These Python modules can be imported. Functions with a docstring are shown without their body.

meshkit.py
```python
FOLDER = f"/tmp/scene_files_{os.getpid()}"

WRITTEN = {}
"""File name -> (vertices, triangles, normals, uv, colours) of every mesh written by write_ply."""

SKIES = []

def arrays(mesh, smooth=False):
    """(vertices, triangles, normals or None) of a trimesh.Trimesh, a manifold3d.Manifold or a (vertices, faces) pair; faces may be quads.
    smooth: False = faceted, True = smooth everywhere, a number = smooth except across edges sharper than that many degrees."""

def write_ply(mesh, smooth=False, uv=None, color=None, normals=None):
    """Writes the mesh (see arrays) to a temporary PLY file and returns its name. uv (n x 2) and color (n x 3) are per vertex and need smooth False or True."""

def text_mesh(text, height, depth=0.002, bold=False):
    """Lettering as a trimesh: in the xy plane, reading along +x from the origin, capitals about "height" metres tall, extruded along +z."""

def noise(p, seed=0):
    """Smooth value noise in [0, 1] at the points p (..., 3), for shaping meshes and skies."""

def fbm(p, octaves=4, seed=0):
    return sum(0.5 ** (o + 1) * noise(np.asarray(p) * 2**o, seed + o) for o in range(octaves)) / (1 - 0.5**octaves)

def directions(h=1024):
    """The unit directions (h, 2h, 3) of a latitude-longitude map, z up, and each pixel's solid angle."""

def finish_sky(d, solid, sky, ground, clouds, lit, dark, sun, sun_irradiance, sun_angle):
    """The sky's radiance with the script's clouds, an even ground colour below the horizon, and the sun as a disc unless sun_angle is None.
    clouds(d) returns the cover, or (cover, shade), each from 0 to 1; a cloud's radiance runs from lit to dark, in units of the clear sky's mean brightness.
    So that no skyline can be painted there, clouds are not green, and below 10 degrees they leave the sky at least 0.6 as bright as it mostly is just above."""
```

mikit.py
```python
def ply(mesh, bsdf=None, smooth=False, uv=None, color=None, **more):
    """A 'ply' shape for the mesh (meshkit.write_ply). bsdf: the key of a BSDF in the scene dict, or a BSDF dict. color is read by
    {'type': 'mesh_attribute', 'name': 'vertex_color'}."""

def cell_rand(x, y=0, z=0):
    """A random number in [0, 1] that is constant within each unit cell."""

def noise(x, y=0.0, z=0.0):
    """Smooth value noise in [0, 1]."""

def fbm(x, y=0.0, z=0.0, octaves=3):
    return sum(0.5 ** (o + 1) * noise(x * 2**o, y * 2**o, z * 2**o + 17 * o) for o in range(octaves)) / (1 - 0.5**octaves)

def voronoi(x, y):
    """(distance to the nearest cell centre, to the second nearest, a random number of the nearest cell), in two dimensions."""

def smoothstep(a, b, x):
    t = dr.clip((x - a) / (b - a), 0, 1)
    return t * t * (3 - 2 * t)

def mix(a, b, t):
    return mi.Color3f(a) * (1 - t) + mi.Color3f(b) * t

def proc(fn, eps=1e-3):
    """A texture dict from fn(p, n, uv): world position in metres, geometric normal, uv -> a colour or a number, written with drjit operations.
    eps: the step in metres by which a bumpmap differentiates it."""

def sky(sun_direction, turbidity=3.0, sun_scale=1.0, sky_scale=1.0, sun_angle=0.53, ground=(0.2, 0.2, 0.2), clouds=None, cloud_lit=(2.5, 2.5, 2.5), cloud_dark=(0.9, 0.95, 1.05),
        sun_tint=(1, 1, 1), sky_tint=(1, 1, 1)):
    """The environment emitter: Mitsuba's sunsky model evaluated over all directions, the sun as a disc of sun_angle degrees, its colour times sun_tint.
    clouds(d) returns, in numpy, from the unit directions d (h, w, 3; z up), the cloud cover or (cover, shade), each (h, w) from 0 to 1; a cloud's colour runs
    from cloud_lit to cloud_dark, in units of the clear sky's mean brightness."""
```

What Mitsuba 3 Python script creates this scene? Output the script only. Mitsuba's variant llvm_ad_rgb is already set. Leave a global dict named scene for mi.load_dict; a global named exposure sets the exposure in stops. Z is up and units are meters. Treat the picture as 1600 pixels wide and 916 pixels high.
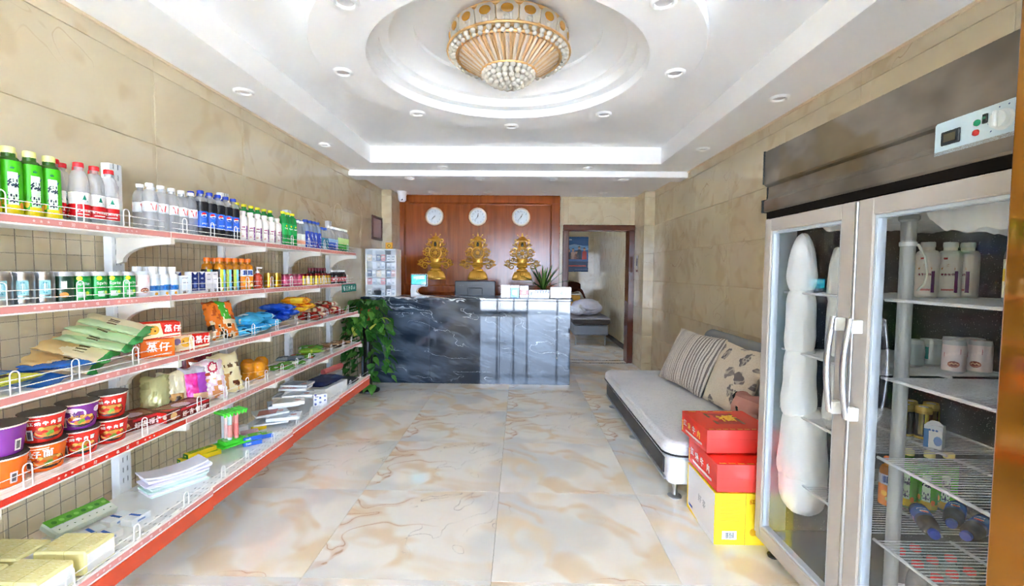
import math, random
import numpy as np, trimesh, mitsuba as mi, drjit as dr
import mikit, meshkit
from mikit import noise, fbm, voronoi, cell_rand, smoothstep, mix, proc

T = mi.ScalarTransform4f
scene, labels = {}, {}
PI = math.pi

# ------------------------------------------------------------------ camera, daylight, exposure
CAM = np.array([0.0, 0.0, 1.40])
scene['camera'] = {'type': 'perspective', 'fov': 2 * math.degrees(math.atan(800 / 700)), 'fov_axis': 'x', 'near_clip': 0.02,
                   'to_world': T().look_at(origin=CAM.tolist(), target=(CAM + [-0.0166, 0.9987, -0.0486]).tolist(), up=[-0.0103, 0.0485, 0.9988])}
scene['sky'] = mikit.sky((0.25, 0.55, 0.95), turbidity=3.5, sun_scale=1.0, sky_scale=1.0, ground=(0.45, 0.45, 0.45), sun_tint=(0.85, 1.07, 1.46), sky_tint=(0.83, 1.04, 1.34),
                         clouds=lambda d: (np.clip(0.55 + 0.6 * meshkit.fbm(d * 3.0, 3), 0, 1), 0.25 * meshkit.fbm(d * 5.0, 3)),
                         cloud_lit=(2.17, 2.72, 3.65), cloud_dark=(1.47, 1.85, 2.5))
exposure = 5.82

# ------------------------------------------------------------------ helpers
def hexc(h):
    h = h.lstrip('#'); c = np.array([int(h[i:i + 2], 16) for i in (0, 2, 4)]) / 255.0
    return np.where(c <= 0.04045, c / 12.92, ((c + 0.055) / 1.055) ** 2.4)
def rgb(h): return {'type': 'rgb', 'value': [float(x) for x in (hexc(h) if isinstance(h, str) else h)]}
def C(c): return hexc(c) if isinstance(c, str) else np.asarray(c, float)

def corner_normals(V, F, ang):
    fn = np.cross(V[F[:, 1]] - V[F[:, 0]], V[F[:, 2]] - V[F[:, 0]])
    un = fn / np.maximum(np.linalg.norm(fn, axis=1, keepdims=True), 1e-30)
    _, vid = np.unique(np.round(V * 1e5).astype(np.int64), axis=0, return_inverse=True)
    vid = vid.reshape(-1)
    cv = vid[F].reshape(-1); face = np.repeat(np.arange(len(F)), 3)
    order = np.argsort(cv, kind='stable'); sv = cv[order]
    start = np.searchsorted(sv, cv, 'left'); cnt = np.searchsorted(sv, cv, 'right') - start
    rep = np.repeat(np.arange(len(cv)), cnt)
    off = np.arange(len(rep)) - np.repeat(np.cumsum(cnt) - cnt, cnt)
    other = face[order[start[rep] + off]]
    ok = (un[face[rep]] * un[other]).sum(1) > math.cos(math.radians(ang))
    N = np.zeros((len(cv), 3)); np.add.at(N, rep[ok], fn[other[ok]])
    return N / np.maximum(np.linalg.norm(N, axis=1, keepdims=True), 1e-30)

class Mesh:
    def __init__(s): s.V, s.F, s.K, s.n = [], [], [], 0
    def add(s, v, f, col=(0.5, 0.5, 0.5)):
        v, f = np.asarray(v, float), np.asarray(f, int)
        col = C(col)
        if f.shape[1] == 4:
            if col.ndim == 2: col = np.vstack([col, col])
            f = np.vstack([f[:, [0, 1, 2]], f[:, [0, 2, 3]]])
        s.V.append(v); s.F.append(f + s.n); s.n += len(v)
        s.K.append(np.broadcast_to(col, (len(f), 3)))
        return s
    def tm(s, m, col=(0.5, 0.5, 0.5)): return s.add(m.vertices, m.faces, col)
    def join(s, o, M=None, col=None):
        for v, f, k in o.raw(): s.add(v if M is None else v @ M[:3, :3].T + M[:3, 3], f, k if col is None else col)
        return s
    def raw(s):
        V, F, K = s.arr(); return [(V, F, K)]
    def arr(s): return np.vstack(s.V), np.vstack(s.F), np.vstack(s.K)
    def box(s, x0, x1, y0, y1, z0, z1, col=(0.5, 0.5, 0.5), b=0.0):
        lo, hi = np.array([x0, y0, z0], float), np.array([x1, y1, z1], float)
        if b <= 0:
            q = np.array([[x, y, z] for x in (0, 1) for y in (0, 1) for z in (0, 1)], float)
            f = [[0, 1, 3, 2], [4, 6, 7, 5], [0, 4, 5, 1], [2, 3, 7, 6], [0, 2, 6, 4], [1, 5, 7, 3]]
            return s.add(lo + q * (hi - lo), f, col)
        b = min(b, 0.49 * (hi - lo).min())
        pts = [np.where(np.array(c) > 0, hi - b, lo + b) + np.array(c) * e for c in
               [(x, y, z) for x in (-1, 1) for y in (-1, 1) for z in (-1, 1)] for e in (np.array([b, 0, 0]), np.array([0, b, 0]), np.array([0, 0, b]))]
        h = trimesh.convex.convex_hull(np.array(pts)); return s.add(h.vertices, h.faces, col)
    def lathe(s, prof, n=16, cols=None, cap=True, ctr=(0, 0), flat=1.0, closed=False):
        """prof: (r, z) from the bottom up; cols: one colour, or one per segment"""
        p = np.array(prof, float); a = np.arange(n) * 2 * PI / n
        v = np.stack([ctr[0] + p[:, None, 0] * np.cos(a), ctr[1] + flat * p[:, None, 0] * np.sin(a), np.repeat(p[:, 1:2], n, 1)], -1).reshape(-1, 3)
        f, k = [], []
        cc = [C(c) for c in cols] if isinstance(cols, (list, tuple)) and len(cols) and not np.isscalar(cols[0]) else [C(cols if cols is not None else (0.5,) * 3)] * (len(p) - 1)
        j = np.arange(n)
        for i in range(len(p) - 1):
            f.append(np.stack([i * n + j, i * n + (j + 1) % n, (i + 1) * n + (j + 1) % n, (i + 1) * n + j], 1)); k.append(np.tile(cc[i], (n, 1)))
        s.add(v, np.vstack(f), np.vstack(k))
        if cap:
            for i, sg in ((0, -1), (len(p) - 1, 1)):
                if p[i, 0] > 1e-5:
                    w = np.vstack([v[i * n:(i + 1) * n], [[ctr[0], ctr[1], p[i, 1]]]])
                    t = np.stack([j, (j + 1) % n, np.full(n, n)], 1)
                    s.add(w, t if sg > 0 else t[:, ::-1], cc[0] if i == 0 else cc[-1])
        return s
    def tube(s, pts, r, n=6, col=(0.5, 0.5, 0.5), cap=True):
        p = np.asarray(pts, float); t = np.gradient(p, axis=0); t /= np.linalg.norm(t, axis=1, keepdims=True) + 1e-12
        ref = np.array([0.0, 0, 1]) if abs(t[0, 2]) < 0.9 else np.array([1.0, 0, 0]); A = []
        u = np.cross(t[0], ref)
        for q in t:
            u = u - q * (u @ q); u = u / (np.linalg.norm(u) + 1e-12); A.append(u)
        A = np.array(A); B = np.cross(t, A); a = np.arange(n) * 2 * PI / n
        r = np.broadcast_to(r, (len(p),))
        v = (p[:, None] + r[:, None, None] * (np.cos(a)[None, :, None] * A[:, None] + np.sin(a)[None, :, None] * B[:, None])).reshape(-1, 3)
        i, j = [q.reshape(-1) for q in np.meshgrid(np.arange(len(p) - 1), np.arange(n), indexing='ij')]
        s.add(v, np.stack([i * n + j, (i + 1) * n + j, (i + 1) * n + (j + 1) % n, i * n + (j + 1) % n], 1)[:, ::-1], col)
        if cap:
            e = np.arange(1, n - 1)
            s.add(v[:n], np.stack([0 * e, e + 1, e], 1), col); s.add(v[-n:], np.stack([0 * e, e, e + 1], 1), col)
        return s
    def prism(s, poly, d0, d1, col=(0.5, 0.5, 0.5), axes=(0, 1, 2)):
        """a polygon (concave allowed) in two axes, extruded along the third"""
        from shapely.geometry import Polygon
        m = trimesh.creation.extrude_polygon(Polygon(poly), d1 - d0, engine='earcut')
        v = np.zeros_like(m.vertices); f = m.faces
        v[:, axes[0]], v[:, axes[1]], v[:, axes[2]] = m.vertices[:, 0], m.vertices[:, 1], m.vertices[:, 2] + d0
        if np.linalg.det(np.eye(3)[list(axes)]) < 0: f = f[:, ::-1]
        return s.add(v, f, col)
    def ball(s, c, r, col=(0.5, 0.5, 0.5), sub=2, sc=(1, 1, 1)):
        m = trimesh.creation.icosphere(sub, 1.0); return s.add(m.vertices * r * np.array(sc) + np.array(c), m.faces, col)
    # flat print: 2D shapes laid on a surface through the map fn(u, v) -> points
    def rect(s, u0, u1, v0, v1, fn, col, n=1):
        u = np.linspace(u0, u1, n + 1); v = np.vstack([fn(u, np.full(n + 1, v0)), fn(u, np.full(n + 1, v1))]); j = np.arange(n)
        return s.add(v, np.stack([j, j + 1, n + 2 + j, n + 1 + j], 1), col)
    def disc(s, u, v, ru, fn, col, rv=None, n=14, a0=0.0, a1=2 * PI):
        a = np.linspace(a0, a1, n + 1); uu = np.append(u + ru * np.cos(a), u); vv = np.append(v + (rv or ru) * np.sin(a), v)
        j = np.arange(n); return s.add(fn(uu, vv), np.stack([j, j + 1, np.full(n, n + 1)], 1), col)
    def poly2(s, pts, fn, col):
        p = np.array(pts, float); j = np.arange(1, len(p) - 1); return s.add(fn(p[:, 0], p[:, 1]), np.stack([0 * j, j, j + 1], 1), col)
    def strokes(s, txt, u, v, h, fn, col, w=None, step=(1.12, 0)):
        """characters from GLYPH; (u, v) the lower left corner of the first"""
        w = (w or 0.10) * h
        for i, ch in enumerate(txt):
            for st in GLYPH.get(ch, '').split(';'):
                p = [np.array([float(x) for x in q.split(',')]) * h / 10 for q in st.split()]
                for a, b in zip(p[:-1], p[1:]):
                    d = b - a; L = np.hypot(*d)
                    if L < 1e-9: continue
                    d = d / L; o = np.array([-d[1], d[0]]) * w / 2; a2, b2 = a - d * w * 0.4, b + d * w * 0.4
                    q = np.array([a2 - o, b2 - o, b2 + o, a2 + o]) + [u + i * step[0] * h, v + i * step[1] * h]
                    s.add(fn(q[:, 0], q[:, 1]), [[0, 1, 2, 3]], col)
        return s
    def latin(s, txt, u, v, h, fn, col, bold=False):
        m = TEXTS.get((txt, h, bold))
        if m is None: m = TEXTS[(txt, h, bold)] = meshkit.text_mesh(txt, h, 0.0005, bold)
        keep = m.face_normals[:, 2] > 0.5
        p = m.vertices; return s.add(fn(p[:, 0] + u, p[:, 1] + v), m.faces[keep], col)
    def ply(s, bsdf, ang=38, **kw):
        V, F, K = s.arr()
        V2 = V[F].reshape(-1, 3); F2 = np.arange(len(V2)).reshape(-1, 3); col = np.repeat(K, 3, 0)
        nrm = None if not ang else corner_normals(V, F, ang)
        if nrm is not None:
            key = np.hstack([np.round(V2 * 2e5), np.round(nrm * 500), np.round(col * 2000)]).astype(np.int64)
            _, idx, inv = np.unique(key, axis=0, return_index=True, return_inverse=True)
            V2, nrm, col, F2 = V2[idx], nrm[idx], col[idx], inv.reshape(-1)[F2]
        q = np.round(np.sqrt(np.clip(col, 0, 1)) * 255); uv = np.stack([(q[:, 0] * 256 + q[:, 1]) / 65536.0, q[:, 2] / 256.0], 1)
        path = meshkit.write_ply((V2, F2), False, uv, None, normals=nrm)
        return {'type': 'ply', 'filename': path, 'face_normals': nrm is None, 'bsdf': {'type': 'ref', 'id': bsdf}, **kw}
TEXTS = {}
def cyl(r, z0=0.0, a0=0.0, e=0.0006):
    rf = r if callable(r) else (lambda v: r + 0 * v)
    def fn(u, v):
        u, v = np.asarray(u, float), np.asarray(v, float); rr = rf(v + z0) + e; a = a0 + u / rf(z0 + 0 * v)
        return np.stack([rr * np.cos(a), rr * np.sin(a), v + z0], -1)
    return fn
def face(o, ex, ey, e=0.0006):
    o, ex, ey = np.array(o, float), np.array(ex, float), np.array(ey, float); n = np.cross(ex, ey); n /= np.linalg.norm(n)
    return lambda u, v: o + n * e + np.asarray(u, float)[..., None] * ex + np.asarray(v, float)[..., None] * ey

def numbered(base, table):
    if base not in table: return base
    i = 1
    while f'{base}_{i:03d}' in table: i += 1
    return f'{base}_{i:03d}'
NAMES, COUNT = set(), {}
def uniq(base):
    k = COUNT.get(base, -1) + 1; COUNT[base] = k
    return base if k == 0 else f'{base}_{k:03d}'
def thing(base, label, cat, group=None, kind=None):
    key = uniq(base); labels[key] = {'label': label, 'category': cat}
    if group: labels[key]['group'] = group
    if kind: labels[key]['kind'] = kind
    return key
def part(parent, base, shape, tw=None, label=None, kind=None):
    key = uniq(parent + '__' + base)
    scene[key] = dict(shape) if tw is None else {**shape, 'to_world': tw}
    if label or kind: labels[key] = {k: v for k, v in (('label', label), ('kind', kind)) if v}
    return key
def struct(key, shape, label, tw=None):
    if shape is not None: scene[key] = dict(shape) if tw is None else {**shape, 'to_world': tw}
    labels[key] = {'label': label, 'kind': 'structure'}
    return key
def stamp(proto, base, label, cat, group=None, tw=None):
    """one more individual of a prototype: [(part name, shape)] or [(part name, shape, [(sub-part, shape)])]"""
    key = thing(base, label, cat, group)
    for p in proto:
        k = part(key, p[0], p[1], tw)
        for q in (p[2] if len(p) > 2 else ()): part(k, q[0], q[1], tw)
    return key
def at(x, y, z, rz=0.0, s=1.0, rx=0.0, ry=0.0):
    t = T().translate([float(x), float(y), float(z)]).rotate([0, 0, 1], float(rz))
    if ry: t = t.rotate([0, 1, 0], float(ry))
    if rx: t = t.rotate([1, 0, 0], float(rx))
    return t.scale(float(s)) if s != 1.0 else t
ORD = ['first', 'second', 'third', 'fourth', 'fifth', 'sixth', 'seventh', 'eighth', 'ninth', 'tenth', 'eleventh', 'twelfth']

GLYPH = {
'绿': '3,9 1,6 3,6 1,3;1,2 4,3;5,9 8,9 8,7;5,7 8,7;4,5 9,5;7,5 7,1 6,1;5,4 6,3;4,2 6,3;9,4 8,3;8,3 9,1',
'茶': '1,8 9,8;3,9 3,7;7,9 7,7;5,7 1,4;5,7 9,4;2,3 8,3;5,5 5,0;4,2 2,1;6,2 8,1',
'农': '2,8 2,6;2,8 8,8 8,6;5,9 1,3;4,6 4,1 6,2;7,5 5,4;5,5 9,1', '夫': '2,7 8,7;1,5 9,5;5,9 5,5 1,1;5,5 9,1',
'山': '5,9 5,2;1,6 1,2 9,2 9,6', '泉': '5,9 4,8;3,8 7,8 7,5 3,5 3,8;3,6 7,6;5,5 5,0;4,3 1,1;2,4 4,4;7,4 5,3;5,3 9,1',
'红': '3,9 1,6 3,6 1,3 4,4;1,1 4,2;5,8 9,8;7,8 7,2;4,2 10,2', '烧': '1,7 1,5;3,8 3,4 1,1;3,4 4,2;4,6 4,5;5,8 9,7;7,9 8,5 9,5;4,5 9,6;5,4 9,4;6,4 5,1;8,4 8,1 9,1',
'牛': '3,9 1,6;2,7 8,7;1,4 9,4;5,9 5,0', '肉': '2,7 2,0;2,7 8,7 8,0 7,0;5,9 3,5;5,7 7,5;5,5 3,2;5,4 7,2',
'面': '1,9 9,9;5,9 4,7;2,7 8,7 8,0 2,0 2,7;4,7 4,0;6,7 6,0;4,5 6,5;4,2 6,2', '欢': '1,8 4,8 1,2;1,6 4,2;6,9 5,6;6,8 9,8 8,6;7,7 6,3 4,1;7,4 9,1',
'迎': '1,9 2,8;0,6 2,6 2,2;0,1 3,1 9,0;5,9 4,8 4,3 6,4;6,8 9,8 9,4 8,4;7,8 7,2', '光': '5,9 5,5;2,8 3,6;8,8 7,6;1,5 9,5;4,5 1,0;6,5 6,1 9,1 9,2',
'临': '1,8 1,2;3,9 3,0;5,9 4,6;5,8 9,8;6,7 7,6;4,5 9,5 9,1 4,1 4,5;6,5 6,1;4,3 9,3',
'超': '2,9 2,5;0,8 4,8;0,6 4,6;2,5 2,2;2,4 4,4;1,4 0,1;0,2 9,0;5,9 8,9 8,6;6,9 5,6;5,5 8,5 8,2 5,2 5,5', '市': '5,10 5,9;1,8 9,8;2,6 2,1;2,6 8,6 8,1;5,8 5,0',
'营': '1,8 9,8;3,9 3,7;7,9 7,7;1,5 1,6 9,6 9,5;3,5 7,5 7,4 3,4 3,5;2,3 8,3 8,0 2,0 2,3', '养': '3,9 4,8;7,9 6,8;2,8 8,8;3,6 7,6;1,5 9,5;5,8 5,5 1,2;5,5 9,2;4,3 3,0;6,3 6,0',
'快': '2,9 2,0;1,7 0,5;3,7 4,6;4,7 8,7 8,4;4,4 9,4;6,9 6,4 4,0;6,4 9,0', '线': '3,9 1,6 3,6 1,3;1,2 4,3;5,7 9,8;5,5 9,6;6,9 8,2 9,1 9,3;9,4 5,1;8,9 9,8',
'蒸': '1,9 9,9;3,10 3,8;7,10 7,8;3,7 7,7 5,6 5,3;2,6 4,6 1,3;8,6 6,5 9,3;2,2 8,2;1,1 2,0;4,1 4,0;6,1 6,0;8,1 9,0', '蛋': '2,9 8,9;5,9 4,6;5,8 7,8;3,8 1,5 9,5;3,4 7,4 7,2 3,2 3,4;5,5 5,0;2,0 8,0 9,1',
'仔': '3,9 1,5;2,7 2,0;4,8 9,8 7,6;7,6 7,0 6,0;4,4 10,4', '好': '2,9 1,3 4,0;0,6 4,6 2,2 0,0;5,8 9,8 7,6 7,0 6,0;5,4 10,4', '吉': '1,8 9,8;5,10 5,5;2,5 8,5;2,3 8,3 8,0 2,0 2,3',
'福': '1,9 2,8;0,7 4,7 0,3;2,5 2,0;5,9 10,9;5,7 9,7 9,5 5,5 5,7;5,4 9,4 9,0 5,0 5,4;7,4 7,0;5,2 9,2', '*': '',
}
def star(m, u, v, r, fn, col):
    a = PI / 2 + np.arange(10) * PI / 5; q = np.where(np.arange(10) % 2 == 0, r, r * 0.42)
    for i in range(10):
        j = (i + 1) % 10
        m.poly2([[u, v], [u + q[i] * math.cos(a[i]), v + q[i] * math.sin(a[i])], [u + q[j] * math.cos(a[j]), v + q[j] * math.sin(a[j])]], fn, col)

# ------------------------------------------------------------------ materials
def K(h): return tuple(float(x) for x in hexc(h))   # plain numbers for the procedural textures
def piece_colour(p, n, uv):
    # each piece of a mesh carries its own plain colour, packed into its texture coordinates by Mesh.ply
    a = dr.floor(uv.x * 65536.0 + 0.5); r = dr.floor((a + 0.5) / 256.0); g = a - r * 256.0; b = dr.floor(uv.y * 256.0 + 0.5)
    return mi.Color3f(dr.square(r / 255.0), dr.square(g / 255.0), dr.square(b / 255.0))
VC = proc(piece_colour)
def two(d): return {'type': 'twosided', 'bsdf': d}
def pr(col, rough, spec=0.5, **k): return two({'type': 'principled', 'base_color': col, 'roughness': rough, 'specular': spec, **k})
scene['gloss'] = pr(VC, 0.12, 0.5)
scene['satin'] = pr(VC, 0.35, 0.5)
scene['matte'] = two({'type': 'diffuse', 'reflectance': VC})
scene['metal'] = pr(VC, 0.22, 0.5, metallic=1.0)
scene['gilt'] = pr(VC, 0.24, 0.7, metallic=0.45)
scene['foil'] = pr(VC, 0.28, 0.6, metallic=0.25, clearcoat=0.6)
scene['crystal'] = {'type': 'blendbsdf', 'weight': 0.50, 'bsdf_0': {'type': 'thindielectric', 'int_ior': 1.6}, 'bsdf_1': pr(VC, 0.10, 0.9, clearcoat=1.0)}
scene['leafy'] = pr(VC, 0.33, 0.45)
scene['pane_glass'] = {'type': 'thindielectric', 'int_ior': 1.5}
scene['clear_plastic'] = {'type': 'blendbsdf', 'weight': 0.20, 'bsdf_0': {'type': 'thindielectric', 'int_ior': 1.5},
                          'bsdf_1': pr(rgb((0.86, 0.88, 0.90)), 0.10, 0.8)}
scene['tinted_plastic'] = {'type': 'blendbsdf', 'weight': 0.75, 'bsdf_0': {'type': 'thindielectric', 'int_ior': 1.45}, 'bsdf_1': pr(VC, 0.12, 0.6)}

def floor_col(p, n, uv):
    a, b = (p.x + 0.115) / 0.86, (p.y - 0.315) / 0.82
    i, j = dr.floor(a), dr.floor(b)
    k = dr.floor(cell_rand(i, j, 5) * 2.0) * 3.3
    x, y = (a - i) * 0.86 + k, (b - j) * 0.82
    w = fbm(x * 2.1, y * 2.1, 2.0, 3) - 0.5; w2 = fbm(x * 2.9 + 9, y * 2.9, 7.0, 3) - 0.5
    c = mix(K('#f1ece2'), K('#dddbd6'), smoothstep(0.40, 0.66, fbm(x * 2.2 + w, y * 2.2 + w2, 1.0, 3)))
    c = mix(c, K('#e6d2b0'), smoothstep(0.50, 0.86, fbm(x * 2.6 + 4 + w2 * 2, y * 3.6 + w * 2, 3.0, 3)) * 0.9)
    c = mix(c, K('#dcbf92'), smoothstep(0.58, 0.84, fbm(x * 5.0 + 7 + w2 * 3, y * 7.0 + x * 3 + w * 3, 5.0, 2)) * 0.6)
    m = smoothstep(0.50, 0.66, fbm(x * 2.0 + 31, y * 2.0, 8.0, 2))
    v = dr.abs(fbm(x * 1.5 + w * 2.2 + 3, y * 2.4 + w2 * 2.2 - x * 0.8, 11.0, 4) - 0.5)
    c = mix(c, K('#9a6234'), (1 - smoothstep(0.0, 0.006, v)) * m * 0.6)
    c = mix(c, K('#c99a62'), (1 - smoothstep(0.0, 0.035, v)) * m * 0.35)
    v = dr.abs(fbm(x * 2.4 + w2 * 2.6 + 23, y * 1.3 + w * 2.6, 15.0, 4) - 0.5)
    return mix(c, K('#857a74'), (1 - smoothstep(0.0, 0.005, v)) * (1 - m) * smoothstep(0.42, 0.55, fbm(x * 3 + 3, y * 3, 9.0, 2)) * 0.7)
scene['floor_marble'] = pr(proc(floor_col), 0.06, 0.6)
def wall_col(p, n, uv):
    x, y, z = p.x + 0 * p.z, p.y, p.z
    t = cell_rand(dr.floor((y - 0.08) / 0.78 + x), dr.floor((z - 0.11) / 0.39), 3)
    a, b = (x + y) + t * 5.0, z + t * 3.0
    w = fbm(a * 2.4, b * 2.4, 1.0, 3) - 0.5
    c = mix(K('#cabb9b'), K('#d5c9ad'), fbm(a * 4 + w, b * 4, 2.0, 2))
    c = mix(c, K('#bfaa82'), smoothstep(0.5, 0.8, fbm(a * 9 + w * 3, b * 9 + w * 3, 3.0, 2)) * 0.5)
    v = dr.abs(fbm(a * 1.7 + w * 2.4, b * 2.6 - w * 2.0, 6.0, 4) - 0.5)
    return mix(c, K('#a07f54'), (1 - smoothstep(0.0, 0.006, v)) * 0.6 * smoothstep(0.42, 0.6, fbm(a * 2.0 + 7, b * 2.0, 4.0, 2)))
scene['wall_marble'] = pr(proc(wall_col), 0.09, 0.5)
def counter_col(p, n, uv):
    a0, b0 = p.x + p.y * 0.7, p.z * 1.0
    a, b = a0 * 0.95 - b0 * 0.3, a0 * 0.3 + b0 * 0.95
    w = fbm(a * 1.6, b * 3.4, 1.0, 4) - 0.5
    c = mix(K('#1d2631'), K('#46525f'), smoothstep(0.34, 0.72, fbm(a * 2.2 + w * 2, b * 7, 2.0, 4)))
    c = mix(c, K('#66727e'), smoothstep(0.56, 0.85, fbm(a * 5 + 2, b * 22 + w * 6, 3.0, 4)) * 0.45)
    v = dr.abs(fbm(a * 0.9 + w * 1.6 + 5, b * 2.6 + w * 2.0, 9.0, 5) - 0.5)
    m = smoothstep(0.34, 0.56, fbm(a * 1.8 + 11, b * 3, 4.0, 3))
    c = mix(c, K('#e6eaec'), (1 - smoothstep(0.0, 0.014, v)) * m)
    v2 = dr.abs(fbm(a * 1.6 + w * 2.4 + 15, b * 6.0 + w * 3, 12.0, 5) - 0.5)
    return mix(c, K('#b4bdc4'), (1 - smoothstep(0.0, 0.013, v2)) * smoothstep(0.40, 0.58, fbm(a * 2.2 + 3, b * 3 + 8, 6.0, 2)) * 0.8)
scene['counter_marble'] = pr(proc(counter_col), 0.03, 0.55)
def wood_col(p, n, uv):
    t = cell_rand(dr.floor((p.x + 2.0) / 0.62), 0, 2)
    w = fbm(p.x * 3, p.z * 0.8 + t * 5, p.y, 2)
    g = fbm((p.x + p.y) * 26 + w * 3 + t * 20, p.z * 1.3, 1.0, 3)
    c = mix(K('#803a15'), K('#a05423'), g)
    return mix(c, K('#54230c'), smoothstep(0.5, 0.85, fbm((p.x + p.y) * 40, p.z * 2.0, 3.0, 3)) * 0.28)
scene['wood'] = pr(proc(wood_col), 0.16, 0.5)
def steel_col(p, n, uv):
    s = fbm(p.y * 3.0, p.z * 3.0, 1.0, 4); t = fbm(p.y * 9, p.z * 16, 2.0, 4)
    c = mix(K('#766e62'), K('#8c8478'), t)
    c = mix(c, K('#4e463b'), smoothstep(0.45, 0.7, s) * 0.6)
    return mix(c, K('#756138'), smoothstep(0.56, 0.72, fbm(p.y * 5 + 8, p.z * 7, 5.0, 3)) * 0.6)
scene['stained_steel'] = pr(proc(steel_col), 0.34, 0.5, metallic=0.65)
def ice_col(p, n, uv): return mix(K('#dfe6e6'), K('#f2f6f6'), fbm(p.y * 40 + p.x * 40, p.z * 5, 1.0, 3))
scene['ice'] = pr(proc(ice_col), 0.5, 0.4)
def speck_col(p, n, uv):
    s = noise(p.y * 240 + p.x * 90, p.z * 240, p.x * 200)
    c = mix(K('#1d2325'), K('#394244'), fbm(p.y * 6, p.z * 6, p.x * 6, 3))
    return mix(c, K('#9aa2a2'), smoothstep(0.80, 0.92, s) * 0.7)
scene['frosted_dark'] = pr(proc(speck_col), 0.5, 0.3)
def fabric_col(p, n, uv):
    g = fbm(p.x * 90, p.y * 90, p.z * 90, 2); s = fbm(p.x * 4, p.y * 4, p.z * 4, 3)
    return mix(mix(K('#c2c3c6'), K('#d9dada'), s), K('#a9abb0'), smoothstep(0.5, 0.8, g) * 0.35)
scene['sofa_fabric'] = pr(proc(fabric_col), 0.8, 0.15)
def stripe_col(p, n, uv):
    u = uv.x * 21.0 + (noise(uv.x * 9, uv.y * 4) - 0.5) * 0.6
    i = dr.floor(u); f = u - i; r = cell_rand(i, 0, 7)
    c = mix(K('#cfc7bb'), K('#ddd6cb'), noise(uv.x * 120, uv.y * 120))
    wdt = 0.08 + 0.26 * cell_rand(i, 1, 3)
    b = smoothstep(0.5 - wdt, 0.5 - wdt + 0.06, f) * (1 - smoothstep(0.5 + wdt - 0.06, 0.5 + wdt, f))
    return mix(c, mix(K('#4b4340'), K('#9c9088'), r), b * 0.9)
scene['striped_cloth'] = pr(proc(stripe_col), 0.85, 0.1)
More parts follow.
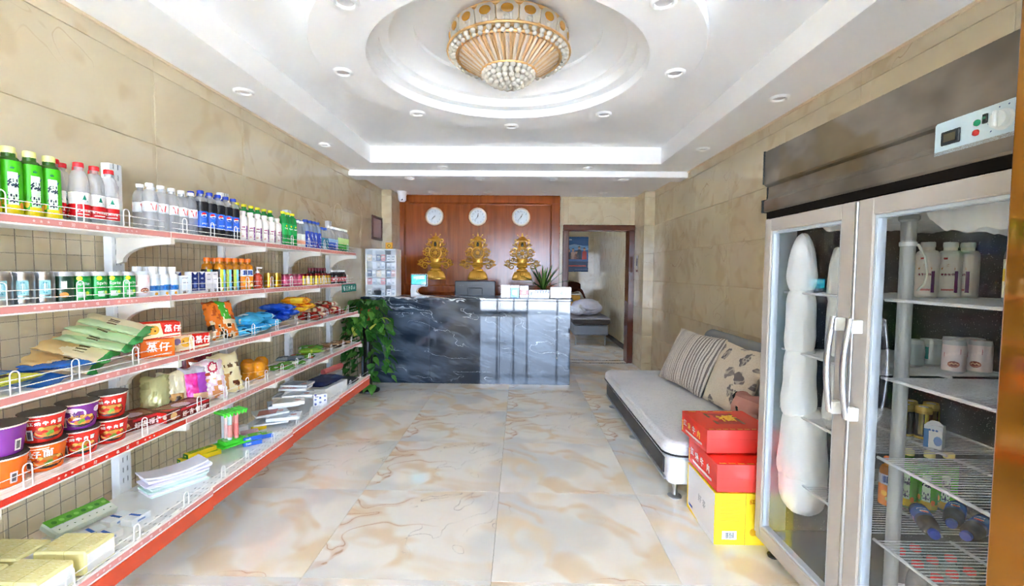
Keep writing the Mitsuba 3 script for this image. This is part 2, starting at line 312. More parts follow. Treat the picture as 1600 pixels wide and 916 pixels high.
def floral_col(p, n, uv):
    c = mix(K('#cdc1ad'), K('#dbd1c0'), noise(uv.x * 140, uv.y * 140))
    d1, d2, k = voronoi(uv.x * 3.7 + 0.3, uv.y * 3.4 + 0.1)
    a = fbm(uv.x * 14, uv.y * 14, 1.0, 2) - 0.5
    m = (1 - smoothstep(0.27, 0.31, d1 + a * 0.55)) * smoothstep(0.12, 0.16, k)
    hole = smoothstep(0.0, 0.12, dr.abs(fbm(uv.x * 11 + 3, uv.y * 11, 4.0, 2) - 0.5))
    return mix(c, mix(K('#6a6466'), K('#90867f'), noise(uv.x * 9, uv.y * 9)), m * (0.35 + 0.65 * hole))
scene['floral_cloth'] = pr(proc(floral_col), 0.85, 0.1)
scene['brown_mirror'] = pr(rgb('#8a5a20'), 0.04, 0.9, metallic=0.75)

# ------------------------------------------------------------------ the room
XL, XR, YB, ZC = -1.97, 1.89, 6.90, 2.54
YF = -3.60                                         # shop front, behind the camera
def solid(b, *boxes, bev=0.0, col='#efeeec', ang=0):
    m = Mesh()
    for q in boxes: m.box(*q, C(col), bev)
    return m.ply(b, ang)

def sheet(*q): return Mesh().add(q, [[0, 1, 2, 3]]).ply('pane_glass', 0)
TILE = {}
def slab(sx, sy, sz, mat, bev=0.0022):
    k = (round(sx, 4), round(sy, 4), round(sz, 4), mat)
    if k not in TILE:
        TILE[k] = Mesh().box(-sx / 2, sx / 2, -sy / 2, sy / 2, -sz / 2, sz / 2, (0.5, 0.5, 0.5), bev).ply(mat, 0)
    return TILE[k]
def cuts(a, b, first, step):
    e = [a]; k = math.ceil((a - first) / step + 1e-6)
    while first + k * step < b - 1e-6:
        if first + k * step > a + 1e-6: e.append(first + k * step)
        k += 1
    return e + [b]
def tiles(parent, plane, axis_u, us, zs, skip=lambda u0, u1, z0, z1: False, th=0.010, g=0.0011, side=1):
    """plane: the tile's outer face coordinate; axis_u 'y' (walls along y) or 'x'"""
    for u0, u1 in zip(us[:-1], us[1:]):
        for z0, z1 in zip(zs[:-1], zs[1:]):
            if skip(u0, u1, z0, z1) or u1 - u0 < 0.01 or z1 - z0 < 0.01: continue
            su, sz = u1 - u0 - 2 * g, z1 - z0 - 2 * g; c = plane - side * th / 2
            if axis_u == 'y': part(parent, 'tile', slab(th, su, sz, 'wall_marble'), at(c, (u0 + u1) / 2, (z0 + z1) / 2))
            else: part(parent, 'tile', slab(su, th, sz, 'wall_marble'), at((u0 + u1) / 2, c, (z0 + z1) / 2))

# floor: a screed with a polished tile on it for every joint square
struct('floor', solid('matte', (XL - 0.2, 2.2, YF - 0.2, 11.9, -0.12, -0.012), col='#8f877c'), 'cream polished marble tile floor with tan blotches and brown veins')
fx, fy = cuts(XL, XR, -0.115, 0.86), cuts(YF, 11.6, 0.315, 0.82)
for x0, x1 in zip(fx[:-1], fx[1:]):
    for y0, y1 in zip(fy[:-1], fy[1:]):
        part('floor', 'tile', slab(x1 - x0 - 0.002, y1 - y0 - 0.002, 0.012, 'floor_marble', 0.0012), at((x0 + x1) / 2, (y0 + y1) / 2, -0.006))

zs = cuts(0.0, 2.75, 0.11, 0.39)
struct('wall_left', solid('matte', (XL - 0.15, XL - 0.010, YF, YB, 0, 2.78), col='#bfa985'), 'left wall of glossy beige veined marble tiles')
tiles('wall_left', XL, 'y', cuts(YF, YB, 2.42, 0.78), zs, side=1)
for y, z, r, a0, a1 in ((4.85, 1.995, 0.115, 0, 2 * PI), (5.45, 2.03, 0.13, -0.6, 1.5), (5.55, 1.83, 0.06, 2.2, 4.0)):   # traces of old round stickers
    part('wall_left', 'ring_mark', Mesh().tube([(XL + 0.0005, y + r * math.cos(a), z + r * math.sin(a)) for a in np.linspace(a0, a1, 40)], 0.0022, 4, C('#efe4cf')).ply('satin', 0))
struct('wall_right', solid('matte', (XR + 0.010, XR + 0.15, YF, YB, 0, 2.78), col='#bfa985'), 'right wall of glossy beige veined marble tiles')
tiles('wall_right', XR, 'y', cuts(YF, YB, 4.14, 0.78), zs, side=-1)
# back wall with the doorway
DX0, DX1, DZ = 0.735, 1.670, 2.045
struct('wall_back', solid('matte', (XL, DX0, YB + 0.010, YB + 0.16, 0, 2.78), (DX1, XR + 0.1, YB + 0.010, YB + 0.16, 0, 2.78), (DX0, DX1, YB + 0.010, YB + 0.16, DZ, 2.78), col='#bfa985'),
       'back wall of pale beige tiles beside the wooden panel')
tiles('wall_back', YB, 'x', [0.55, 0.657, DX0, DX1, 1.748, XR], [0, 0.5, 0.89, 1.28, 1.67, DZ, 2.50, 2.75], side=-1,
      skip=lambda u0, u1, z0, z1: u0 >= DX0 - 1e-6 and u1 <= DX1 + 1e-6 and z1 <= DZ + 1e-6)
# pilasters at both sides of the reception
for nm, x0, x1, lab in (('wall_pilaster_left', XL, -1.825, 'pale tiled pilaster beside the wooden panel, behind the framed notice'), ('wall_pilaster_right', 1.745, XR, 'pale tiled pilaster beside the doorway, towards the sofa wall')):
    struct(nm, solid('matte', (x0 + 0.01, x1 - 0.01, 6.38, YB, 0, 2.56), col='#bfa985'), lab)
    for z0, z1 in zip(zs[:-1], zs[1:]):
        z1 = min(z1, 2.54)
        if z1 - z0 < 0.02: continue
        part(nm, 'tile', slab(x1 - x0 - 0.002, 0.010, z1 - z0 - 0.003, 'wall_marble'), at((x0 + x1) / 2, 6.375, (z0 + z1) / 2))
        xs_ = x1 if x0 < 0 else x0
        part(nm, 'tile', slab(0.010, YB - 6.384, z1 - z0 - 0.003, 'wall_marble'), at(xs_ - math.copysign(0.005, x1 + x0) * -1 * 1, (6.384 + YB) / 2, (z0 + z1) / 2))
# wooden reception panel with raised frame
m = Mesh(); m.box(-1.87, 0.60, 6.845, 6.888, 0.0, 2.54)
struct('wall_panel', m.ply('wood', 0), 'glossy red-brown wooden feature panel behind the reception counter')
for x0, x1 in ((-1.74, -1.12), (-1.12, -0.50), (-0.50, 0.12), (0.12, 0.455)):
    part('wall_panel', 'panel', Mesh().box(x0 + 0.0015, x1 - 0.0015, 6.838, 6.846, 1.18, 2.41, b=0.001).ply('wood', 0))
for k, (x0, x1, z0, z1) in enumerate(((-1.87, 0.60, 2.42, 2.54), (-1.87, -1.755, 0.0, 2.42), (0.47, 0.60, 0.0, 2.42), (-1.755, 0.47, 1.06, 1.17))):
    part('wall_panel', 'frame', Mesh().box(x0, x1, 6.80, 6.846, z0, z1, b=0.006).ply('wood', 0))
for x0, x1, z0, z1 in ((-1.755, 0.47, 2.405, 2.42), (-1.755, -1.74, 1.17, 2.405), (0.455, 0.47, 1.17, 2.405), (-1.755, 0.47, 1.17, 1.185)):
    part('wall_panel', 'molding', Mesh().box(x0, x1, 6.815, 6.846, z0, z1, b=0.005).ply('wood', 0))
# doorway casing
struct('door_1', None, 'doorway with dark red-brown wooden casing into the back room')
del labels['door_1']
m = Mesh(); yf, yr = YB - 0.035, YB + 0.19
m.box(0.657, 1.748, yf - 0.002, yr, DZ - 0.012, 2.115, C('#5c2a18'), b=0.006)
struct('door_1', m.ply('gloss', 0), 'doorway with dark red-brown wooden casing into the back room')
for q in ((0.657, DX0 + 0.012), (DX1 - 0.012, 1.748)): part('door_1', 'jamb', Mesh().box(q[0], q[1], yf, yr, 0, DZ - 0.013, C('#5c2a18'), b=0.006).ply('gloss', 0))
part('door_1', 'threshold', solid('satin', (DX0, DX1, 6.85, 6.87, 0, 0.002), (DX0, DX1, 7.06, 7.08, 0, 0.002), col='#3a2c26'))
# back room
struct('wall_room_right', solid('wall_marble', (1.91, 2.05, YB + 0.16, 11.6, 0, 2.7)), 'glossy tiled side wall of the back room')
struct('wall_room_left', solid('wall_marble', (-0.75, -0.6, YB + 0.16, 8.2, 0, 2.7), (-0.75, -0.6, 8.85, 11.6, 0, 2.7), (-0.75, -0.6, 8.2, 8.85, 0, 1.25), (-0.75, -0.6, 8.2, 8.85, 2.15, 2.7)), 'tiled wall of the back room hidden behind the wooden panel')
struct('wall_room_back', solid('wall_marble', (-0.75, 2.05, 11.6, 11.75, 0, 2.7)), 'far tiled wall of the back room with the poster')
struct('window_2', solid('satin', (-0.70, -0.66, 8.2, 8.85, 1.25, 1.3), (-0.70, -0.66, 8.2, 8.85, 2.10, 2.15), *[(-0.70, -0.66, y, y + 0.05, 1.3, 2.10) for y in (8.2, 8.50, 8.80)], col='#8f9296'), 'aluminium window in the hidden side wall of the back room')
part('window_2', 'pane', sheet((-0.68, 8.25, 1.3), (-0.68, 8.80, 1.3), (-0.68, 8.80, 2.10), (-0.68, 8.25, 2.10)))
struct('ceiling_room', solid('matte', (-0.75, 2.05, YB + 0.16, 11.75, 2.62, 2.75), col='#e9e8e5'), 'white ceiling of the back room')
part('wall_room_right', 'baseboard', solid('satin', (1.895, 1.91, YB + 0.17, 11.6, 0, 0.09), col='#2c2320'))

# ceiling: lower border, coffer, round ring and stepped dome
WH = '#f7f7f6'
CXc, CYc = -0.085, 2.855
struct('ceiling', solid('matte', (XL - 0.12, -1.60, YF, 6.92, ZC, 2.80), (1.475, XR + 0.12, YF, 6.92, ZC, 2.80), (-1.60, 1.475, 4.80, 6.92, ZC, 2.80), (-1.60, 1.475, YF, 0.91, ZC, 2.80), col=WH),
       'white plaster ceiling with a rectangular recess around a stepped round dome')
from shapely.geometry import box as sbox, Point
pl = sbox(-1.62, 0.89, 1.50, 4.82).difference(Point(CXc, CYc).buffer(1.0, 48))
pm = trimesh.creation.extrude_polygon(pl, 0.05, engine='earcut'); pm.apply_translation([0, 0, 2.715])
part('ceiling', 'recess_panel', Mesh().tm(pm, WH).ply('matte', 0))
m = Mesh(); m.lathe([(0.845, 2.70), (0.845, 2.64), (1.14, 2.64), (1.145, 2.645), (1.145, 2.72)], 128, C(WH), cap=False, ctr=(CXc, CYc))
part('ceiling', 'ring', m.ply('matte', 30))
m = Mesh(); m.lathe([(0.85, 2.705), (0.775, 2.705), (0.775, 2.768), (0.72, 2.768), (0.705, 2.79), (0.66, 2.825), (0.60, 2.842), (0.575, 2.845), (0.575, 2.87), (0.0, 2.87)], 128, C(WH), cap=False, ctr=(CXc, CYc))
m.lathe([(1.3, 2.90), (0.0, 2.90)], 64, C(WH), cap=False, ctr=(CXc, CYc))
part('ceiling', 'dome', m.ply('matte', 30))
part('ceiling', 'beam', solid('matte', (XL, XR, 5.15, 5.39, 2.475, ZC + 0.01), col=WH))
part('ceiling', 'slab', solid('matte', (XL - 0.15, XR + 0.15, YF - 0.2, 7.0, 2.92, 3.05), col=WH))
for x0, x1 in ((XL, XL + 0.012), (XR - 0.012, XR)):
    part('ceiling', 'cornice', solid('matte', (x0, x1, YF, 6.38, 2.526, 2.542), col='#dccbb0'))

# shop front behind the camera: frames and panes, the middle door stands open
struct('wall_front', solid('matte', (XL - 0.12, XR + 0.12, YF - 0.1, YF, 2.46, 2.92), (XL - 0.12, -1.33, YF - 0.1, YF, 0, 2.46), (XR - 0.06, XR + 0.12, YF - 0.1, YF, 0, 2.46), col='#c9c2b6'), 'front wall around the glazed shop front')
mull = [-1.30, -0.72, -0.18, 0.26, 1.24, 1.80]
struct('window_1', solid('satin', *[(x - 0.028, x + 0.028, YF - 0.07, YF - 0.01, 0, 2.46) for x in mull], (-1.3, 0.26, YF - 0.07, YF - 0.01, 0.0, 0.10), (-1.3, 0.26, YF - 0.07, YF - 0.01, 0.95, 1.0),
       (-1.3, 1.8, YF - 0.07, YF - 0.01, 2.02, 2.08), col='#7d8085'), 'aluminium shop front behind the camera')
for a, b in zip(mull[:-1], mull[1:]):
    if a != 0.26: part('window_1', 'pane', sheet((a + 0.03, YF - 0.04, 0.1), (b - 0.03, YF - 0.04, 0.1), (b - 0.03, YF - 0.04, 2.02), (a + 0.03, YF - 0.04, 2.02)))
    part('window_1', 'pane', sheet((a + 0.03, YF - 0.04, 2.09), (b - 0.03, YF - 0.04, 2.09), (b - 0.03, YF - 0.04, 2.45), (a + 0.03, YF - 0.04, 2.45)))
struct('pavement', solid('matte', (-30, 30, -40, YF - 0.12, -0.14, -0.02), col='#e2e0dc'), 'pale pavement outside the shop front')

# brown reflecting door leaf that stands open at the edge of the fridge
m = Mesh(); ca, sa = -0.955, -0.296
p0 = np.array([1.13, 1.065]); dirv = np.array([0.296, -0.955])   # leaf runs towards the shop front
def leaf(t0, t1, z0, z1, th, b=0.0):
    q = Mesh().box(t0, t1, 0, th, z0, z1, b=b); V, F, K = q.arr()
    return np.stack([p0[0] + V[:, 0] * dirv[0] + V[:, 1] * 0.955, p0[1] + V[:, 0] * dirv[1] + V[:, 1] * 0.296, V[:, 2]], 1), F[:, ::-1]
v, f = leaf(0.0, 0.82, 0.012, 2.40, 0.035, 0.003)
struct('door_2', Mesh().add(v, f).ply('brown_mirror', 0), 'open brown mirror-like entrance door leaf next to the fridge')
# ceiling downlights
def downlight_proto():
    m = Mesh().lathe([(0.038, -0.001), (0.042, -0.012), (0.050, -0.014), (0.060, -0.008), (0.063, 0.0)], 28, C('#f6f5f3'), cap=False)
    m2 = Mesh().lathe([(0.0, -0.0030), (0.030, -0.0030), (0.041, -0.0020)], 24, C('#cdc9c8'), cap=False)
    return [('trim_ring', m.ply('satin', 40)), ('lens', m2.ply('satin', 40))]
DL = downlight_proto()
def downlight(x, y, z, label, group): stamp(DL, 'downlight', label, 'downlight', group, at(x, y, z))
for k in range(8):
    a = PI / 2 - k * PI / 4
    if k == 4: continue
    downlight(CXc + 1.035 * math.cos(a), CYc + 1.035 * math.sin(a), 2.64,
              'white downlight in the round ceiling ring, ' + ['farthest one, towards the reception', 'between the farthest and the sofa side', 'on the sofa side', 'sofa side, above the fridge', '', 'shelf side, next to the picture edge', 'on the shelf side', 'between the farthest and the shelf side'][k], 'downlights in the round ceiling ring')
for j, y in enumerate((1.73, 2.91, 4.12)):
    downlight(-1.785, y, ZC, f'white downlight in the ceiling border above the shelving, {ORD[2 - j]} from the beam', 'downlights above the shelving')
    downlight(1.67, y + 0.08, ZC, f'white downlight in the ceiling border above sofa and fridge, {ORD[2 - j]} from the beam', 'downlights above sofa and fridge')
for j, x in enumerate((-0.853, 0.742)): downlight(x, 4.975, ZC, 'white downlight before the beam, ' + ('on the shelf side' if j == 0 else 'on the sofa side'), 'downlights before the beam')
for j, x in enumerate((-1.29, -0.475, 0.37, 1.19)):
    downlight(x, 5.27, 2.475, f'white downlight under the beam, {ORD[j]} from the shelf wall', 'downlights under the beam')
    downlight(x, 6.53, ZC, f'white downlight in the ceiling behind the counter, {ORD[j]} from the shelf wall', 'downlights behind the counter')

# ------------------------------------------------------------------ shelving along the left wall
SH = thing('shelving_unit', 'long white metal shelving with red price strips and five tiers along the wall', 'shelves')
BAY = [0.52, 1.31, 2.10, 2.89, 3.69, 4.49]
PX0, PX1 = -1.945, -1.905                              # posts, back and front
TIER = [(1.560, -1.650), (1.262, -1.660), (0.974, -1.630), (0.668, -1.600)]    # deck height, front edge
DECK5, XF5 = 0.312, [-1.455, -1.467, -1.478, -1.492, -1.508, -1.522]
IVORY, STRIPW = C('#e9e6e0'), C('#efe9e2')
RED1, RED2, PINK = C('#cf2a1c'), C('#d8553f'), C('#d58f88')
# posts with slots
def post_mesh():
    m = Mesh()
    m.box(PX0, PX1, -0.034, 0.034, 0.0, 1.885, C('#e3e6ea'), 0.002)
    for z in np.arange(0.36, 1.87, 0.050):
        for y in (-0.012, 0.012): m.box(PX1 - 0.0005, PX1 + 0.0008, y - 0.003, y + 0.003, z, z + 0.024, C('#9a9ea4'))
    return m.ply('satin', 0)
POST = post_mesh()
for y in BAY: part(SH, 'post', POST, at(0, y, 0))
# wire back panels
def mesh_panel(w, stepy):
    m = Mesh(); r = 0.0009
    for y in np.arange(stepy, w - 0.02, stepy): m.box(PX0 - r, PX0 + r, y - r, y + r, 0.30, 1.60, C('#857b6c'))
    for z in np.arange(0.33, 1.6, 0.066): m.box(PX0 - 3 * r, PX0 - r, 0, w, z - r, z + r, C('#857b6c'))
    return m.ply('satin', 0)
for k in range(5): part(SH, 'wire_back', mesh_panel(BAY[k + 1] - BAY[k], 0.065 if k < 2 else 0.050), at(0, BAY[k], 0))
# brackets under the decks
def bracket(depth):
    a = np.linspace(0, PI / 2, 9); pts = [(0, 0), (depth, 0), (depth, -0.030)]
    pts += [(depth - 0.02 - (depth - 0.05) * math.sin(t), -0.030 - 0.085 * (1 - math.cos(t))) for t in a] + [(0, -0.125)]
    return Mesh().prism(pts, -0.012, 0.012, C('#d9d3c8'), (0, 2, 1)).ply('satin', 0)
# guard rail: two wires and inverted-U loops
def rail(L, xf, h0, seed):
    rnd = random.Random(seed); m = Mesh(); W = C('#f3f1ec')
    for h in (0.030, 0.058): m.tube([(xf - 0.012, 0.02, h), (xf - 0.012, L - 0.02, h)], 0.0016, 5, W)
    y = 0.09
    while y < L - 0.05:
        q = [(xf - 0.012, y, 0.0)] + [(xf - 0.012, y + 0.014 - 0.014 * math.cos(t), 0.072 + 0.014 * math.sin(t)) for t in np.linspace(0, PI, 7)] + [(xf - 0.012, y + 0.028, 0.0)]
        m.tube(q, 0.0019, 5, W); y += 0.26 if rnd.random() < 0.6 else 0.2
    return m.ply('satin', 40)
def strip_print(m, xf, y0, y1, z0, z1, vivid, text):
    """red price strip on the lip with stars and a greeting printed in it"""
    fn = face((xf, y0, z0), (0, 1, 0), (0, 0, 1), 0.0012); h = z1 - z0; L = y1 - y0
    m.rect(0, L, h * 0.08, h * 0.92, fn, RED1 if vivid else PINK)
    if vivid: m.rect(0, 0.22 * L, h * 0.08, h * 0.92, fn, RED2, 1); m.rect(0.79 * L, L, h * 0.08, h * 0.92, fn, RED2, 1)
    fn = face((xf, y0, z0), (0, 1, 0), (0, 0, 1), 0.0020)
    W = C('#f6ded2') if vivid else C('#e8c6c0')
    for s0 in (0.24, 0.70):
        for j in range(3): star(m, (s0 + 0.03 * j) * L, h * 0.5, h * 0.24, fn, W)
    for j, ch in enumerate(text): m.strokes(ch, (0.345 + 0.06 * j) * L - h * 0.05, h * 0.26, h * 0.5, fn, W, 0.13)
TEXT6 = '欢迎光临超市'
for ti, (zt, xf) in enumerate(TIER):
    dep = xf + 0.02 - PX1
    br = bracket(dep - 0.012)
    for k in range(5):
        y0, y1 = BAY[k] + 0.003, BAY[k + 1] - 0.003; L = y1 - y0
        m = Mesh(); m.box(PX1 + 0.002, xf - 0.004, y0, y1, zt - 0.018, zt, IVORY)
        for q in range(1, 4 if ti < 2 else 6): m.box(PX1 + 0.002 + q * 0.05, PX1 + 0.006 + q * 0.05, y0 + 0.01, y1 - 0.01, zt - 0.001, zt + 0.0008, C('#d8d5cf'))
        dk = part(SH, 'shelf', m.ply('satin', 0))
        m = Mesh(); m.box(xf - 0.006, xf, y0, y1, zt - 0.022, zt + 0.012, STRIPW); m.box(xf, xf + 0.003, y0, y1, zt + 0.009, zt + 0.012, STRIPW); m.box(xf, xf + 0.003, y0, y1, zt - 0.022, zt - 0.018, STRIPW)
        strip_print(m, xf, y0, y1, zt - 0.018, zt + 0.009, ti == 3 and k in (0, 1), TEXT6)
        part(dk, 'price_strip', m.ply('satin', 0))
        part(dk, 'guard_rail', rail(L, xf, 0, ti * 7 + k), at(0, y0, zt))
    for k in range(6): part(SH, 'bracket', br, at(PX1, BAY[k], zt - 0.019))
# bottom deck, with a tall red front
for k in range(5):
    y0, y1 = BAY[k] + 0.003, BAY[k + 1] - 0.003; xf = 0.5 * (XF5[k] + XF5[k + 1]); L = y1 - y0
    m = Mesh(); m.box(PX1 + 0.002, xf - 0.008, y0, y1, DECK5 - 0.02, DECK5, C('#e6e7e6'))
    for q in range(4):
        for yy in np.arange(y0 + 0.03, y1 - 0.03, 0.06): m.box(xf - 0.05 - q * 0.02, xf - 0.046 - q * 0.02, yy, yy + 0.012, DECK5 - 0.001, DECK5 + 0.0007, C('#8d8f8f'))
    dk = part(SH, 'shelf', m.ply('gloss', 0))
    m = Mesh(); m.box(xf - 0.010, xf - 0.002, y0, y1, DECK5 - 0.012, DECK5 + 0.024, STRIPW)
    strip_print(m, xf - 0.002, y0, y1, DECK5 - 0.006, DECK5 + 0.020, False, TEXT6)
    part(dk, 'price_strip', m.ply('satin', 0))
    part(dk, 'guard_rail', rail(L, xf, 0, 50 + k), at(0, y0, DECK5))
    m = Mesh(); m.box(xf - 0.03, xf, y0, y1, 0.232, DECK5 - 0.013, C('#cf4a2c'), 0.003)
    part(dk, 'front_panel', m.ply('satin', 0))
for y in BAY: part(SH, 'foot', Mesh().box(PX0, -1.86, y - 0.02, y + 0.02, 0.0, 0.292, C('#8a8784'), 0.004).ply('satin', 0))
m = Mesh().lathe([(0.006, 0), (0.009, 0.01), (0.0, 0.016)], 10, C('#ffffff')); part(SH, 'end_cap', m.ply('satin', 40), at(-1.515, 4.492, DECK5 + 0.01, 0))

# ------------------------------------------------------------------ goods: prototypes, base at the origin, print facing +x
def bottle(H, R, neck=0.013, capc='#ffffff', body='satin', bcol='#ffffff', label=None, shoulder=0.62, capr=0.015, caph=0.018, deco=None, n=18, liquid=None, waist=0.0, bump=0.0):
    sh = H * shoulder; hz = H - caph - 0.012
    rf = lambda t: R * (1 - waist * math.sin(PI * min(max(t, 0), 1)) ** 2)
    prof = [(R * 0.82, 0.0), (R * 0.97, 0.006), (R, 0.014)] + [(rf(q), 0.014 + (sh - 0.014) * q) for q in (0.25, 0.5, 0.75)] + [(R, sh)]
    prof += [(neck + (R - neck) * math.cos(t) ** 0.9, sh + (hz - sh) * math.sin(t)) for t in np.linspace(0.25, PI / 2, 6)[:-1]] + [(neck, hz), (neck, H - caph)]
    m = Mesh().lathe(prof, n, C(bcol)); out = [('body', m.ply(body, 50))]
    if liquid:
        lm = Mesh().lathe([(r_ * 0.93, max(z_, 0.003)) for r_, z_ in prof if z_ <= H * liquid[1]], n, C(liquid[0])); out.append(('drink', lm.ply('satin', 50)))
    cm = Mesh().lathe([(capr, H - caph), (capr * 1.03, H - caph + 0.002), (capr, H - 0.002), (capr * 0.9, H)], 14, C(capc)); out.append(('cap', cm.ply('satin', 40)))
    if label:
        z0, z1, lc = label[:3]; bands = label[3] if len(label) > 3 else []
        p = [(R * 1.004 + 0.0004, z0 * H), (R * 1.004 + 0.0004, z1 * H)]; cols = [C(lc)]
        if bands:
            zz = [z0] + [b[0] for b in bands] + [z1]; p = [(R * 1.004 + 0.0004, q * H) for q in zz]; cols = [C(lc)] + [C(b[1]) for b in bands]
        lm = Mesh(); lm.lathe(p, n, cols, cap=False)
        if deco: deco(lm, cyl(R * 1.004 + 0.0004, z0 * H), (z1 - z0) * H, R)
        out.append(('label', lm.ply('satin', 50)))
    return out
def can(H, R, cols, deco=None, top='#c9ccd0', bsdf='foil', n=20):
    """cols: list of (fraction of the height, colour)"""
    p = [(R * 0.80, 0.0), (R * 0.97, 0.008)]; cc = [C('#b9bcc0')]; z0 = 0.008
    for f, c in cols: p.append((R, 0.010 + (H - 0.026) * f)); cc.append(C(c))
    p += [(R * 0.90, H - 0.004), (R * 0.90, H), (R * 0.84, H - 0.003)]; cc += [C(top)] * 3
    m = Mesh().lathe(p, n, cc)
    out = [('body', m.ply(bsdf, 45))]
    t = Mesh(); t.lathe([(R * 0.55, H - 0.0028), (R * 0.5, H - 0.0018), (0, H - 0.0018)], 12, C('#dadcde'), cap=False); t.box(-0.006, 0.010, -0.004, 0.004, H - 0.002, H + 0.0002, C('#eceded'))
    out.append(('pull_tab', t.ply('satin', 0)))
    if deco:
        d = Mesh(); deco(d, cyl(R, 0.010), H - 0.026, R); out.append(('print', d.ply('satin', 0)))
    return out
rnd = random.Random(11)

# --- decorations
def d_tea(m, f, h, R):
    m.rect(-0.017, 0.017, 0.0, 0.17 * h, f, '#d8c21a', 6); m.rect(-R * PI * 0.9, R * PI * 0.9, 0.0, 0.12 * h, f, '#c4bf12', 14)
    m.rect(-0.0125, 0.0125, 0.17 * h, 0.78 * h, f, '#d3efcf', 5)
    fn2 = lambda u, v: f(u, v) + 0.0004 * np.stack([np.ones_like(np.asarray(u) + 0.0), 0 * np.asarray(u), 0 * np.asarray(u)], -1)
    m.strokes('绿', -0.015, 0.49 * h, 0.030, fn2, '#16233f', 0.13); m.strokes('茶', -0.015, 0.21 * h, 0.030, fn2, '#16233f', 0.13)
    m.strokes('山', -0.006, 0.84 * h, 0.009, f, '#17406a', 0.2)
    m.poly2([[-0.017, 0.3 * h], [-0.011, 0.36 * h], [-0.011, 0.42 * h]], f, '#123a25'); m.poly2([[0.012, 0.66 * h], [0.02, 0.75 * h], [0.012, 0.72 * h]], f, '#12407a')
    m.disc(0.022, 0.16 * h, 0.008, f, '#e0912a', 0.012); m.disc(-0.024, 0.22 * h, 0.007, f, '#e8c22c', 0.012)
def d_redwater(m, f, h, R):
    m.rect(-R * PI, R * PI, 0, 0.52 * h, f, '#c81820', 18)
    for a in (-2.1, 0, 2.1):
        u = a * R
        g = lambda x, y: f(x, y) + 0.0
        m.poly2([[u - 0.004, 0.70 * h], [u + 0.010, 0.70 * h], [u + 0.003, 0.92 * h]], f, '#0f7a63'); m.poly2([[u - 0.010, 0.62 * h], [u + 0.016, 0.62 * h], [u + 0.003, 0.80 * h]], f, '#128a6e')
        k = lambda x, y: (lambda q: q * (1 + 0.02 * np.array([1, 1, 0])))(f(x, y))
        m.strokes('农夫山泉', u - 0.024, 0.20 * h, 0.011, k, '#fbeeee', 0.15, (1.1, 0)); m.rect(u - 0.018, u + 0.018, 0.09 * h, 0.14 * h, k, '#f3c9c9', 4)
def d_whitewater(m, f, h, R):
    for a in (-2.2, 0.0, 2.2):
        u = a * R
        m.poly2([[u - 0.016, h * 0.85], [u - 0.010, h * 0.85], [u + 0.0, h * 0.15], [u - 0.004, h * 0.15]], f, '#c8262c')
        m.poly2([[u + 0.004, h * 0.15], [u + 0.009, h * 0.15], [u + 0.013, h * 0.75], [u + 0.008, h * 0.8]], f, '#cf3238')
        m.rect(u - 0.02, u + 0.02, 0.02 * h, 0.10 * h, f, '#b9c4cc', 4)
def d_pepsi(m, f, h, R):
    k = lambda x, y: (lambda q: q * np.array([1.012, 1.012, 1]))(f(x, y))
    for a in (-2.0, 0, 2.0):
        u = a * R; v = 0.62 * h; r = 0.0135
        m.disc(u, v, r, f, '#f4f6fa', n=18)
        m.disc(u, v + 0.0015, r * 0.94, k, '#d8202c', r * 0.84, 12, 0.25, PI + 0.1); m.disc(u, v - 0.0025, r * 0.86, k, '#1646b4', r * 0.70, 12, PI + 0.35, 2 * PI - 0.1)
        m.latin('pepsi', u - 0.011, 0.36 * h, 0.0085, k, '#dbe8ff', True)
def d_cream(m, f, h, R):
    m.rect(0.006, 0.018, 0.04 * h, 0.72 * h, f, '#8a5590', 3); m.rect(-0.016, 0.002, 0.62 * h, 0.68 * h, f, '#a34a72', 4)
    m.strokes('营养快线', -0.020, 0.48 * h, 0.0075, f, '#7a3158', 0.15, (1.1, 0)); m.rect(-0.018, -0.006, 0.12 * h, 0.22 * h, f, '#d8a7a0', 3)
def d_cream2(m, f, h, R):
    m.poly2([[-0.02, 0.66 * h], [0, 0.76 * h], [0.02, 0.66 * h], [0.02, 0.70 * h], [0, 0.81 * h], [-0.02, 0.70 * h]], f, '#b5782e')
    m.strokes('营养快线', -0.0205, 0.50 * h, 0.0088, f, '#7c1f3c', 0.16, (1.15, 0)); m.rect(-0.018, 0.018, 0.10 * h, 0.15 * h, f, '#c9817c', 4)
    m.rect(-0.014, -0.002, 0.93 * h, 0.98 * h, f, '#b23a3a', 2); m.rect(0.019, 0.030, 0.05 * h, 0.62 * h, f, '#6a3a66', 3)
def d_sprite(m, f, h, R):
    m.rect(-0.02, 0.02, 0.45 * h, 0.75 * h, f, '#0f9a4a', 5); m.disc(0.0, 0.78 * h, 0.007, f, '#f2dc28'); m.latin('Sprite', -0.016, 0.5 * h, 0.010, f, '#f4fbf4', True)
def d_blue(m, f, h, R):
    m.poly2([[-0.012, 0.2 * h], [0.0, 0.05 * h], [0.014, 0.5 * h], [0.004, 0.9 * h]], f, '#e8f2fb'); m.poly2([[-0.02, 0.0], [0.02, 0.0], [0.02, 0.2 * h], [-0.02, 0.32 * h]], f, '#e0562a')
def d_beer(m, f, h, R):
    m.rect(-0.016, 0.014, 0.30 * h, 0.86 * h, f, '#86b6ba', 4); m.rect(-0.010, 0.008, 0.36 * h, 0.80 * h, f, '#4f8e98', 3); m.rect(-0.005, 0.004, 0.42 * h, 0.74 * h, f, '#d9eef0', 2)
    m.rect(-0.016, 0.014, 0.16 * h, 0.24 * h, f, '#9fd2d0', 4)
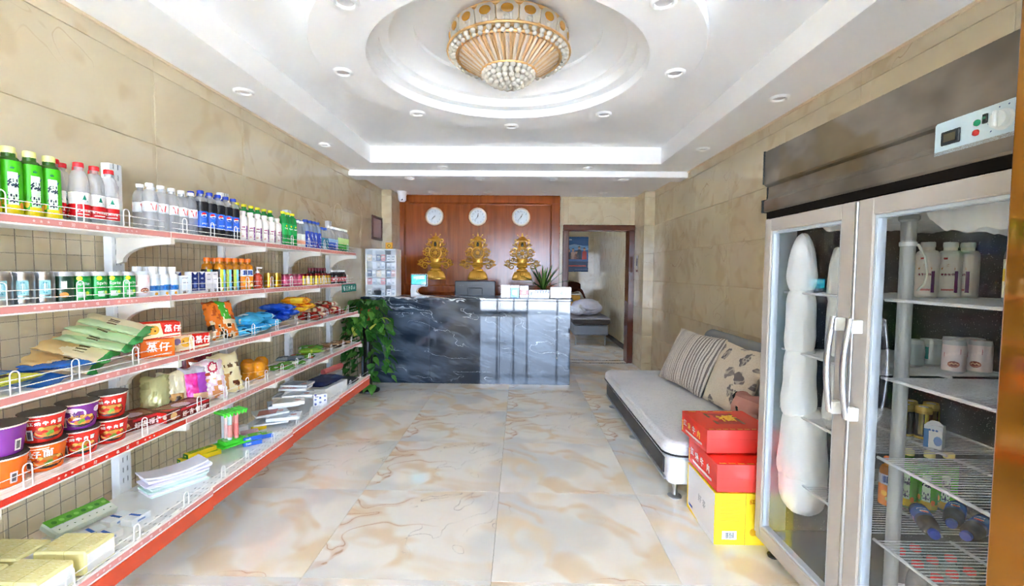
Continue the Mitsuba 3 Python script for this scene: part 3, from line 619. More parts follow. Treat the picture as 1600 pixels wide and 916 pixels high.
def d_spritecan(m, f, h, R):
    m.latin('Sprite', -0.016, 0.62 * h, 0.011, f, '#eef8ee', True); m.disc(-0.006, 0.90 * h, 0.009, f, '#f0d626'); m.rect(-0.012, 0.012, 0.10 * h, 0.34 * h, f, '#cfdfd2', 3); m.disc(0.016, 0.26 * h, 0.010, f, '#5fc04a'); m.disc(0.016, 0.28 * h, 0.006, f, '#d7e04a')
def d_darkcan(m, f, h, R): m.rect(-0.008, 0.008, 0.48 * h, 0.8 * h, f, '#d7e3da', 2); m.disc(0.0, 0.25 * h, 0.013, f, '#d78a3a', 0.010)
def d_porridge(m, f, h, R):
    k = lambda x, y: (lambda q: q * np.array([1.012, 1.012, 1]))(f(x, y))
    m.poly2([[-0.024, 0.48 * h], [0.024, 0.66 * h], [0.024, 0.86 * h], [-0.024, 0.68 * h]], f, '#c3203c')
    for i in range(4): m.strokes('福好吉福'[i], -0.020 + i * 0.0105, (0.545 + 0.039 * i) * h, 0.009, k, '#fdf0f0', 0.17)
    m.disc(0.006, 0.26 * h, 0.017, f, '#b06a5a', 0.13 * h); m.disc(0.006, 0.28 * h, 0.013, k, '#7c3a34', 0.09 * h)
    for i in range(5): m.disc(0.0 + 0.005 * i - 0.004, (0.27 + 0.03 * (i % 2)) * h, 0.003, lambda x, y: f(x, y) * np.array([1.02, 1.02, 1]), '#d9a58a')
def d_milk(m, f, h, R): m.rect(-R * 3.1, R * 3.1, 0.30 * h, 0.62 * h, f, '#2f7cc4', 14); m.rect(-0.012, 0.012, 0.38 * h, 0.54 * h, f, '#1b5aa6', 3); m.disc(0.008, 0.12 * h, 0.007, f, '#e2a43a')
def d_juice(m, f, h, R):
    m.rect(-0.020, -0.004, 0, h, f, '#b9cf3a', 3); m.rect(-0.004, 0.010, 0.0, h, f, '#7fc4d8', 3); m.rect(-0.022, 0.016, 0.68 * h, 0.78 * h, f, '#d34b55', 4)
    m.disc(-0.006, 0.14 * h, 0.009, f, '#d9494f'); m.disc(0.006, 0.44 * h, 0.007, f, '#e8b52a'); m.rect(-0.02, -0.010, 0.05 * h, 0.2 * h, f, '#f3f3e6', 2)
def d_orange(m, f, h, R):
    m.rect(-R * 3.1, R * 3.1, 0.68 * h, h, f, '#dfe8f4', 14); m.rect(-0.016, 0.018, 0.74 * h, 0.96 * h, f, '#1d3f8c', 4); m.disc(-0.006, 0.4 * h, 0.011, f, '#f6c23c'); m.disc(0.008, 0.24 * h, 0.010, f, '#f2e2a0'); m.disc(0.012, 0.08 * h, 0.008, f, '#3f8a35')
def d_cola(m, f, h, R): m.rect(-R * 3.1, R * 3.1, 0.1 * h, 0.9 * h, f, '#b71c22', 12); m.rect(-0.010, 0.010, 0.35 * h, 0.62 * h, f, '#f1e4e4', 3)
def d_pump(m, f, h, R):
    for i in range(7): m.disc((i % 3 - 1) * 0.012, (0.12 + 0.125 * i) * h, 0.007, f, ('#e98f7c', '#f4c9a8', '#e8dcc8')[i % 3])

P = {}
P['tea'] = bottle(0.238, 0.0305, 0.017, '#f1ec9a', 'satin', '#2f5a12', (0.06, 0.80, '#3fb414'), 0.72, 0.0175, 0.022, d_tea)
P['redwater'] = bottle(0.242, 0.0310, 0.013, '#d3222a', 'clear_plastic', '#ffffff', (0.13, 0.52, '#f4f4f4'), 0.55, 0.0165, 0.018, d_redwater, n=20)
P['water'] = bottle(0.228, 0.0300, 0.012, '#f3f4f4', 'clear_plastic', '#ffffff', (0.42, 0.62, '#e6eaec'), 0.66, 0.0160, 0.016, d_whitewater, n=20)
P['pepsi'] = bottle(0.252, 0.0325, 0.013, '#1c3ba8', 'clear_plastic', '#ffffff', (0.03, 0.76, '#0c0f18', [(0.22, '#1f62d6'), (0.56, '#0c0f18')]), 0.78, 0.0160, 0.018, d_pepsi, liquid=('#160c0a', 0.78))
P['cream'] = bottle(0.192, 0.0300, 0.017, '#f4f2ee', 'satin', '#efe9e4', (0.08, 0.70, '#f3eee9'), 0.74, 0.0190, 0.018, d_cream)
P['sprite'] = bottle(0.252, 0.0310, 0.013, '#e6df2a', 'tinted_plastic', '#0f8f3e', (0.34, 0.66, '#13a04c'), 0.64, 0.0160, 0.017, d_sprite)
P['vitamin'] = bottle(0.210, 0.0300, 0.016, '#eef0f0', 'clear_plastic', '#ffffff', (0.06, 0.52, '#dfe3dc', [(0.14, '#dba489'), (0.30, '#e4e6de')]), 0.66, 0.0180, 0.018, None)
P['bluesport'] = bottle(0.232, 0.0310, 0.018, '#1d3f9e', 'clear_plastic', '#ffffff', (0.05, 0.60, '#1a3aa0'), 0.66, 0.0195, 0.022, d_blue, liquid=('#6f98c8', 0.82))
P['tealdrink'] = bottle(0.200, 0.0300, 0.016, '#2450b0', 'clear_plastic', '#ffffff', (0.05, 0.55, '#1b6d86'), 0.62, 0.0175, 0.02, d_blue)
P['blueliq'] = bottle(0.225, 0.0300, 0.014, '#e8eef0', 'clear_plastic', '#ffffff', (0.02, 0.50, '#233f96', [(0.2, '#2b57b4'), (0.36, '#8fb4d0')]), 0.62, 0.0165, 0.02, None)
P['greenliq'] = bottle(0.225, 0.0300, 0.014, '#eef2e6', 'clear_plastic', '#ffffff', (0.02, 0.60, '#0d5f46', [(0.14, '#2f9a3a'), (0.34, '#b9d38a')]), 0.62, 0.0165, 0.02, None)
P['beer'] = can(0.118, 0.0325, [(0.0, '#b9bec4'), (1.0, '#b9bec4')], d_beer, bsdf='metal')
P['greencan'] = can(0.118, 0.0325, [(0.0, '#0d6a2e'), (0.9, '#109a3c'), (1.0, '#0c7a34')], d_spritecan)
P['darkcan'] = can(0.118, 0.0325, [(0.0, '#0b2a1c'), (1.0, '#0c3826')], d_darkcan)
P['porridge'] = can(0.120, 0.0340, [(0.0, '#e9dfe2'), (1.0, '#f0e4e6')], d_porridge, bsdf='satin')
P['goldjar'] = can(0.108, 0.0300, [(0.0, '#8a5a10'), (0.88, '#c8922a'), (1.0, '#d9b04a')], None, '#e0bd62', 'metal')
P['marooncan'] = can(0.100, 0.0270, [(0.0, '#5e1626'), (1.0, '#b0335a')], lambda m, f, h, R: m.rect(-0.008, 0.008, 0.2 * h, 0.8 * h, f, '#c96a86', 2), '#7d2034')
P['goldcan'] = can(0.100, 0.0250, [(0.0, '#c29a2c'), (1.0, '#d8b03c')], lambda m, f, h, R: m.rect(-0.010, 0.004, 0.1 * h, 0.75 * h, f, '#e9e0c4', 2), '#6a1a1c', 'metal')
P['milk'] = bottle(0.142, 0.0265, 0.016, '#f6f6f6', 'satin', '#eff3f7', (0.04, 0.62, '#dfe9f3'), 0.66, 0.0180, 0.022, d_milk)
P['juice'] = bottle(0.198, 0.0290, 0.015, '#e8701c', 'tinted_plastic', '#c8790f', (0.02, 0.66, '#15160f'), 0.68, 0.0175, 0.022, d_juice, liquid=('#d98a12', 0.82))
P['orange'] = bottle(0.198, 0.0300, 0.015, '#e8701c', 'tinted_plastic', '#c8790f', (0.02, 0.66, '#ea8a24'), 0.68, 0.0175, 0.022, d_orange, liquid=('#d98a12', 0.82))
P['sauce'] = bottle(0.150, 0.0240, 0.013, '#6e1222', 'tinted_plastic', '#2a0d0c', (0.10, 0.58, '#5e1420'), 0.62, 0.0160, 0.028, None)
P['cola'] = bottle(0.130, 0.0260, 0.012, '#ece6e2', 'tinted_plastic', '#1a0c0b', (0.18, 0.52, '#b71c22'), 0.58, 0.0150, 0.016, d_cola)
def pump():
    m = Mesh().lathe([(0.026, 0), (0.029, 0.006), (0.029, 0.085), (0.022, 0.10), (0.011, 0.104), (0.011, 0.112)], 16, C('#c4432c'))
    d_pump(m, cyl(0.029, 0.0), 0.09, 0.029)
    q = Mesh().lathe([(0.012, 0.108), (0.012, 0.120), (0.004, 0.122), (0.004, 0.138), (0.009, 0.139), (0.009, 0.148)], 10, C('#f2f2f2')); q.box(-0.004, 0.030, -0.005, 0.005, 0.140, 0.147, C('#f2f2f2'))
    return [('body', m.ply('satin', 40)), ('pump_head', q.ply('satin', 30))]
P['pump'] = pump()
def carton(w, d, h, front, side, kind):
    m = Mesh().box(-d / 2, d / 2, -w / 2, w / 2, 0, h, C(side), 0.0015)
    f = face((d / 2, -w / 2, 0), (0, 1, 0), (0, 0, 1))
    g = face((-d / 2, -w / 2, 0), (1, 0, 0), (0, 0, 1))
    if kind == 'dark':
        m.rect(0.001, w - 0.001, h * 0.16, h * 0.97, f, front); m.poly2([[w * .2, h * .97], [w * .8, h * .97], [w * .5, h * .86]], face((d / 2 + .0004, -w / 2, 0), (0, 1, 0), (0, 0, 1)), '#e8edf4')
        k = face((d / 2 + .0004, -w / 2, 0), (0, 1, 0), (0, 0, 1)); m.disc(w / 2, h * 0.7, w * 0.22, k, '#d7def0', w * 0.1); m.rect(w * .3, w * .7, h * .3, h * .56, k, '#5d6ea8')
    else:
        k = face((d / 2, -w / 2, 0), (0, 1, 0), (0, 0, 1))
        for j, hh in enumerate((.86, .62, .18)): m.rect(w * .25, w * .75, h * hh, h * (hh + .05), k, '#a6a4ae')
        m.disc(w / 2, h * 0.12, w * 0.18, k, '#8a7c6e')
    for q in (0, 1): m.rect(d * .2, d * .8, h * (.3 + .3 * q), h * (.36 + .3 * q), g, '#b9c3d6')
    return [('pack', m.ply('satin', 0))]
P['darkcarton'] = carton(0.044, 0.040, 0.118, '#1b2b6e', '#eef0f4', 'dark')
P['palecarton'] = carton(0.044, 0.040, 0.118, '#eeeeee', '#ecebee', 'pale')
P['bluecarton'] = carton(0.062, 0.045, 0.098, '#2f78c0', '#dfe9f1', 'pale')

def put(kind, base, label, cat, group, x, y, z, rz=None): return stamp(P[kind], base, label, cat, group, at(x, y, z + 0.0006, rnd.uniform(-38, -14) if rz is None else rz))
def row(kind, base, desc, cat, group, spots, z, ref, rz=None):
    """spots: (x, y); labels count along the row from the shop-front end"""
    for i, (x, y) in enumerate(spots):
        put(kind, base, f'{desc}, {ORD[i]} {ref}', cat, group, x, y, z, rz)
Z1, Z2, Z3, Z4 = [t[0] for t in TIER]; Z1 += .001; Z2 += .001; Z3 += .001; Z4 += .001
FR = 'in front row on top shelf'; BK = 'in back row on top shelf'
row('tea', 'tea_bottle', 'green tea bottle with pale yellow cap', 'bottle', 'green tea bottles', [(-1.713, 1.424 + 0.0645 * i) for i in range(4)], Z1, FR)
row('tea', 'tea_bottle', 'green tea bottle with pale yellow cap', 'bottle', 'green tea bottles', [(-1.779, 1.42 + 0.065 * i) for i in range(3)], Z1, BK)
row('redwater', 'water_bottle', 'red-capped water bottle with red and white label', 'bottle', 'red-capped water bottles', [(-1.752, 1.671), (-1.712, 1.726), (-1.712, 1.790), (-1.712, 1.854)], Z1, FR)
row('redwater', 'water_bottle', 'red-capped water bottle with red and white label', 'bottle', 'red-capped water bottles', [(-1.79, 1.735 + 0.066 * i) for i in range(3)], Z1, BK)
row('water', 'water_bottle', 'white-capped clear water bottle', 'bottle', 'white-capped water bottles', [(-1.712, 2.06 + 0.064 * i) for i in range(5)], Z1, FR)
row('water', 'water_bottle', 'white-capped clear water bottle', 'bottle', 'white-capped water bottles', [(-1.778, 2.085 + 0.064 * i) for i in range(5)], Z1, BK)
row('pepsi', 'cola_bottle', 'blue-capped cola bottle with black and blue label', 'bottle', 'blue-capped cola bottles', [(-1.708, 2.385 + 0.068 * i) for i in range(5)], Z1, FR, -28)
row('pepsi', 'cola_bottle', 'blue-capped cola bottle with black and blue label', 'bottle', 'blue-capped cola bottles', [(-1.778, 2.41 + 0.068 * i) for i in range(5)], Z1, BK, -28)
row('cream', 'milk_drink_bottle', 'white milk drink bottle with white cap', 'bottle', 'white milk drink bottles', [(-1.708, 2.745 + 0.078 * i) for i in range(6)], Z1, FR)
row('sprite', 'soda_bottle', 'green soda bottle with yellow cap', 'bottle', 'green soda bottles', [(-1.778, 2.80 + 0.075 * i) for i in range(6)], Z1, BK)
row('sprite', 'soda_bottle', 'green soda bottle with yellow cap', 'bottle', 'green soda bottles', [(-1.706, 3.215 + 0.066 * i) for i in range(3)], Z1, FR)
row('vitamin', 'vitamin_drink_bottle', 'pale drink bottle with white cap and orange-cream label', 'bottle', 'pale drink bottles', [(-1.706, 3.415 + 0.066 * i) for i in range(2)], Z1, FR)
row('bluesport', 'sport_drink_bottle', 'blue-capped sport drink bottle with blue and orange label', 'bottle', 'blue sport drink bottles', [(-1.706, 3.55 + 0.07 * i) for i in range(4)], Z1, FR)
row('bluesport', 'sport_drink_bottle', 'blue-capped sport drink bottle with blue and orange label', 'bottle', 'blue sport drink bottles', [(-1.776, 3.50 + 0.07 * i) for i in range(4)], Z1, BK)
row('tealdrink', 'teal_drink_bottle', 'short teal drink bottle with blue cap', 'bottle', 'short teal drink bottles', [(-1.706, 3.84 + 0.066 * i) for i in range(2)], Z1, FR)
row('blueliq', 'cleaner_bottle', 'clear bottle with deep blue label and pale cap', 'bottle', 'clear bottles with blue label', [(-1.706, 3.98 + 0.066 * i) for i in range(3)], Z1, FR)
row('greenliq', 'cleaner_bottle', 'clear bottle with green and yellow label', 'bottle', 'clear bottles with green label', [(-1.706, 4.18 + 0.066 * i) for i in range(4)], Z1, FR)
F2 = 'in front row on second shelf'; B2 = 'in back row on second shelf'
row('beer', 'beer_can', 'silver can with turquoise print', 'can', 'silver cans', [(-1.712, 1.375 + 0.068 * i) for i in range(4)], Z2, F2)
row('beer', 'beer_can', 'silver can with turquoise print', 'can', 'silver cans', [(-1.785, 1.40 + 0.068 * i) for i in range(4)], Z2, B2)
put('darkcan', 'soda_can', 'dark green can between silver and bright green cans', 'can', None, -1.712, 1.648, Z2)
row('greencan', 'soda_can', 'bright green soda can', 'can', 'bright green soda cans', [(-1.712, 1.716 + 0.068 * i) for i in range(4)], Z2, F2)
row('greencan', 'soda_can', 'bright green soda can', 'can', 'bright green soda cans', [(-1.785, 1.69 + 0.068 * i) for i in range(5)], Z2, B2)
put('porridge', 'porridge_can', 'pinkish white can with slanted red banner beside the green soda cans', 'can', None, -1.714, 1.995, Z2, -30)
row('milk', 'milk_bottle', 'small white milk bottle with blue band', 'bottle', 'small white milk bottles', [(-1.712, 2.06 + 0.058 * i) for i in range(3)], Z2, F2)
row('milk', 'milk_bottle', 'small white milk bottle with blue band', 'bottle', 'small white milk bottles', [(-1.775, 2.05 + 0.058 * i) for i in range(4)], Z2, B2)
put('bluecarton', 'milk_carton', 'low white and blue carton between milk bottles and dark blue cartons', 'carton', None, -1.712, 2.243, Z2, -18)
row('darkcarton', 'milk_carton', 'white carton with dark blue face', 'carton', 'dark blue cartons', [(-1.712, 2.31), (-1.712, 2.362), (-1.772, 2.27)], Z2, 'on second shelf', -6)
row('palecarton', 'milk_carton', 'pale grey carton beside the dark blue cartons', 'carton', 'pale grey cartons', [(-1.712, 2.414), (-1.712, 2.466)], Z2, 'on second shelf', -6)
row('juice', 'juice_bottle', 'orange-capped juice bottle with black and green label', 'bottle', 'juice bottles with black and green label', [(-1.712, 2.535 + 0.064 * i) for i in range(3)], Z2, F2)
row('juice', 'juice_bottle', 'orange-capped juice bottle with black and green label', 'bottle', 'juice bottles with black and green label', [(-1.776, 2.52 + 0.064 * i) for i in range(3)], Z2, B2)
row('orange', 'juice_bottle', 'orange-capped juice bottle with orange and blue label', 'bottle', 'juice bottles with orange label', [(-1.712, 2.73 + 0.066 * i) for i in range(2)], Z2, F2)
row('orange', 'juice_bottle', 'orange-capped juice bottle with orange and blue label', 'bottle', 'juice bottles with orange label', [(-1.776, 2.715 + 0.066 * i) for i in range(3)], Z2, B2)
put('pump', 'pump_bottle', 'small red flowered bottle with white pump head', 'bottle', None, -1.712, 2.90, Z2, 10)
row('goldjar', 'gold_jar', 'shiny gold jar', 'jar', 'shiny gold jars', [(-1.712, 3.03 + 0.10 * i) for i in range(2)], Z2, F2)
row('marooncan', 'maroon_can', 'maroon and pink can', 'can', 'maroon cans', [(-1.712, 3.235 + 0.07 * i) for i in range(4)], Z2, F2)
row('goldcan', 'gold_can', 'slim gold can with dark top', 'can', 'slim gold cans', [(-1.712, 3.515 + 0.068 * i) for i in range(3)] + [(-1.712, 3.74 + 0.058 * i) for i in range(5)], Z2, F2)
row('sauce', 'sauce_bottle', 'dark bottle with maroon cap', 'bottle', 'dark bottles with maroon cap', [(-1.792, 3.80 + 0.056 * i) for i in range(6)], Z2, B2)
row('cola', 'small_cola_bottle', 'small dark bottle with pale cap and red label', 'bottle', 'small dark bottles with red label', [(-1.712, 4.065 + 0.066 * i) for i in range(5)], Z2, F2)
# green card on the lip
m = Mesh().box(-0.002, 0.002, 0, 0.36, 0, 0.075, C('#0e6f5c'), 0.001)
f = face((0.002, 0.0, 0), (0, 1, 0), (0, 0, 1))
for i, ch in enumerate('福吉好茶山'): m.strokes(ch, 0.03 + 0.062 * i, 0.018, 0.045, f, '#d9efe6', 0.13)
sg = thing('shelf_sign', 'small green sign with pale lettering hanging from the end of the second shelf', 'sign'); part(sg, 'board', m.ply('satin', 0), at(-1.645, 4.12, 1.186))

# ------------------------------------------------------------------ bags, boxes and papers on the lower tiers
def bag(w, h, th, colfn, seed=0, nu=22, nv=26, seal=0.10, wr=0.35, sag=0.0):
    """a filled bag in its own plane: u across (x), v up (y), bulging in z; crimped seals at both ends"""
    rg = np.random.default_rng(seed); u = np.linspace(-1, 1, nu + 1); v = np.linspace(-1, 1, nv + 1); U, V = np.meshgrid(u, v, indexing='ij')
    vs = np.clip((1 - np.abs(V)) / seal - 0.15, 0, 1); body = np.sqrt(np.clip(1 - np.abs(U) ** 3.2, 0, 1)) * np.sqrt(np.clip(1 - np.abs(V) ** 4.5, 0, 1)) * vs ** 0.6
    wn = meshkit.fbm(np.stack([U * 2.2 + seed * 3.1, V * 2.6 + seed, 0 * U], -1), 3, seed) - 0.5
    t = th / 2 * body * (1 + wr * wn * 1.6 - sag * V); edge = 0.004 * np.sin(V * 23 + seed) * w / 0.15
    X = (U * (1 - 0.05 * body) * w / 2) + edge * (np.abs(U) > 0.98); Y = V * h / 2 + 0.006 * np.sin(U * 5 + seed) * (np.abs(V) > 0.9)
    rip = 0.0008 * np.sin(U * 60) * (np.abs(V) > 1 - seal)
    top = np.stack([X, Y, t + rip + 0.0006 + wn * 0.006], -1).reshape(-1, 3); bot = np.stack([X, Y, -t + rip - 0.0006 + wn * 0.006], -1).reshape(-1, 3)
    i, j = [q.reshape(-1) for q in np.meshgrid(np.arange(nu), np.arange(nv), indexing='ij')]
    q = np.stack([i * (nv + 1) + j, (i + 1) * (nv + 1) + j, (i + 1) * (nv + 1) + j + 1, i * (nv + 1) + j + 1], 1)
    uc, vc = (u[i] + u[i + 1]) / 2, (v[j] + v[j + 1]) / 2
    col = np.array([C(colfn(a, b)) for a, b in zip(uc, vc)])
    m = Mesh(); m.add(top, q, col); m.add(bot, q[:, ::-1], col)
    return m
def lowest(m, R=None):
    V = m.arr()[0]; return V[:, 2].min()
TOPS = {}
def surface_points(m, M, n=2500):
    V, F, _ = m.arr(); V = V @ M[:3, :3].T; t = V[F]; a = np.linalg.norm(np.cross(t[:, 1] - t[:, 0], t[:, 2] - t[:, 0]), axis=1)
    rg = np.random.default_rng(5); i = rg.choice(len(F), n, p=a / a.sum()); r, q = rg.random((2, n)); w = r + q > 1; r, q = np.where(w, 1 - r, r), np.where(w, 1 - q, q)
    return np.vstack([V, t[i, 0] + r[:, None] * (t[i, 1] - t[i, 0]) + q[:, None] * (t[i, 2] - t[i, 0])])
def lay(base, label, cat, group, m, x, y, z, rz=0, rx=0, ry=0, bsdf='foil', name='pack', ang=40, extra=(), settle=True, soft=0.88, tilt=0):
    """lay a thing on the shelf at height z: kept between wire back and guard rail, resting on what already lies there"""
    M = np.array((T().rotate([0, 1, 0], float(tilt)) @ at(0, 0, 0, rz, 1.0, rx, ry)).matrix, float).reshape(4, 4)
    pts = surface_points(m, M); sc = 1.0
    tier = next((t for t in ((Z1, -1.65), (Z2, -1.66), (Z3, -1.63), (Z4, -1.60), (DECK5 + .001, -1.50)) if t[0] - 0.01 < z < t[0] + 0.25), None)
    if tier is not None:
        lo, hi = -1.898, tier[1] - 0.016; w = np.ptp(pts[:, 0])
        if w > hi - lo: sc = (hi - lo) / w; pts = pts * sc
        x = min(max(x, lo - pts[:, 0].min()), hi - pts[:, 0].max())
    low = pts[:, 2].min(); zz = z - low
    if tier is not None:
        T_ = TOPS.setdefault(tier[0], {}); g = 0.007; flat = abs(rx) < 30
        keys = [tuple(k) for k in np.floor((pts[:, :2] + [x, y]) / g).astype(int)]
        bot, top = {}, {}
        for k, h in zip(keys, pts[:, 2]): bot[k] = min(bot.get(k, 9), h); top[k] = max(top.get(k, -9), h)
        if settle:
            zz = tier[0] - low; req = sorted(T_[k] - b for k, b in bot.items() if k in T_)
            if flat and len(req) > 6: zz = max(zz, req[int(soft * (len(req) - 1))] + 0.001)
        for k, h in top.items():
            if flat: T_[k] = max(T_.get(k, -9), h + zz)
    tw = T().translate([float(x), float(y), float(zz + 0.0006)]).rotate([0, 1, 0], float(tilt)) @ at(0, 0, 0, rz, sc, rx, ry)
    k = thing(base, label, cat, group); part(k, name, m.ply(bsdf, ang), tw)
    for nm, mm, bs in extra: part(k, nm, mm.ply(bs, 0), tw)
    return k
def low_first(items, order): return [(i, items[i]) for i in order]
def spots(cols, bg, thr=0.62, sc=3.0, seed=0):
    def fn(u, v):
        n = meshkit.noise(np.array([u * sc + seed * 7.3, v * sc, seed * 1.7]), seed); 
        if n > thr: return cols[int(meshkit.noise(np.array([u * sc * 0.7, v * sc * 0.9, 9.0 + seed]), seed) * 2.999 * len(cols) / 3) % len(cols)]
        return bg
    return fn
# third shelf ------------------------------------------------------
def cf_blue(u, v): return '#1f5fae' if abs(v) > 0.55 or u < -0.4 else ('#7f9cc4' if math.sin(u * 6 + v * 4) > 0.1 else '#3a74b4')
def cf_yb(u, v): return '#3a2a1a' if abs(u + 0.1) < 0.35 and abs(v) < 0.5 and math.sin(v * 9 + u * 4) > -0.2 else '#c8c43a'
def cf_beige(u, v):
    if v > 0.78: return '#3a9a48'
    if abs(v - 0.1) < 0.16 and abs(u) < 0.5 and math.sin(u * 17) > -0.3: return '#5d4524'
    return '#d8b678' if v < -0.1 - 0.3 * math.sin(u * 3) else '#e5d3ac'
def cf_cream(u, v):
    if v > 0.80: return '#47a556'
    if abs(v + 0.15) < 0.13 and abs(u) < 0.5 and math.sin(u * 19 + 1) > -0.2: return '#6b5a3c'
    return '#dfd6b0' if u < 0.3 else '#b9cfa0'
lay('flat_bag', 'blue flat snack bag lying under the yellow and black pack, third shelf', 'snack bag', None, bag(0.20, 0.30, 0.035, cf_blue, 1), -1.79, 1.545, Z3, -70, tilt=10)
lay('flat_bag', 'yellow and black pack lying on the shelf edge before the blue bag', 'snack bag', None, bag(0.11, 0.20, 0.022, cf_yb, 2), -1.685, 1.435, Z3, 8)
lay('flat_bag', 'bright blue flat bag between yellow-black pack and beige bags', 'snack bag', None, bag(0.12, 0.20, 0.02, lambda u, v: '#1c63b8', 3), -1.70, 1.665, Z3, -40)
for i, (x, y, rz, tl, c, lb) in enumerate(((-1.84, 1.70, -56, 22, cf_beige, 'beige flat bag leaning highest against the wire back near the first post'), (-1.76, 1.76, -66, 22, cf_beige, 'orange-beige flat bag with dark lettering in front of the leaning bag'),
        (-1.80, 1.85, -60, 22, cf_cream, 'cream flat bag with green top and dark lettering'), (-1.73, 1.90, -66, 22, cf_cream, 'pale green and cream flat bag nearest the shelf edge'), (-1.80, 1.94, -62, 22, cf_cream, 'cream flat bag with green top, next to the red and orange boxes'))):
    lay('flat_bag', lb, 'snack bag', None, bag(0.16, 0.24, 0.022, c, 10 + i), x, y, Z3, rz, soft=0.93 if i else 0.0, tilt=tl)
def paperbox(dx, dy, dz, top, fx, fy, deco=None, b=0.0012):
    m = Mesh(); m.box(-dx / 2, dx / 2, -dy / 2, dy / 2, 0, dz, C(fx), b)
    m.rect(0.0008, dy - 0.0008, 0.0008, dz - 0.0008, face((dx / 2, -dy / 2, 0), (0, 1, 0), (0, 0, 1), 0.0003), fx)
    m.rect(0.0008, dx - 0.0008, 0.0008, dz - 0.0008, face((-dx / 2, -dy / 2, 0), (1, 0, 0), (0, 0, 1), 0.0003), fy)
    m.rect(0.0008, dx - 0.0008, 0.0008, dy - 0.0008, face((-dx / 2, -dy / 2, dz), (1, 0, 0), (0, 1, 0), 0.0003), top)
    if deco: deco(m, face((dx / 2, -dy / 2, 0), (0, 1, 0), (0, 0, 1), 0.0009), face((-dx / 2, -dy / 2, 0), (1, 0, 0), (0, 0, 1), 0.0009), face((-dx / 2, -dy / 2, dz), (1, 0, 0), (0, 1, 0), 0.0009), dx, dy, dz)
    return m
def up(fn, e=0.0006):
    def g(u, v):
        a = fn(np.array([0.0, 1.0, 0.0]), np.array([0.0, 0.0, 1.0])); n = np.cross(a[1] - a[0], a[2] - a[0]); return fn(u, v) + e * n / np.linalg.norm(n)
    return g
def dk_biscuit(m, F, S, Tt, dx, dy, dz):
    for f, w in ((F, dy), (S, dx)):
        hh = min(0.045, dz * 0.5); m.strokes('蒸仔', w / 2 - hh * 1.05, dz * 0.36, hh, f, '#fbf2ea', 0.13); m.rect(w * .15, w * .55, dz * .86, dz * .92, f, '#f0b9a0'); m.rect(w * .6, w * .9, dz * .12, dz * .18, f, '#f3c8ae')
def dk_biscuit2(m, F, S, Tt, dx, dy, dz):
    m.rect(0.002, dy * 0.99, dz * 0.02, dz * 0.98, F, '#f1dcb4'); g = up(F)
    m.poly2([[dy * .56, dz * .98], [dy * .98, dz * .98], [dy * .98, dz * .30], [dy * .62, dz * .26]], g, '#c9281e'); m.poly2([[dy * .2, dz * .02], [dy * .98, dz * .18], [dy * .98, dz * .10], [dy * .3, 0.0]], g, '#c9281e')
    k = up(g); m.strokes('蒸仔', dy * .64, dz * .42, min(0.036, dz * .42), k, '#fbf2ea', 0.14); m.disc(dy * .42, dz * .56, dz * .30, g, '#e8b53c'); m.disc(dy * .22, dz * .62, dz * .20, g, '#8d7fae')
    m.disc(dy * .36, dz * .62, 0.004, k, '#8a5a1a'); m.disc(dy * .45, dz * .5, 0.004, k, '#8a5a1a'); m.disc(dy * .14, dz * .22, dz * .12, g, '#b9b66a')
    dk = min(0.04, dz * 0.5); m.strokes('蒸仔', dx / 2 - dk * 1.05, dz * .36, dk, S, '#fbf2ea', 0.13)
bx = thing
def boxput(label, mesh, x, y, z, rz, base='biscuit_box', cat='box', group=None): lay(base, label, cat, group, mesh, x, y, z, rz, bsdf='satin', ang=0, name='carton', settle=False)
boxput('orange snack box standing under the red box on the third shelf', paperbox(0.115, 0.13, 0.085, '#e8641e', '#ec6a1c', '#e8641e', dk_biscuit), -1.755, 2.115, Z3, -38)
boxput('red and cream snack box stacked on the orange box', paperbox(0.105, 0.185, 0.075, '#e0301e', '#d8301e', '#df2f1d', dk_biscuit2), -1.765, 2.128, Z3 + 0.0862, -38)
boxput('red and cream snack box standing in front at the shelf edge', paperbox(0.085, 0.20, 0.085, '#e8d0b0', '#d8301e', '#e3331f', dk_biscuit2), -1.70, 2.275, Z3, -25)
def cf_snack(u, v):
    if abs(u - 0.1 - 0.25 * (0.6 - v)) < 0.28 and v > -0.05: return '#46b02c' if meshkit.noise(np.array([u * 6, v * 6, 2.0])) < 0.75 else '#d6ecc0'
    if v > 0.86: return '#9a3c12'
    n = meshkit.noise(np.array([u * 5, v * 5, 7.0]))
    if v < -0.3 and n > 0.74: return '#3b2a14'
    if v < -0.1 and n > 0.45: return '#f1d9b0'
    return '#ec7d1c' if n < 0.7 else '#c65312'
lay('snack_bag', 'orange snack bag with green stripe leaning near the second post', 'snack bag', None, bag(0.165, 0.24, 0.065, cf_snack, 21), -1.80, 2.66, Z3, 62, 66, 0)
cyanf = spots(['#d9ecf2', '#1a5d86'], '#3fb0dc', 0.70, 2.6, 3)
for i, (x, y, rz, dz) in low_first(((-1.74, 2.765, -86, 0.0), (-1.74, 2.895, -86, 0.0), (-1.76, 2.835, -86, 0.0), (-1.76, 2.96, -92, 0.0), (-1.74, 3.03, -92, 0.0)), (0, 1, 4, 2, 3)):
    lay('snack_bag', 'light blue snack bag, ' + ['nearest the orange bag with green stripe', 'lower one in the middle of the pile', 'upper one, towards the orange bag', 'upper one, towards the dark blue bags', 'lower one next to the dark blue bags'][i], 'snack bag', None, bag(0.13, 0.19, 0.05, cyanf if i % 2 else spots(['#e8d8c8', '#202c40'], '#46b6e0', 0.74, 2.4, i), 30 + i), x, y, Z3 + dz, rz)
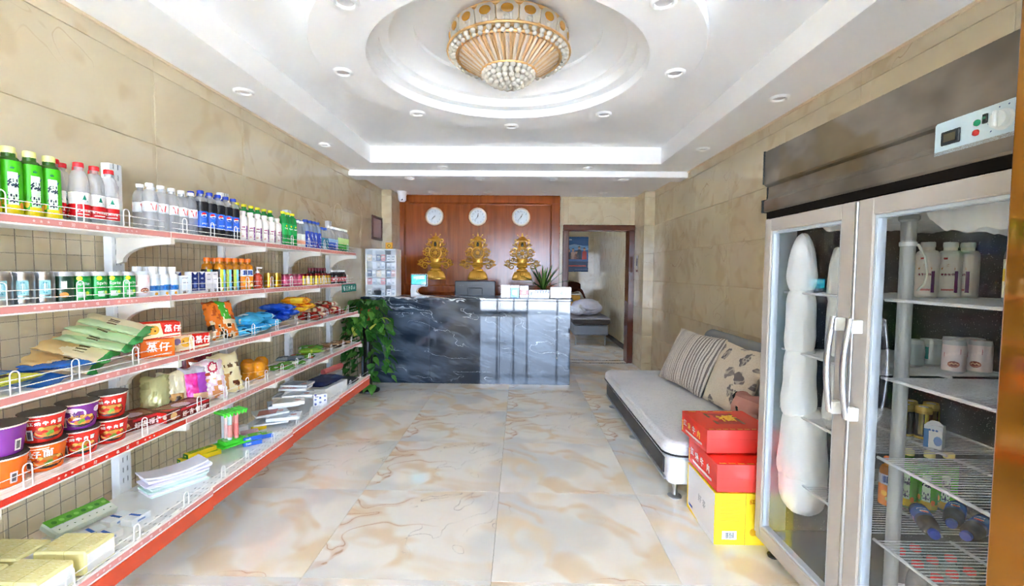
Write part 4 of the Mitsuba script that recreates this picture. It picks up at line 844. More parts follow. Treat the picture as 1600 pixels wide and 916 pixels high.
for i, (x, y, rz, dz) in low_first(((-1.74, 3.165, -86, 0.0), (-1.74, 3.29, -92, 0.0), (-1.75, 3.23, -92, 0.0)), (0, 1, 2)):
    lay('snack_bag', 'royal blue snack bag, ' + ['lying next to the light blue bags', 'lying next to the yellow bags', 'lying on top of the two others'][i], 'snack bag', None, bag(0.14, 0.22, 0.045, spots(['#3f6fd0', '#12308c'], '#1b4cc0', 0.6, 3, 5 + i), 40 + i), x, y, Z3 + dz, rz)
yelf = spots(['#f2d85a', '#c8501c', '#e89a1e'], '#ecbc22', 0.66, 2.6, 8)
for i, (x, y, rz, dz) in low_first(((-1.74, 3.425, -86, 0.0), (-1.74, 3.55, -92, 0.0), (-1.75, 3.485, -86, 0.0)), (0, 1, 2)):
    lay('snack_bag', 'yellow snack bag, ' + ['nearest the blue bags', 'second along the shelf edge', 'orange-yellow one lying on the two others'][i], 'snack bag', None, bag(0.12, 0.20, 0.05, yelf if i < 2 else spots(['#f3d23a', '#d98a12'], '#ee9d1c', 0.5, 2.0, 4), 50 + i), x, y, Z3 + dz, rz)
redf = [spots(['#e9dccb', '#5a2c18', '#f0c8a0'], '#b3271c', 0.52, 3.2, s) for s in (1, 2, 3)] + [spots(['#b03020', '#6a4a2a'], '#dfcdb0', 0.55, 3.2, 6)]
for i, (x, y, rz, rx, dz) in low_first(((-1.84, 3.82, 75, 66, 0.0), (-1.75, 3.70, -92, 0, 0.0), (-1.74, 3.82, -92, 0, 0.0), (-1.75, 3.775, -86, 0, 0.0), (-1.74, 3.94, -92, 0, 0.0), (-1.75, 3.89, -92, 0, 0.0), (-1.74, 4.06, -92, 0, 0.0), (-1.75, 4.01, -92, 0, 0.0), (-1.74, 4.19, -92, 0, 0.0)), (0, 1, 2, 4, 6, 8, 3, 5, 7)):
    lay('snack_bag', 'red and brown snack bag, ' + ['standing at the wire back behind the pile', 'lower one right beside the yellow bags', 'second lower one from the yellow bags', 'upper one nearest the yellow bags', 'third lower one from the yellow bags', 'upper one in the middle of the pile', 'fourth lower one from the yellow bags', 'upper one nearest the shelf end', 'last lower one towards the shelf end'][i], 'snack bag', None,
        bag(0.12, 0.19, 0.045, redf[i % 4], 60 + i), x, y, Z3 + dz, rz, rx)
# fourth shelf: instant noodle cups --------------------------------
def noodle(cmain, kind):
    H, R0, R1 = 0.100, 0.050, 0.062; rf = lambda v: R0 + (R1 - R0) * np.asarray(v, float) / H
    m = Mesh().lathe([(R0 * 0.92, 0.0), (R0, 0.004)] + [(float(rf(z)), z) for z in (0.03, 0.06, 0.094)] + [(R1 + 0.002, 0.095), (R1 + 0.003, H - 0.001), (R1 + 0.002, H)], 28, [C(cmain)] * 4 + [C('#f2e3d8')] * 3)
    f = cyl(rf, 0.0, -0.25); g = cyl(rf, 0.0, -0.25, 0.0014); h = cyl(rf, 0.0, -0.25, 0.0022)
    if kind != 'plain':
        m.disc(0.010, 0.034, 0.042, f, '#2c2420', 0.024, 18); m.disc(0.010, 0.038, 0.036, g, '#c98a3a', 0.019, 18)
        for k in range(8): m.disc(0.01 + 0.028 * math.cos(k * 2.4), 0.038 + 0.013 * math.sin(k * 1.7), 0.007, h, ('#b2401c', '#e3b55a', '#6f9a34', '#d8702a')[k % 4], n=8)
    if kind == 'red': m.strokes('红烧牛肉面', -0.042, 0.064, 0.0145, g, '#fdf6ee', 0.17, (1.18, 0)); m.rect(-0.044, -0.012, 0.082, 0.087, g, '#f3cdbf', 3); m.poly2([[-0.055, 0.012], [-0.02, 0.03], [-0.055, 0.03]], g, '#e08a24')
    if kind == 'orange': m.strokes('好面', -0.035, 0.056, 0.026, g, '#e6f2ee', 0.15, (1.15, 0)); m.rect(-0.03, 0.01, 0.084, 0.089, g, '#f9d9b8', 3)
    if kind == 'purple': m.disc(-0.012, 0.062, 0.034, g, '#e6d3e2', 0.024, 20); m.strokes('茶好', -0.036, 0.05, 0.022, h, '#5c2a6a', 0.14); m.disc(0.055, 0.07, 0.012, g, '#e8dcf0')
    for a in (2.0, 4.2): m.rect(a * 0.066 - 0.012, a * 0.066 + 0.006, 0.012, 0.05, f, '#efe4e0', 3); m.rect(a * 0.066 - 0.008, a * 0.066 + 0.002, 0.018, 0.044, g, '#6a6468', 3)
    lid = Mesh().lathe([(0.0, H - 0.001), (R1 * 0.98, H), (R1 + 0.0035, H + 0.001), (R1 + 0.0035, H + 0.0025), (0.0, H + 0.004)], 28, C('#4a4138'))
    return [('cup', m.ply('foil', 40)), ('lid', lid.ply('satin', 30))]
P['cup_red'], P['cup_orange'], P['cup_purple'] = noodle('#d8281c', 'red'), noodle('#ea6a14', 'orange'), noodle('#7d2f8e', 'purple')
CUPY = [1.440, 1.571, 1.702, 1.833]
for i, (lo, hi) in enumerate((('cup_orange', 'cup_purple'), ('cup_orange', 'cup_red'), ('cup_red', 'cup_purple'), ('cup_red', 'cup_red'))):
    cn_ = {'cup_red': 'red', 'cup_orange': 'orange', 'cup_purple': 'purple'}
    rot = [-146, -26, -30, -32][i]
    put(lo, 'noodle_cup', f'{cn_[lo]} instant noodle cup under the {cn_[hi]} cup, {ORD[3 - i]} from the chocolate pie boxes, fourth shelf', 'noodle cup', None, -1.725, CUPY[i], Z4, rot)
    put(hi, 'noodle_cup', f'{cn_[hi]} instant noodle cup stacked on {cn_[lo]} cup, {ORD[3 - i]} from chocolate pie boxes, fourth shelf', 'noodle cup', None, -1.727, CUPY[i] + 0.002, Z4 + 0.1050, [-130, -20, -32, -36][i])
def dk_pie(m, F, S, Tt, dx, dy, dz):
    m.rect(0.002, dx * .99, 0.002, dy * .99, Tt, '#6a3428'); g = up(Tt); m.poly2([[dx * .1, dy * .1], [dx * .8, dy * .2], [dx * .9, dy * .8], [dx * .3, dy * .9]], g, '#9a6a52'); m.disc(dx * .6, dy * .5, 0.04, up(g), '#c9b0b8')
    m.poly2([[dx * .5, dy * .05], [dx * .98, dy * .05], [dx * .98, dy * .3]], up(g), '#c62a2a')
    m.latin('7X-30K', dx * .12, dz * .42, dz * .26, S, '#fbeeea', True); m.rect(dx * .06, dx * .62, dz * .1, dz * .34, S, '#f3e2de'); m.disc(dx * .9, dz * .55, dz * .2, S, '#f3d9c0')
    m.rect(0.001, dy * .99, dz * .02, dz * .98, F, '#6a1f1a'); k = up(F); m.rect(dy * .3, dy * .99, dz * .74, dz * .96, k, '#b8232a')
    for i, ch in enumerate('好吉福好'): m.strokes(ch, dy * (.34 + .155 * i), dz * .16, dz * .48, k, '#f0e2da', 0.16)
    m.disc(dy * .14, dz * .5, dz * .36, k, '#d9b87a'); m.disc(dy * .22, dz * .3, dz * .2, up(k), '#8a4a2a')
boxput('dark red chocolate pie box lying flat beside the noodle cups', paperbox(0.16, 0.20, 0.052, '#6a3428', '#a3201c', '#d42a1c', dk_pie), -1.79, 2.00, Z4, -14, 'pie_box')
boxput('dark red chocolate pie box lying flat at the shelf edge before the snack bags', paperbox(0.12, 0.25, 0.052, '#6a3428', '#4a1f1a', '#cf2418', dk_pie), -1.69, 2.17, Z4 + 0.0, -6, 'pie_box')
def cf_pile(u, v): return '#efe7c4' if v > -0.2 or abs(u) > 0.7 else ('#b98a4a' if meshkit.noise(np.array([u * 4, v * 4, 3.0])) > 0.4 else '#4a3020')
def cf_green(u, v): return '#c3c48a' if meshkit.noise(np.array([u * 2, v * 2, 5.0])) > 0.45 else '#a9ab6c'
def cf_pink(u, v): return '#c4c0c6' if v > 0.62 else ('#f0c8a0' if v < -0.45 and u > -0.2 else ('#d6248a' if u < 0.25 else '#b24ac0'))
def cf_white(u, v):
    r = math.hypot(u - 0.25, (v - 0.55) * 1.2)
    if 0.22 < r < 0.34: return '#b8284a'
    if r <= 0.22: return '#f2d8c8'
    if 0.12 < v < 0.30 and u < 0.0: return '#b6402c'
    if 0.30 < v < 0.7 and u < -0.2: return '#f4eef2'
    n = meshkit.noise(np.array([u * 4, v * 4, 8.0])); return '#d9945c' if v < 0.0 and n > 0.64 else ('#ead0d6' if n > 0.5 else '#f3ece6')
def cf_choc(u, v):
    n = meshkit.noise(np.array([u * 3.5, v * 3.5, 11.0]))
    if v < 0.0 and u > 0.1 and n > 0.48: return '#5a2c16'
    if v < -0.1 and n > 0.45: return '#d8a45a'
    if 0.25 < v < 0.5 and n > 0.5 and u > -0.2: return '#7a5a34'
    return '#efe2b4'
for i, (lab, fn, w, h, x, y, rz, rx) in enumerate((('olive green snack bag standing at the back, first of the upright bags', cf_green, 0.115, 0.185, -1.82, 2.185, 40, 74), ('cream snack bag with cookie picture beside the olive bag', cf_pile, 0.125, 0.19, -1.795, 2.265, 48, 72),
        ('pink and silver snack bag between cream and white bags', cf_pink, 0.125, 0.20, -1.745, 2.345, 52, 74), ('white snack bag with red ring print among the upright bags', cf_white, 0.16, 0.225, -1.72, 2.435, 58, 70),
        ('cream snack bag with chocolate picture, last of the upright bags', cf_choc, 0.165, 0.235, -1.72, 2.575, 62, 70))):
    lay('snack_bag', lab, 'snack bag', None, bag(w, h, 0.055, fn, 80 + i), x, y, Z4, rz, rx)
lay('snack_bag', 'maroon snack bag standing behind the pink and white bags', 'snack bag', None, bag(0.17, 0.25, 0.055, spots(['#a03a1c', '#5a1420'], '#7c1c26', 0.55, 3, 2), 88), -1.84, 2.50, Z4, 60, 78)
# jars of mandarins
def jar():
    g = Mesh().lathe([(0.030, 0.0), (0.040, 0.008), (0.0455, 0.028), (0.042, 0.047), (0.0385, 0.053), (0.042, 0.060), (0.0455, 0.080), (0.041, 0.098), (0.032, 0.106)], 22, C('#ea9a1e'))
    o = Mesh(); rg = np.random.default_rng(3)
    for z in (0.022, 0.055, 0.083):
        for a in range(5): o.ball((0.019 * math.cos(a * 1.256 + z * 30), 0.019 * math.sin(a * 1.256 + z * 30), z), 0.0155, '#f0982a', 1)
    b = Mesh().lathe([(0.0390, 0.050), (0.0400, 0.053), (0.0390, 0.056)], 22, C('#f0c27a'), cap=False)
    l = Mesh().lathe([(0.032, 0.104), (0.031, 0.110), (0.022, 0.116), (0.0, 0.118)], 22, C('#d98a1a'))
    return [('glass', g.ply('tinted_plastic', 40)), ('mandarins', o.ply('gloss', 50)), ('seam', b.ply('gloss', 0)), ('lid', l.ply('gloss', 40))]
P['jar'] = jar()
for i, (x, y, lb) in enumerate(((-1.775, 2.885, 'nearest the snack bags'), (-1.84, 2.985, 'standing at the back'), (-1.735, 2.925, 'nearest the shelf edge'), (-1.80, 3.075, 'nearest the green packs'))): put('jar', 'mandarin_jar', 'round orange mandarin jar on the fourth shelf, ' + lb, 'jar', None, x, y, Z4, 20 * i)
greenf = [spots(['#1f5a24', '#dfe6d2', '#8a3a3a'], '#4f8f2c', 0.58, 3.4, s) for s in (1, 2)]; brnf = [spots(['#d9c6a4', '#3a2418', '#c9a070'], '#8a5c3a', 0.5, 3.6, s) for s in (3, 4)]
for i, (x, y, rz, dz, w, fn, lb) in enumerate(((-1.72, 3.19, -60, 0, 0.09, greenf[0], 'small green vegetable pack next to the mandarin jars'), (-1.715, 3.33, -40, 0, 0.09, greenf[1], 'small green vegetable pack with white top'), (-1.84, 3.45, -70, 0, 0.13, spots(['#8fa0a6', '#3d4a52'], '#5c6c74', 0.5, 3, 7), 'grey-blue bag lying at the back by the third post'),
        (-1.77, 3.60, -75, 0, 0.12, spots(['#a8402c', '#2c5a22'], '#5a9430', 0.6, 3, 9), 'green and red pack in front of the grey-blue bag'), (-1.715, 3.68, -62, 0, 0.11, spots(['#cfd84a', '#2c6a24'], '#7fae2c', 0.55, 3, 5), 'lime green pack at the shelf edge'), (-1.78, 3.78, -68, 0.012, 0.11, greenf[0], 'dark green pack behind the lime green one'),
        (-1.82, 3.92, -70, 0, 0.12, spots(['#b9a48c', '#e8e2ea'], '#9a8672', 0.5, 3, 1), 'grey-brown pack at the back, before the brown packs'), (-1.73, 3.98, -64, 0, 0.12, brnf[0], 'brown pack at the shelf edge, first of three'), (-1.76, 4.13, -60, 0.006, 0.13, brnf[1], 'brown and cream pack, second of three'), (-1.74, 4.32, -70, 0, 0.13, brnf[0], 'brown and cream pack, third of three at the shelf end'))):
    lay('food_pack', lb + ', fourth shelf', 'food pack', None, bag(w, 0.19, 0.032, fn, 100 + i), x, y, Z4 + dz, rz)
# bottom deck ------------------------------------------------------
Z5 = DECK5 + 0.001
def tissue():
    m = Mesh(); m.box(-0.092, 0.092, -0.062, 0.062, 0, 0.088, C('#e3d99a'), 0.006)
    rg = np.random.default_rng(2)
    for k in range(140):
        a, b = rg.uniform(-0.09, 0.078), rg.uniform(-0.05, 0.05); m.rect(a, a + 0.010, b, b + 0.0022, face((0, 0, 0.088), (1, 0, 0), (0, 1, 0), 0.0003), ('#efe8c4', '#d2c67e')[k % 2])
    for s in (-1, 1): m.rect(-0.055, 0.055, 0.012, 0.076, face((0.092 * s, 0, 0), (0, s, 0), (0, 0, 1), 0.0004), '#ecebe6')
    m.tube([(0.02, -0.0628, 0.0), (0.02, -0.0628, 0.089), (0.02, 0.0628, 0.089), (0.02, 0.0628, 0.0)], 0.0009, 4, C('#b8ac62'))
    return [('pack', m.ply('satin', 40))]
P['tissue'] = tissue()
for i, (x, y, lb) in enumerate(((-1.80, 1.235, 'at the back, farthest from the green pack'), (-1.605, 1.24, 'at the front edge, farthest from the small boxes'), (-1.80, 1.375, 'in the middle at the back'), (-1.605, 1.40, 'in the middle at the front edge'), (-1.80, 1.51, 'at the back, next to the green pack'), (-1.605, 1.555, 'at the front edge, showing its white end'))):
    put('tissue', 'tissue_pack', 'cream tissue pack on the bottom shelf, ' + lb, 'tissue pack', None, x, y, Z5, -3 + i)
m = Mesh(); m.box(-0.045, 0.045, -0.12, 0.12, 0, 0.03, C('#d6e0d2'), 0.006)
m.rect(-0.045, 0.0, -0.115, 0.115, face((0, 0, 0.03), (1, 0, 0), (0, 1, 0), 0.0006), '#5fae34'); m.rect(0.004, 0.044, -0.115, 0.115, face((0, 0, 0.03), (1, 0, 0), (0, 1, 0), 0.0006), '#e6ece2')
for k in range(8): m.disc(0.024, -0.1 + 0.028 * k, 0.003, face((0, 0, 0.03), (1, 0, 0), (0, 1, 0), 0.0012), '#4a6a3a'); m.disc(-0.02, -0.09 + 0.027 * k, 0.009, face((0, 0, 0.03), (1, 0, 0), (0, 1, 0), 0.0012), ('#3b8a24', '#8fce5a')[k % 2])
lay('wipes_pack', 'green and white flat pack beside the tissue packs, under the wire back', 'pack', None, m, -1.835, 1.80, Z5, -8, tilt=24, bsdf='satin')
for i, (x, y, rz) in enumerate(((-1.715, 1.725, -24), (-1.64, 1.715, -20), (-1.705, 1.83, -14), (-1.635, 1.845, -8))):
    m = paperbox(0.055, 0.085, 0.028, '#e8eef2', '#eef1f3', '#f0f2f4', lambda m, F, S, Tt, dx, dy, dz: (m.rect(0.0, dx, dy * .4, dy * .55, Tt, '#2c58b0'), m.rect(dy * .3, dy * .7, dz * .3, dz * .6, F, '#8fa8d0')))
    boxput('small white box with blue band on the bottom shelf, ' + ['back one by the tissue packs', 'front one by the tissue packs', 'back one towards the papers', 'front one towards the papers'][i], m, x, y, Z5, rz, 'small_box')
def papers(L, W, H, n, cols, seed, bend=0.02):
    m = Mesh(); rg = np.random.default_rng(seed)
    for k in range(n):
        z0 = H * k / n; x = np.linspace(-L / 2, L / 2, 13); dz = bend * (np.abs(x) / (L / 2)) ** 2.5 * (k / n); ox, oy = rg.uniform(-0.012, 0.012), rg.uniform(-0.015, 0.015)
        t = H / n * 0.93; P4 = []
        for yy, zz in ((-W / 2, 0), (W / 2, 0), (W / 2, t), (-W / 2, t)): P4.append(np.stack([np.full(13, yy + oy), x + ox, z0 + dz + zz], 1))
        v = np.concatenate(P4); j = np.arange(12); f = [np.stack([a * 13 + j, a * 13 + j + 1, b * 13 + j + 1, b * 13 + j], 1) for a, b in ((0, 1), (1, 2), (2, 3), (3, 0))] + [np.array([[0, 13, 26, 39]]), np.array([[12, 51, 38, 25]])]
        f = np.vstack(f); m.add(v, f[:, ::-1], cols[k % len(cols)])
    return m
lay('paper_bundle', 'lower bundle of pale mint white paper bags on the bottom shelf', 'paper bundle', None, papers(0.25, 0.12, 0.040, 5, ['#dfeee8', '#f0f0f2', '#cfe6de'], 1, 0.006), -1.72, 2.17, Z5, -30, bsdf='satin', ang=30)
lay('paper_bundle', 'upper bundle of lavender white paper bags with curled ends', 'paper bundle', None, papers(0.27, 0.12, 0.032, 4, ['#e9e6f2', '#dcd8ec', '#f1eff5'], 2, 0.024), -1.715, 2.175, Z5 + 0.050, -33, bsdf='satin', ang=30, soft=1.0)
def dk_yel(m, F, S, Tt, dx, dy, dz): m.rect(0, dx, 0.0, dz, S, '#1f7a34'); m.rect(dx * .25, dx * .6, dz * .35, dz * .65, up(S), '#d9e04a'); [m.rect(dx * (.08 + .3 * k), dx * (.28 + .3 * k), dy * .1, dy * .9, Tt, '#4a8a2c') for k in range(3)]
for i, (x, y, dz) in enumerate(((-1.80, 2.50, 0), (-1.85, 2.47, 0.0), (-1.815, 2.485, 0.0262))): boxput('yellow box with green end, ' + ['front one of the yellow stack', 'back one of the yellow stack', 'upper one of the yellow stack'][i] + ', bottom shelf', paperbox(0.045, 0.155, 0.025, '#f1dc28', '#efd71e', '#e8cf1c', dk_yel), x, y, Z5 + dz, -32 if i < 2 else -24, 'yellow_box')
# green plastic stand with tubes
m = Mesh(); GR = '#4fdc3c'; mb = Mesh()
m.box(-0.05, 0.05, -0.075, 0.075, 0.195, 0.202, C(GR), 0.002)
for k in range(8): m.box(-0.05, 0.05, -0.072 + 0.0195 * k, -0.064 + 0.0195 * k, 0.202, 0.207, C('#5fe84a'))
for k in range(7): m.box(0.05, 0.056, -0.068 + 0.02 * k, -0.058 + 0.02 * k, 0.185, 0.202, C(GR))
mb.box(-0.062, 0.062, -0.085, 0.085, 0.0, 0.010, C(GR), 0.003); mb.box(-0.045, 0.045, -0.06, 0.06, 0.010, 0.034, C('#43cc34'), 0.004)
st = lay('plastic_stand', 'bright green plastic display stand holding clear tubes, bottom shelf', 'display stand', None, mb, -1.735, 2.64, Z5, -28, bsdf='gloss', ang=0, name='base')
tw = scene[st + '__base']['to_world']; part(st, 'top', m.ply('gloss', 0), tw)
for k in range(4): q = Mesh().lathe([(0.012, 0.0355), (0.0125, 0.194)], 12, C(('#f0b8b0', '#e89a94', '#f3dcd6', '#d8ece8')[k])); q.lathe([(0.0128, 0.05), (0.0128, 0.125)], 12, C(('#e8887e', '#e07a74', '#f0c8c0', '#f0a8a0')[k]), cap=False); part(st, 'tube', q.ply('gloss', 40), tw @ at(0.018 * (1 if k % 2 else -1), 0.019 * (1 if k < 2 else -1), 0))
def dk_paste(m, F, S, Tt, dx, dy, dz): m.rect(0.001, dy, 0.001, dz, F, '#2a62c4'); m.latin('Soft', dy * .1, dz * .3, dz * .45, up(F), '#e8f2fb', True); m.rect(0.001, dx, 0.001, dz, S, '#2a62c4'); m.rect(0.001, dx - .001, dy * .3, dy * .8, Tt, '#6ab83c')
for i, (x, y, dz, rz) in enumerate(((-1.645, 2.70, 0, -50), (-1.65, 2.705, 0.0272, -46), (-1.70, 2.80, 0, -50), (-1.66, 2.79, 0.0, -50))): boxput('toothpaste box with blue and green print, ' + ['lower one before the green stand', 'upper one before the green stand', 'one behind, by the white box', 'one behind at the shelf edge'][i] + ', bottom shelf', paperbox(0.042, 0.16 if i > 1 else 0.10, 0.026, '#9fbfa0', '#2a62c4', '#d8e6ea', dk_paste), x, y, Z5 + dz, rz, 'toothpaste_box')
boxput('plain white little box behind the green stand, bottom shelf', paperbox(0.05, 0.085, 0.05, '#f2f2f0', '#ecebea', '#f4f3f2'), -1.83, 2.87, Z5, -30, 'small_box')
boxput('pale pink little box beside the plain white box', paperbox(0.04, 0.10, 0.025, '#eac4c8', '#e6b8bc', '#f0d2d4'), -1.765, 2.865, Z5, -48, 'small_box')
boxput('yellow little box between pink box and magazines', paperbox(0.04, 0.085, 0.022, '#f0d628', '#e6c61c', '#f2da34'), -1.755, 2.955, Z5, -40, 'small_box')
magc = [['#c9d0d4', '#8f9ba4'], ['#dfe3e5', '#a8b2ba'], ['#c3c8ca', '#b06a62'], ['#aab4bb', '#7d8a93'], ['#d9d6c9', '#c0bdae']]
for i, (x, y, dz, rz, H) in enumerate(((-1.72, 3.05, 0, -62, 0.012), (-1.655, 3.10, 0.0, -70, 0.022), (-1.84, 3.12, 0, -48, 0.014), (-1.75, 3.27, 0, -58, 0.020), (-1.70, 3.25, 0.0225, -64, 0.024), (-1.83, 3.42, 0, -80, 0.016), (-1.70, 3.40, 0.0, -74, 0.018), (-1.79, 3.52, 0.0, -84, 0.018), (-1.80, 3.56, 0.019, -88, 0.016))):
    m = Mesh(); m.box(-0.075, 0.075, -0.105, 0.105, 0.001, H - 0.001, C('#e9e9e6')); m.box(-0.077, 0.077, -0.107, 0.107, H - 0.001, H, C(magc[i % 5][0])); m.box(-0.077, 0.077, -0.107, 0.107, 0, 0.001, C(magc[i % 5][0]))
    f = face((0, 0, H), (0, 1, 0), (-1, 0, 0), 0.0004)
    m.poly2([[-0.1, -0.07], [0.02, -0.07], [0.06, 0.03], [-0.06, 0.05]], f, magc[i % 5][1]); m.rect(0.03, 0.1, 0.045, 0.065, f, '#6a7680'); m.disc(0.06, -0.02, 0.022, f, '#b98a80')
    lay('magazine', 'grey magazine on the bottom shelf, ' + ['nearest the green stand, lying flat', 'at the shelf edge nearest the green stand', 'at the back nearest the green stand', 'lower one of the middle stack', 'upper one of the middle stack', 'at the back by the third post', 'at the shelf edge before the small patterned box', 'lower one beside the white box', 'upper one beside the white box'][i], 'magazine', None, m, x, y, Z5 + dz, rz, bsdf='satin', ang=0, name='booklet')
def dk_pat(m, F, S, Tt, dx, dy, dz):
    for f, w in ((F, dy), (S, dx)):
        for k in range(7): m.disc(w * (.15 + .35 * (k % 3)), dz * (.2 + .13 * k), 0.009, f, ('#5a66a8', '#8790c2')[k % 2], n=9); m.rect(w * .1, w * .4, dz * .8, dz * .86, f, '#4a5696')
boxput('small white box with blue pattern at the shelf edge before the white tray, bottom shelf', paperbox(0.065, 0.10, 0.092, '#f1f1f4', '#eeeef2', '#f3f3f6', dk_pat), -1.59, 3.52, Z5, -62, 'small_box')
m = Mesh(); m.box(-0.11, 0.11, -0.19, 0.19, 0, 0.085, C('#e9e9e4'), 0.002)
tr = lay('goods_tray', 'long white cardboard tray holding the navy bag, bottom shelf', 'cardboard tray', None, m, -1.70, 3.86, Z5, -6, bsdf='satin', ang=0, name='carton')
lay('folded_bag', 'navy blue bag lying folded on the white tray', 'bag', None, bag(0.24, 0.36, 0.05, lambda u, v: '#16234a' if meshkit.noise(np.array([u * 3, v * 3, 1.0])) > 0.4 else '#22345e', 120), -1.715, 3.86, Z5 + 0.087, -6, bsdf='satin', soft=1.0)
lay('folded_bag', 'black bag lying at the end of the bottom shelf before the pink roll', 'bag', None, bag(0.18, 0.20, 0.06, lambda u, v: '#1d2026', 121), -1.64, 4.18, Z5, -4, bsdf='satin')
boxput('long pale cardboard box behind the black bag, bottom shelf', paperbox(0.14, 0.20, 0.10, '#c9d0d2', '#d6dadb', '#dfe2e2'), -1.81, 4.24, Z5, -4, 'small_box')
q = Mesh().tube([(0, -0.16, 0.027), (0, -0.155, 0.027), (0, 0.155, 0.027), (0, 0.16, 0.027)], [0.024, 0.027, 0.027, 0.024], 16, C('#d06a68'))
lay('wrapped_roll', 'pink wrapped roll lying on the pale box at the end of the bottom shelf', 'roll', None, q, -1.80, 4.26, Z5 + 0.102, -8, bsdf='satin', soft=1.0)

# ------------------------------------------------------------------ reception counter and what stands on it
CT = thing('reception_counter', 'dark blue-grey marble reception counter with white veins, across the back of the room', 'counter')
m = Mesh()
for x0, x1 in ((-1.955, -1.10), (-1.099, -0.24), (-0.239, 0.63)): m.box(x0, x1, 5.485, 5.52, 0.0, 1.035, b=0.002)
part(CT, 'front_panel', m.ply('counter_marble', 0))
part(CT, 'end_panel', Mesh().box(0.600, 0.632, 5.522, 6.02, 0.0, 1.035, b=0.002).ply('counter_marble', 0))
part(CT, 'countertop', Mesh().box(-1.955, 0.655, 5.465, 6.05, 1.036, 1.068, b=0.005).ply('counter_marble', 0))
part(CT, 'body', Mesh().box(-1.955, 0.60, 5.521, 5.60, 0.0, 1.035, C('#3a3330')).ply('satin', 0))
ZT = 1.0685
# white display case with small packs
DCk = thing('display_case', 'white display case full of small packs at the wall end of the counter', 'display case')
x0, x1, y0, y1 = -1.945, -1.555, 5.62, 5.86; W = C('#f4f6f7')
part(DCk, 'back', Mesh().box(x0, x1, y1 - 0.01, y1, ZT, 1.665, W).ply('gloss', 0))
part(DCk, 'frame', Mesh().box(x0, x0 + 0.012, y0, y1 - .01, ZT, 1.665, W, .002).ply('gloss', 0)); part(DCk, 'frame', Mesh().box(x1 - 0.012, x1, y0, y1 - .01, ZT, 1.665, W, .002).ply('gloss', 0))
part(DCk, 'divider', Mesh().box(-1.695, -1.687, y0 + .005, y1 - .01, ZT + 0.012, 1.65, C('#8b8f94')).ply('satin', 0))
SHZ = [ZT, 1.205, 1.305, 1.405, 1.505, 1.655]
for z in SHZ: part(DCk, 'shelf', Mesh().box(x0 + .012, x1 - .012, y0, y1 - .01, z, z + 0.010, C('#dfe3e6') if z < 1.6 else W).ply('gloss', 0))
rnd = random.Random(4); pc = ['#f4f5f6', '#e8ecef', '#f3f3f1', '#d9dfe4', '#c8323c', '#e9b0b4', '#a8b6c6', '#f0f0f0', '#efe6d6', '#dfe6ee', '#8794aa', '#e3c4c4']
pk = {}
def packmesh(c, h):
    if (c, h) not in pk:
        m = Mesh(); m.box(-0.026, 0.026, -0.011, 0.011, 0, h, C(c), 0.002); m.rect(0.006, 0.046, h * .55, h * .8, face((-0.026, -0.011, 0), (1, 0, 0), (0, 0, 1)), '#f7f7f7' if c not in ('#f4f5f6', '#f0f0f0') else '#b7bec6'); m.rect(0.012, 0.04, h * .2, h * .32, face((-0.026, -0.011, 0), (1, 0, 0), (0, 0, 1)), '#8a96a4')
        pk[(c, h)] = m.ply('satin', 0)
    return pk[(c, h)]
ROWN = ['lowest', 'second', 'third', 'fourth', 'top']
for r in range(5):
    n = 0
    for c in range(6):
        x = -1.905 + 0.058 * c + (0.012 if c > 3 else 0)
        if r == 0 and c in (1, 2) or r == 3 and c < 2: continue
        t = thing('small_pack', f'small pack in the white display case, {ROWN[r]} row, {ORD[n]} from the wall', 'pack', 'small packs in the display case'); n += 1
        part(t, 'pack', packmesh(pc[(r * 5 + c * 3 + r * c) % len(pc)], 0.078), at(x, y0 + 0.05, SHZ[r] + 0.0108))
t = thing('silver_bowl', 'silver bowl in the lowest compartment of the display case', 'bowl')
part(t, 'body', Mesh().lathe([(0.02, 0), (0.03, 0.004), (0.05, 0.03), (0.056, 0.055), (0.053, 0.055), (0.045, 0.03), (0.0, 0.008)], 20, C('#9aa0a6')).ply('metal', 40), at(-1.815, y0 + 0.10, ZT + 0.0108))
t = thing('gold_card', 'small golden card standing on top of the white display case', 'card')
m = Mesh().box(-0.045, 0.045, -0.008, 0.008, 0, 0.085, C('#d9a32a'), 0.002); m.disc(0.045, 0.042, 0.022, face((-0.045, -0.008, 0), (1, 0, 0), (0, 0, 1)), '#6a4a16'); m.disc(0.045, 0.042, 0.013, face((-0.045, -0.0088, 0), (1, 0, 0), (0, 0, 1)), '#e7bd4e'); part(t, 'card', m.ply('satin', 0), at(-1.665, y0 + 0.08, 1.6655))
# face terminal
t = thing('tablet_terminal', 'white face terminal with lit blue screen on a curved stand', 'terminal')
m = Mesh(); m.box(-0.107, 0.107, -0.020, 0.012, 0.125, 0.285, C('#f1f2f3'), 0.010); part(t, 'housing', m.ply('gloss', 40), at(-1.27, 5.66, ZT))
m = Mesh(); pts = [(-0.10, 0), (0.13, 0), (0.13, 0.008), (0.04, 0.014), (-0.01, 0.03), (-0.035, 0.065), (-0.02, 0.10), (0.02, 0.124), (0.06, 0.14), (-0.10, 0.14), (-0.106, 0.07)]
m.prism(pts, -0.05, 0.05, C('#eceef0'), (0, 2, 1)); part(t, 'stand', m.ply('gloss', 0), at(-1.27, 5.68, ZT))
part(t, 'bezel', Mesh().box(-0.101, 0.101, -0.022, -0.019, 0.150, 0.278, C('#1c2430'), 0.001).ply('gloss', 0), at(-1.27, 5.66, ZT))
m = Mesh(); f = face((-0.092, -0.0226, 0.157), (1, 0, 0), (0, 0, 1)); g = up(f)
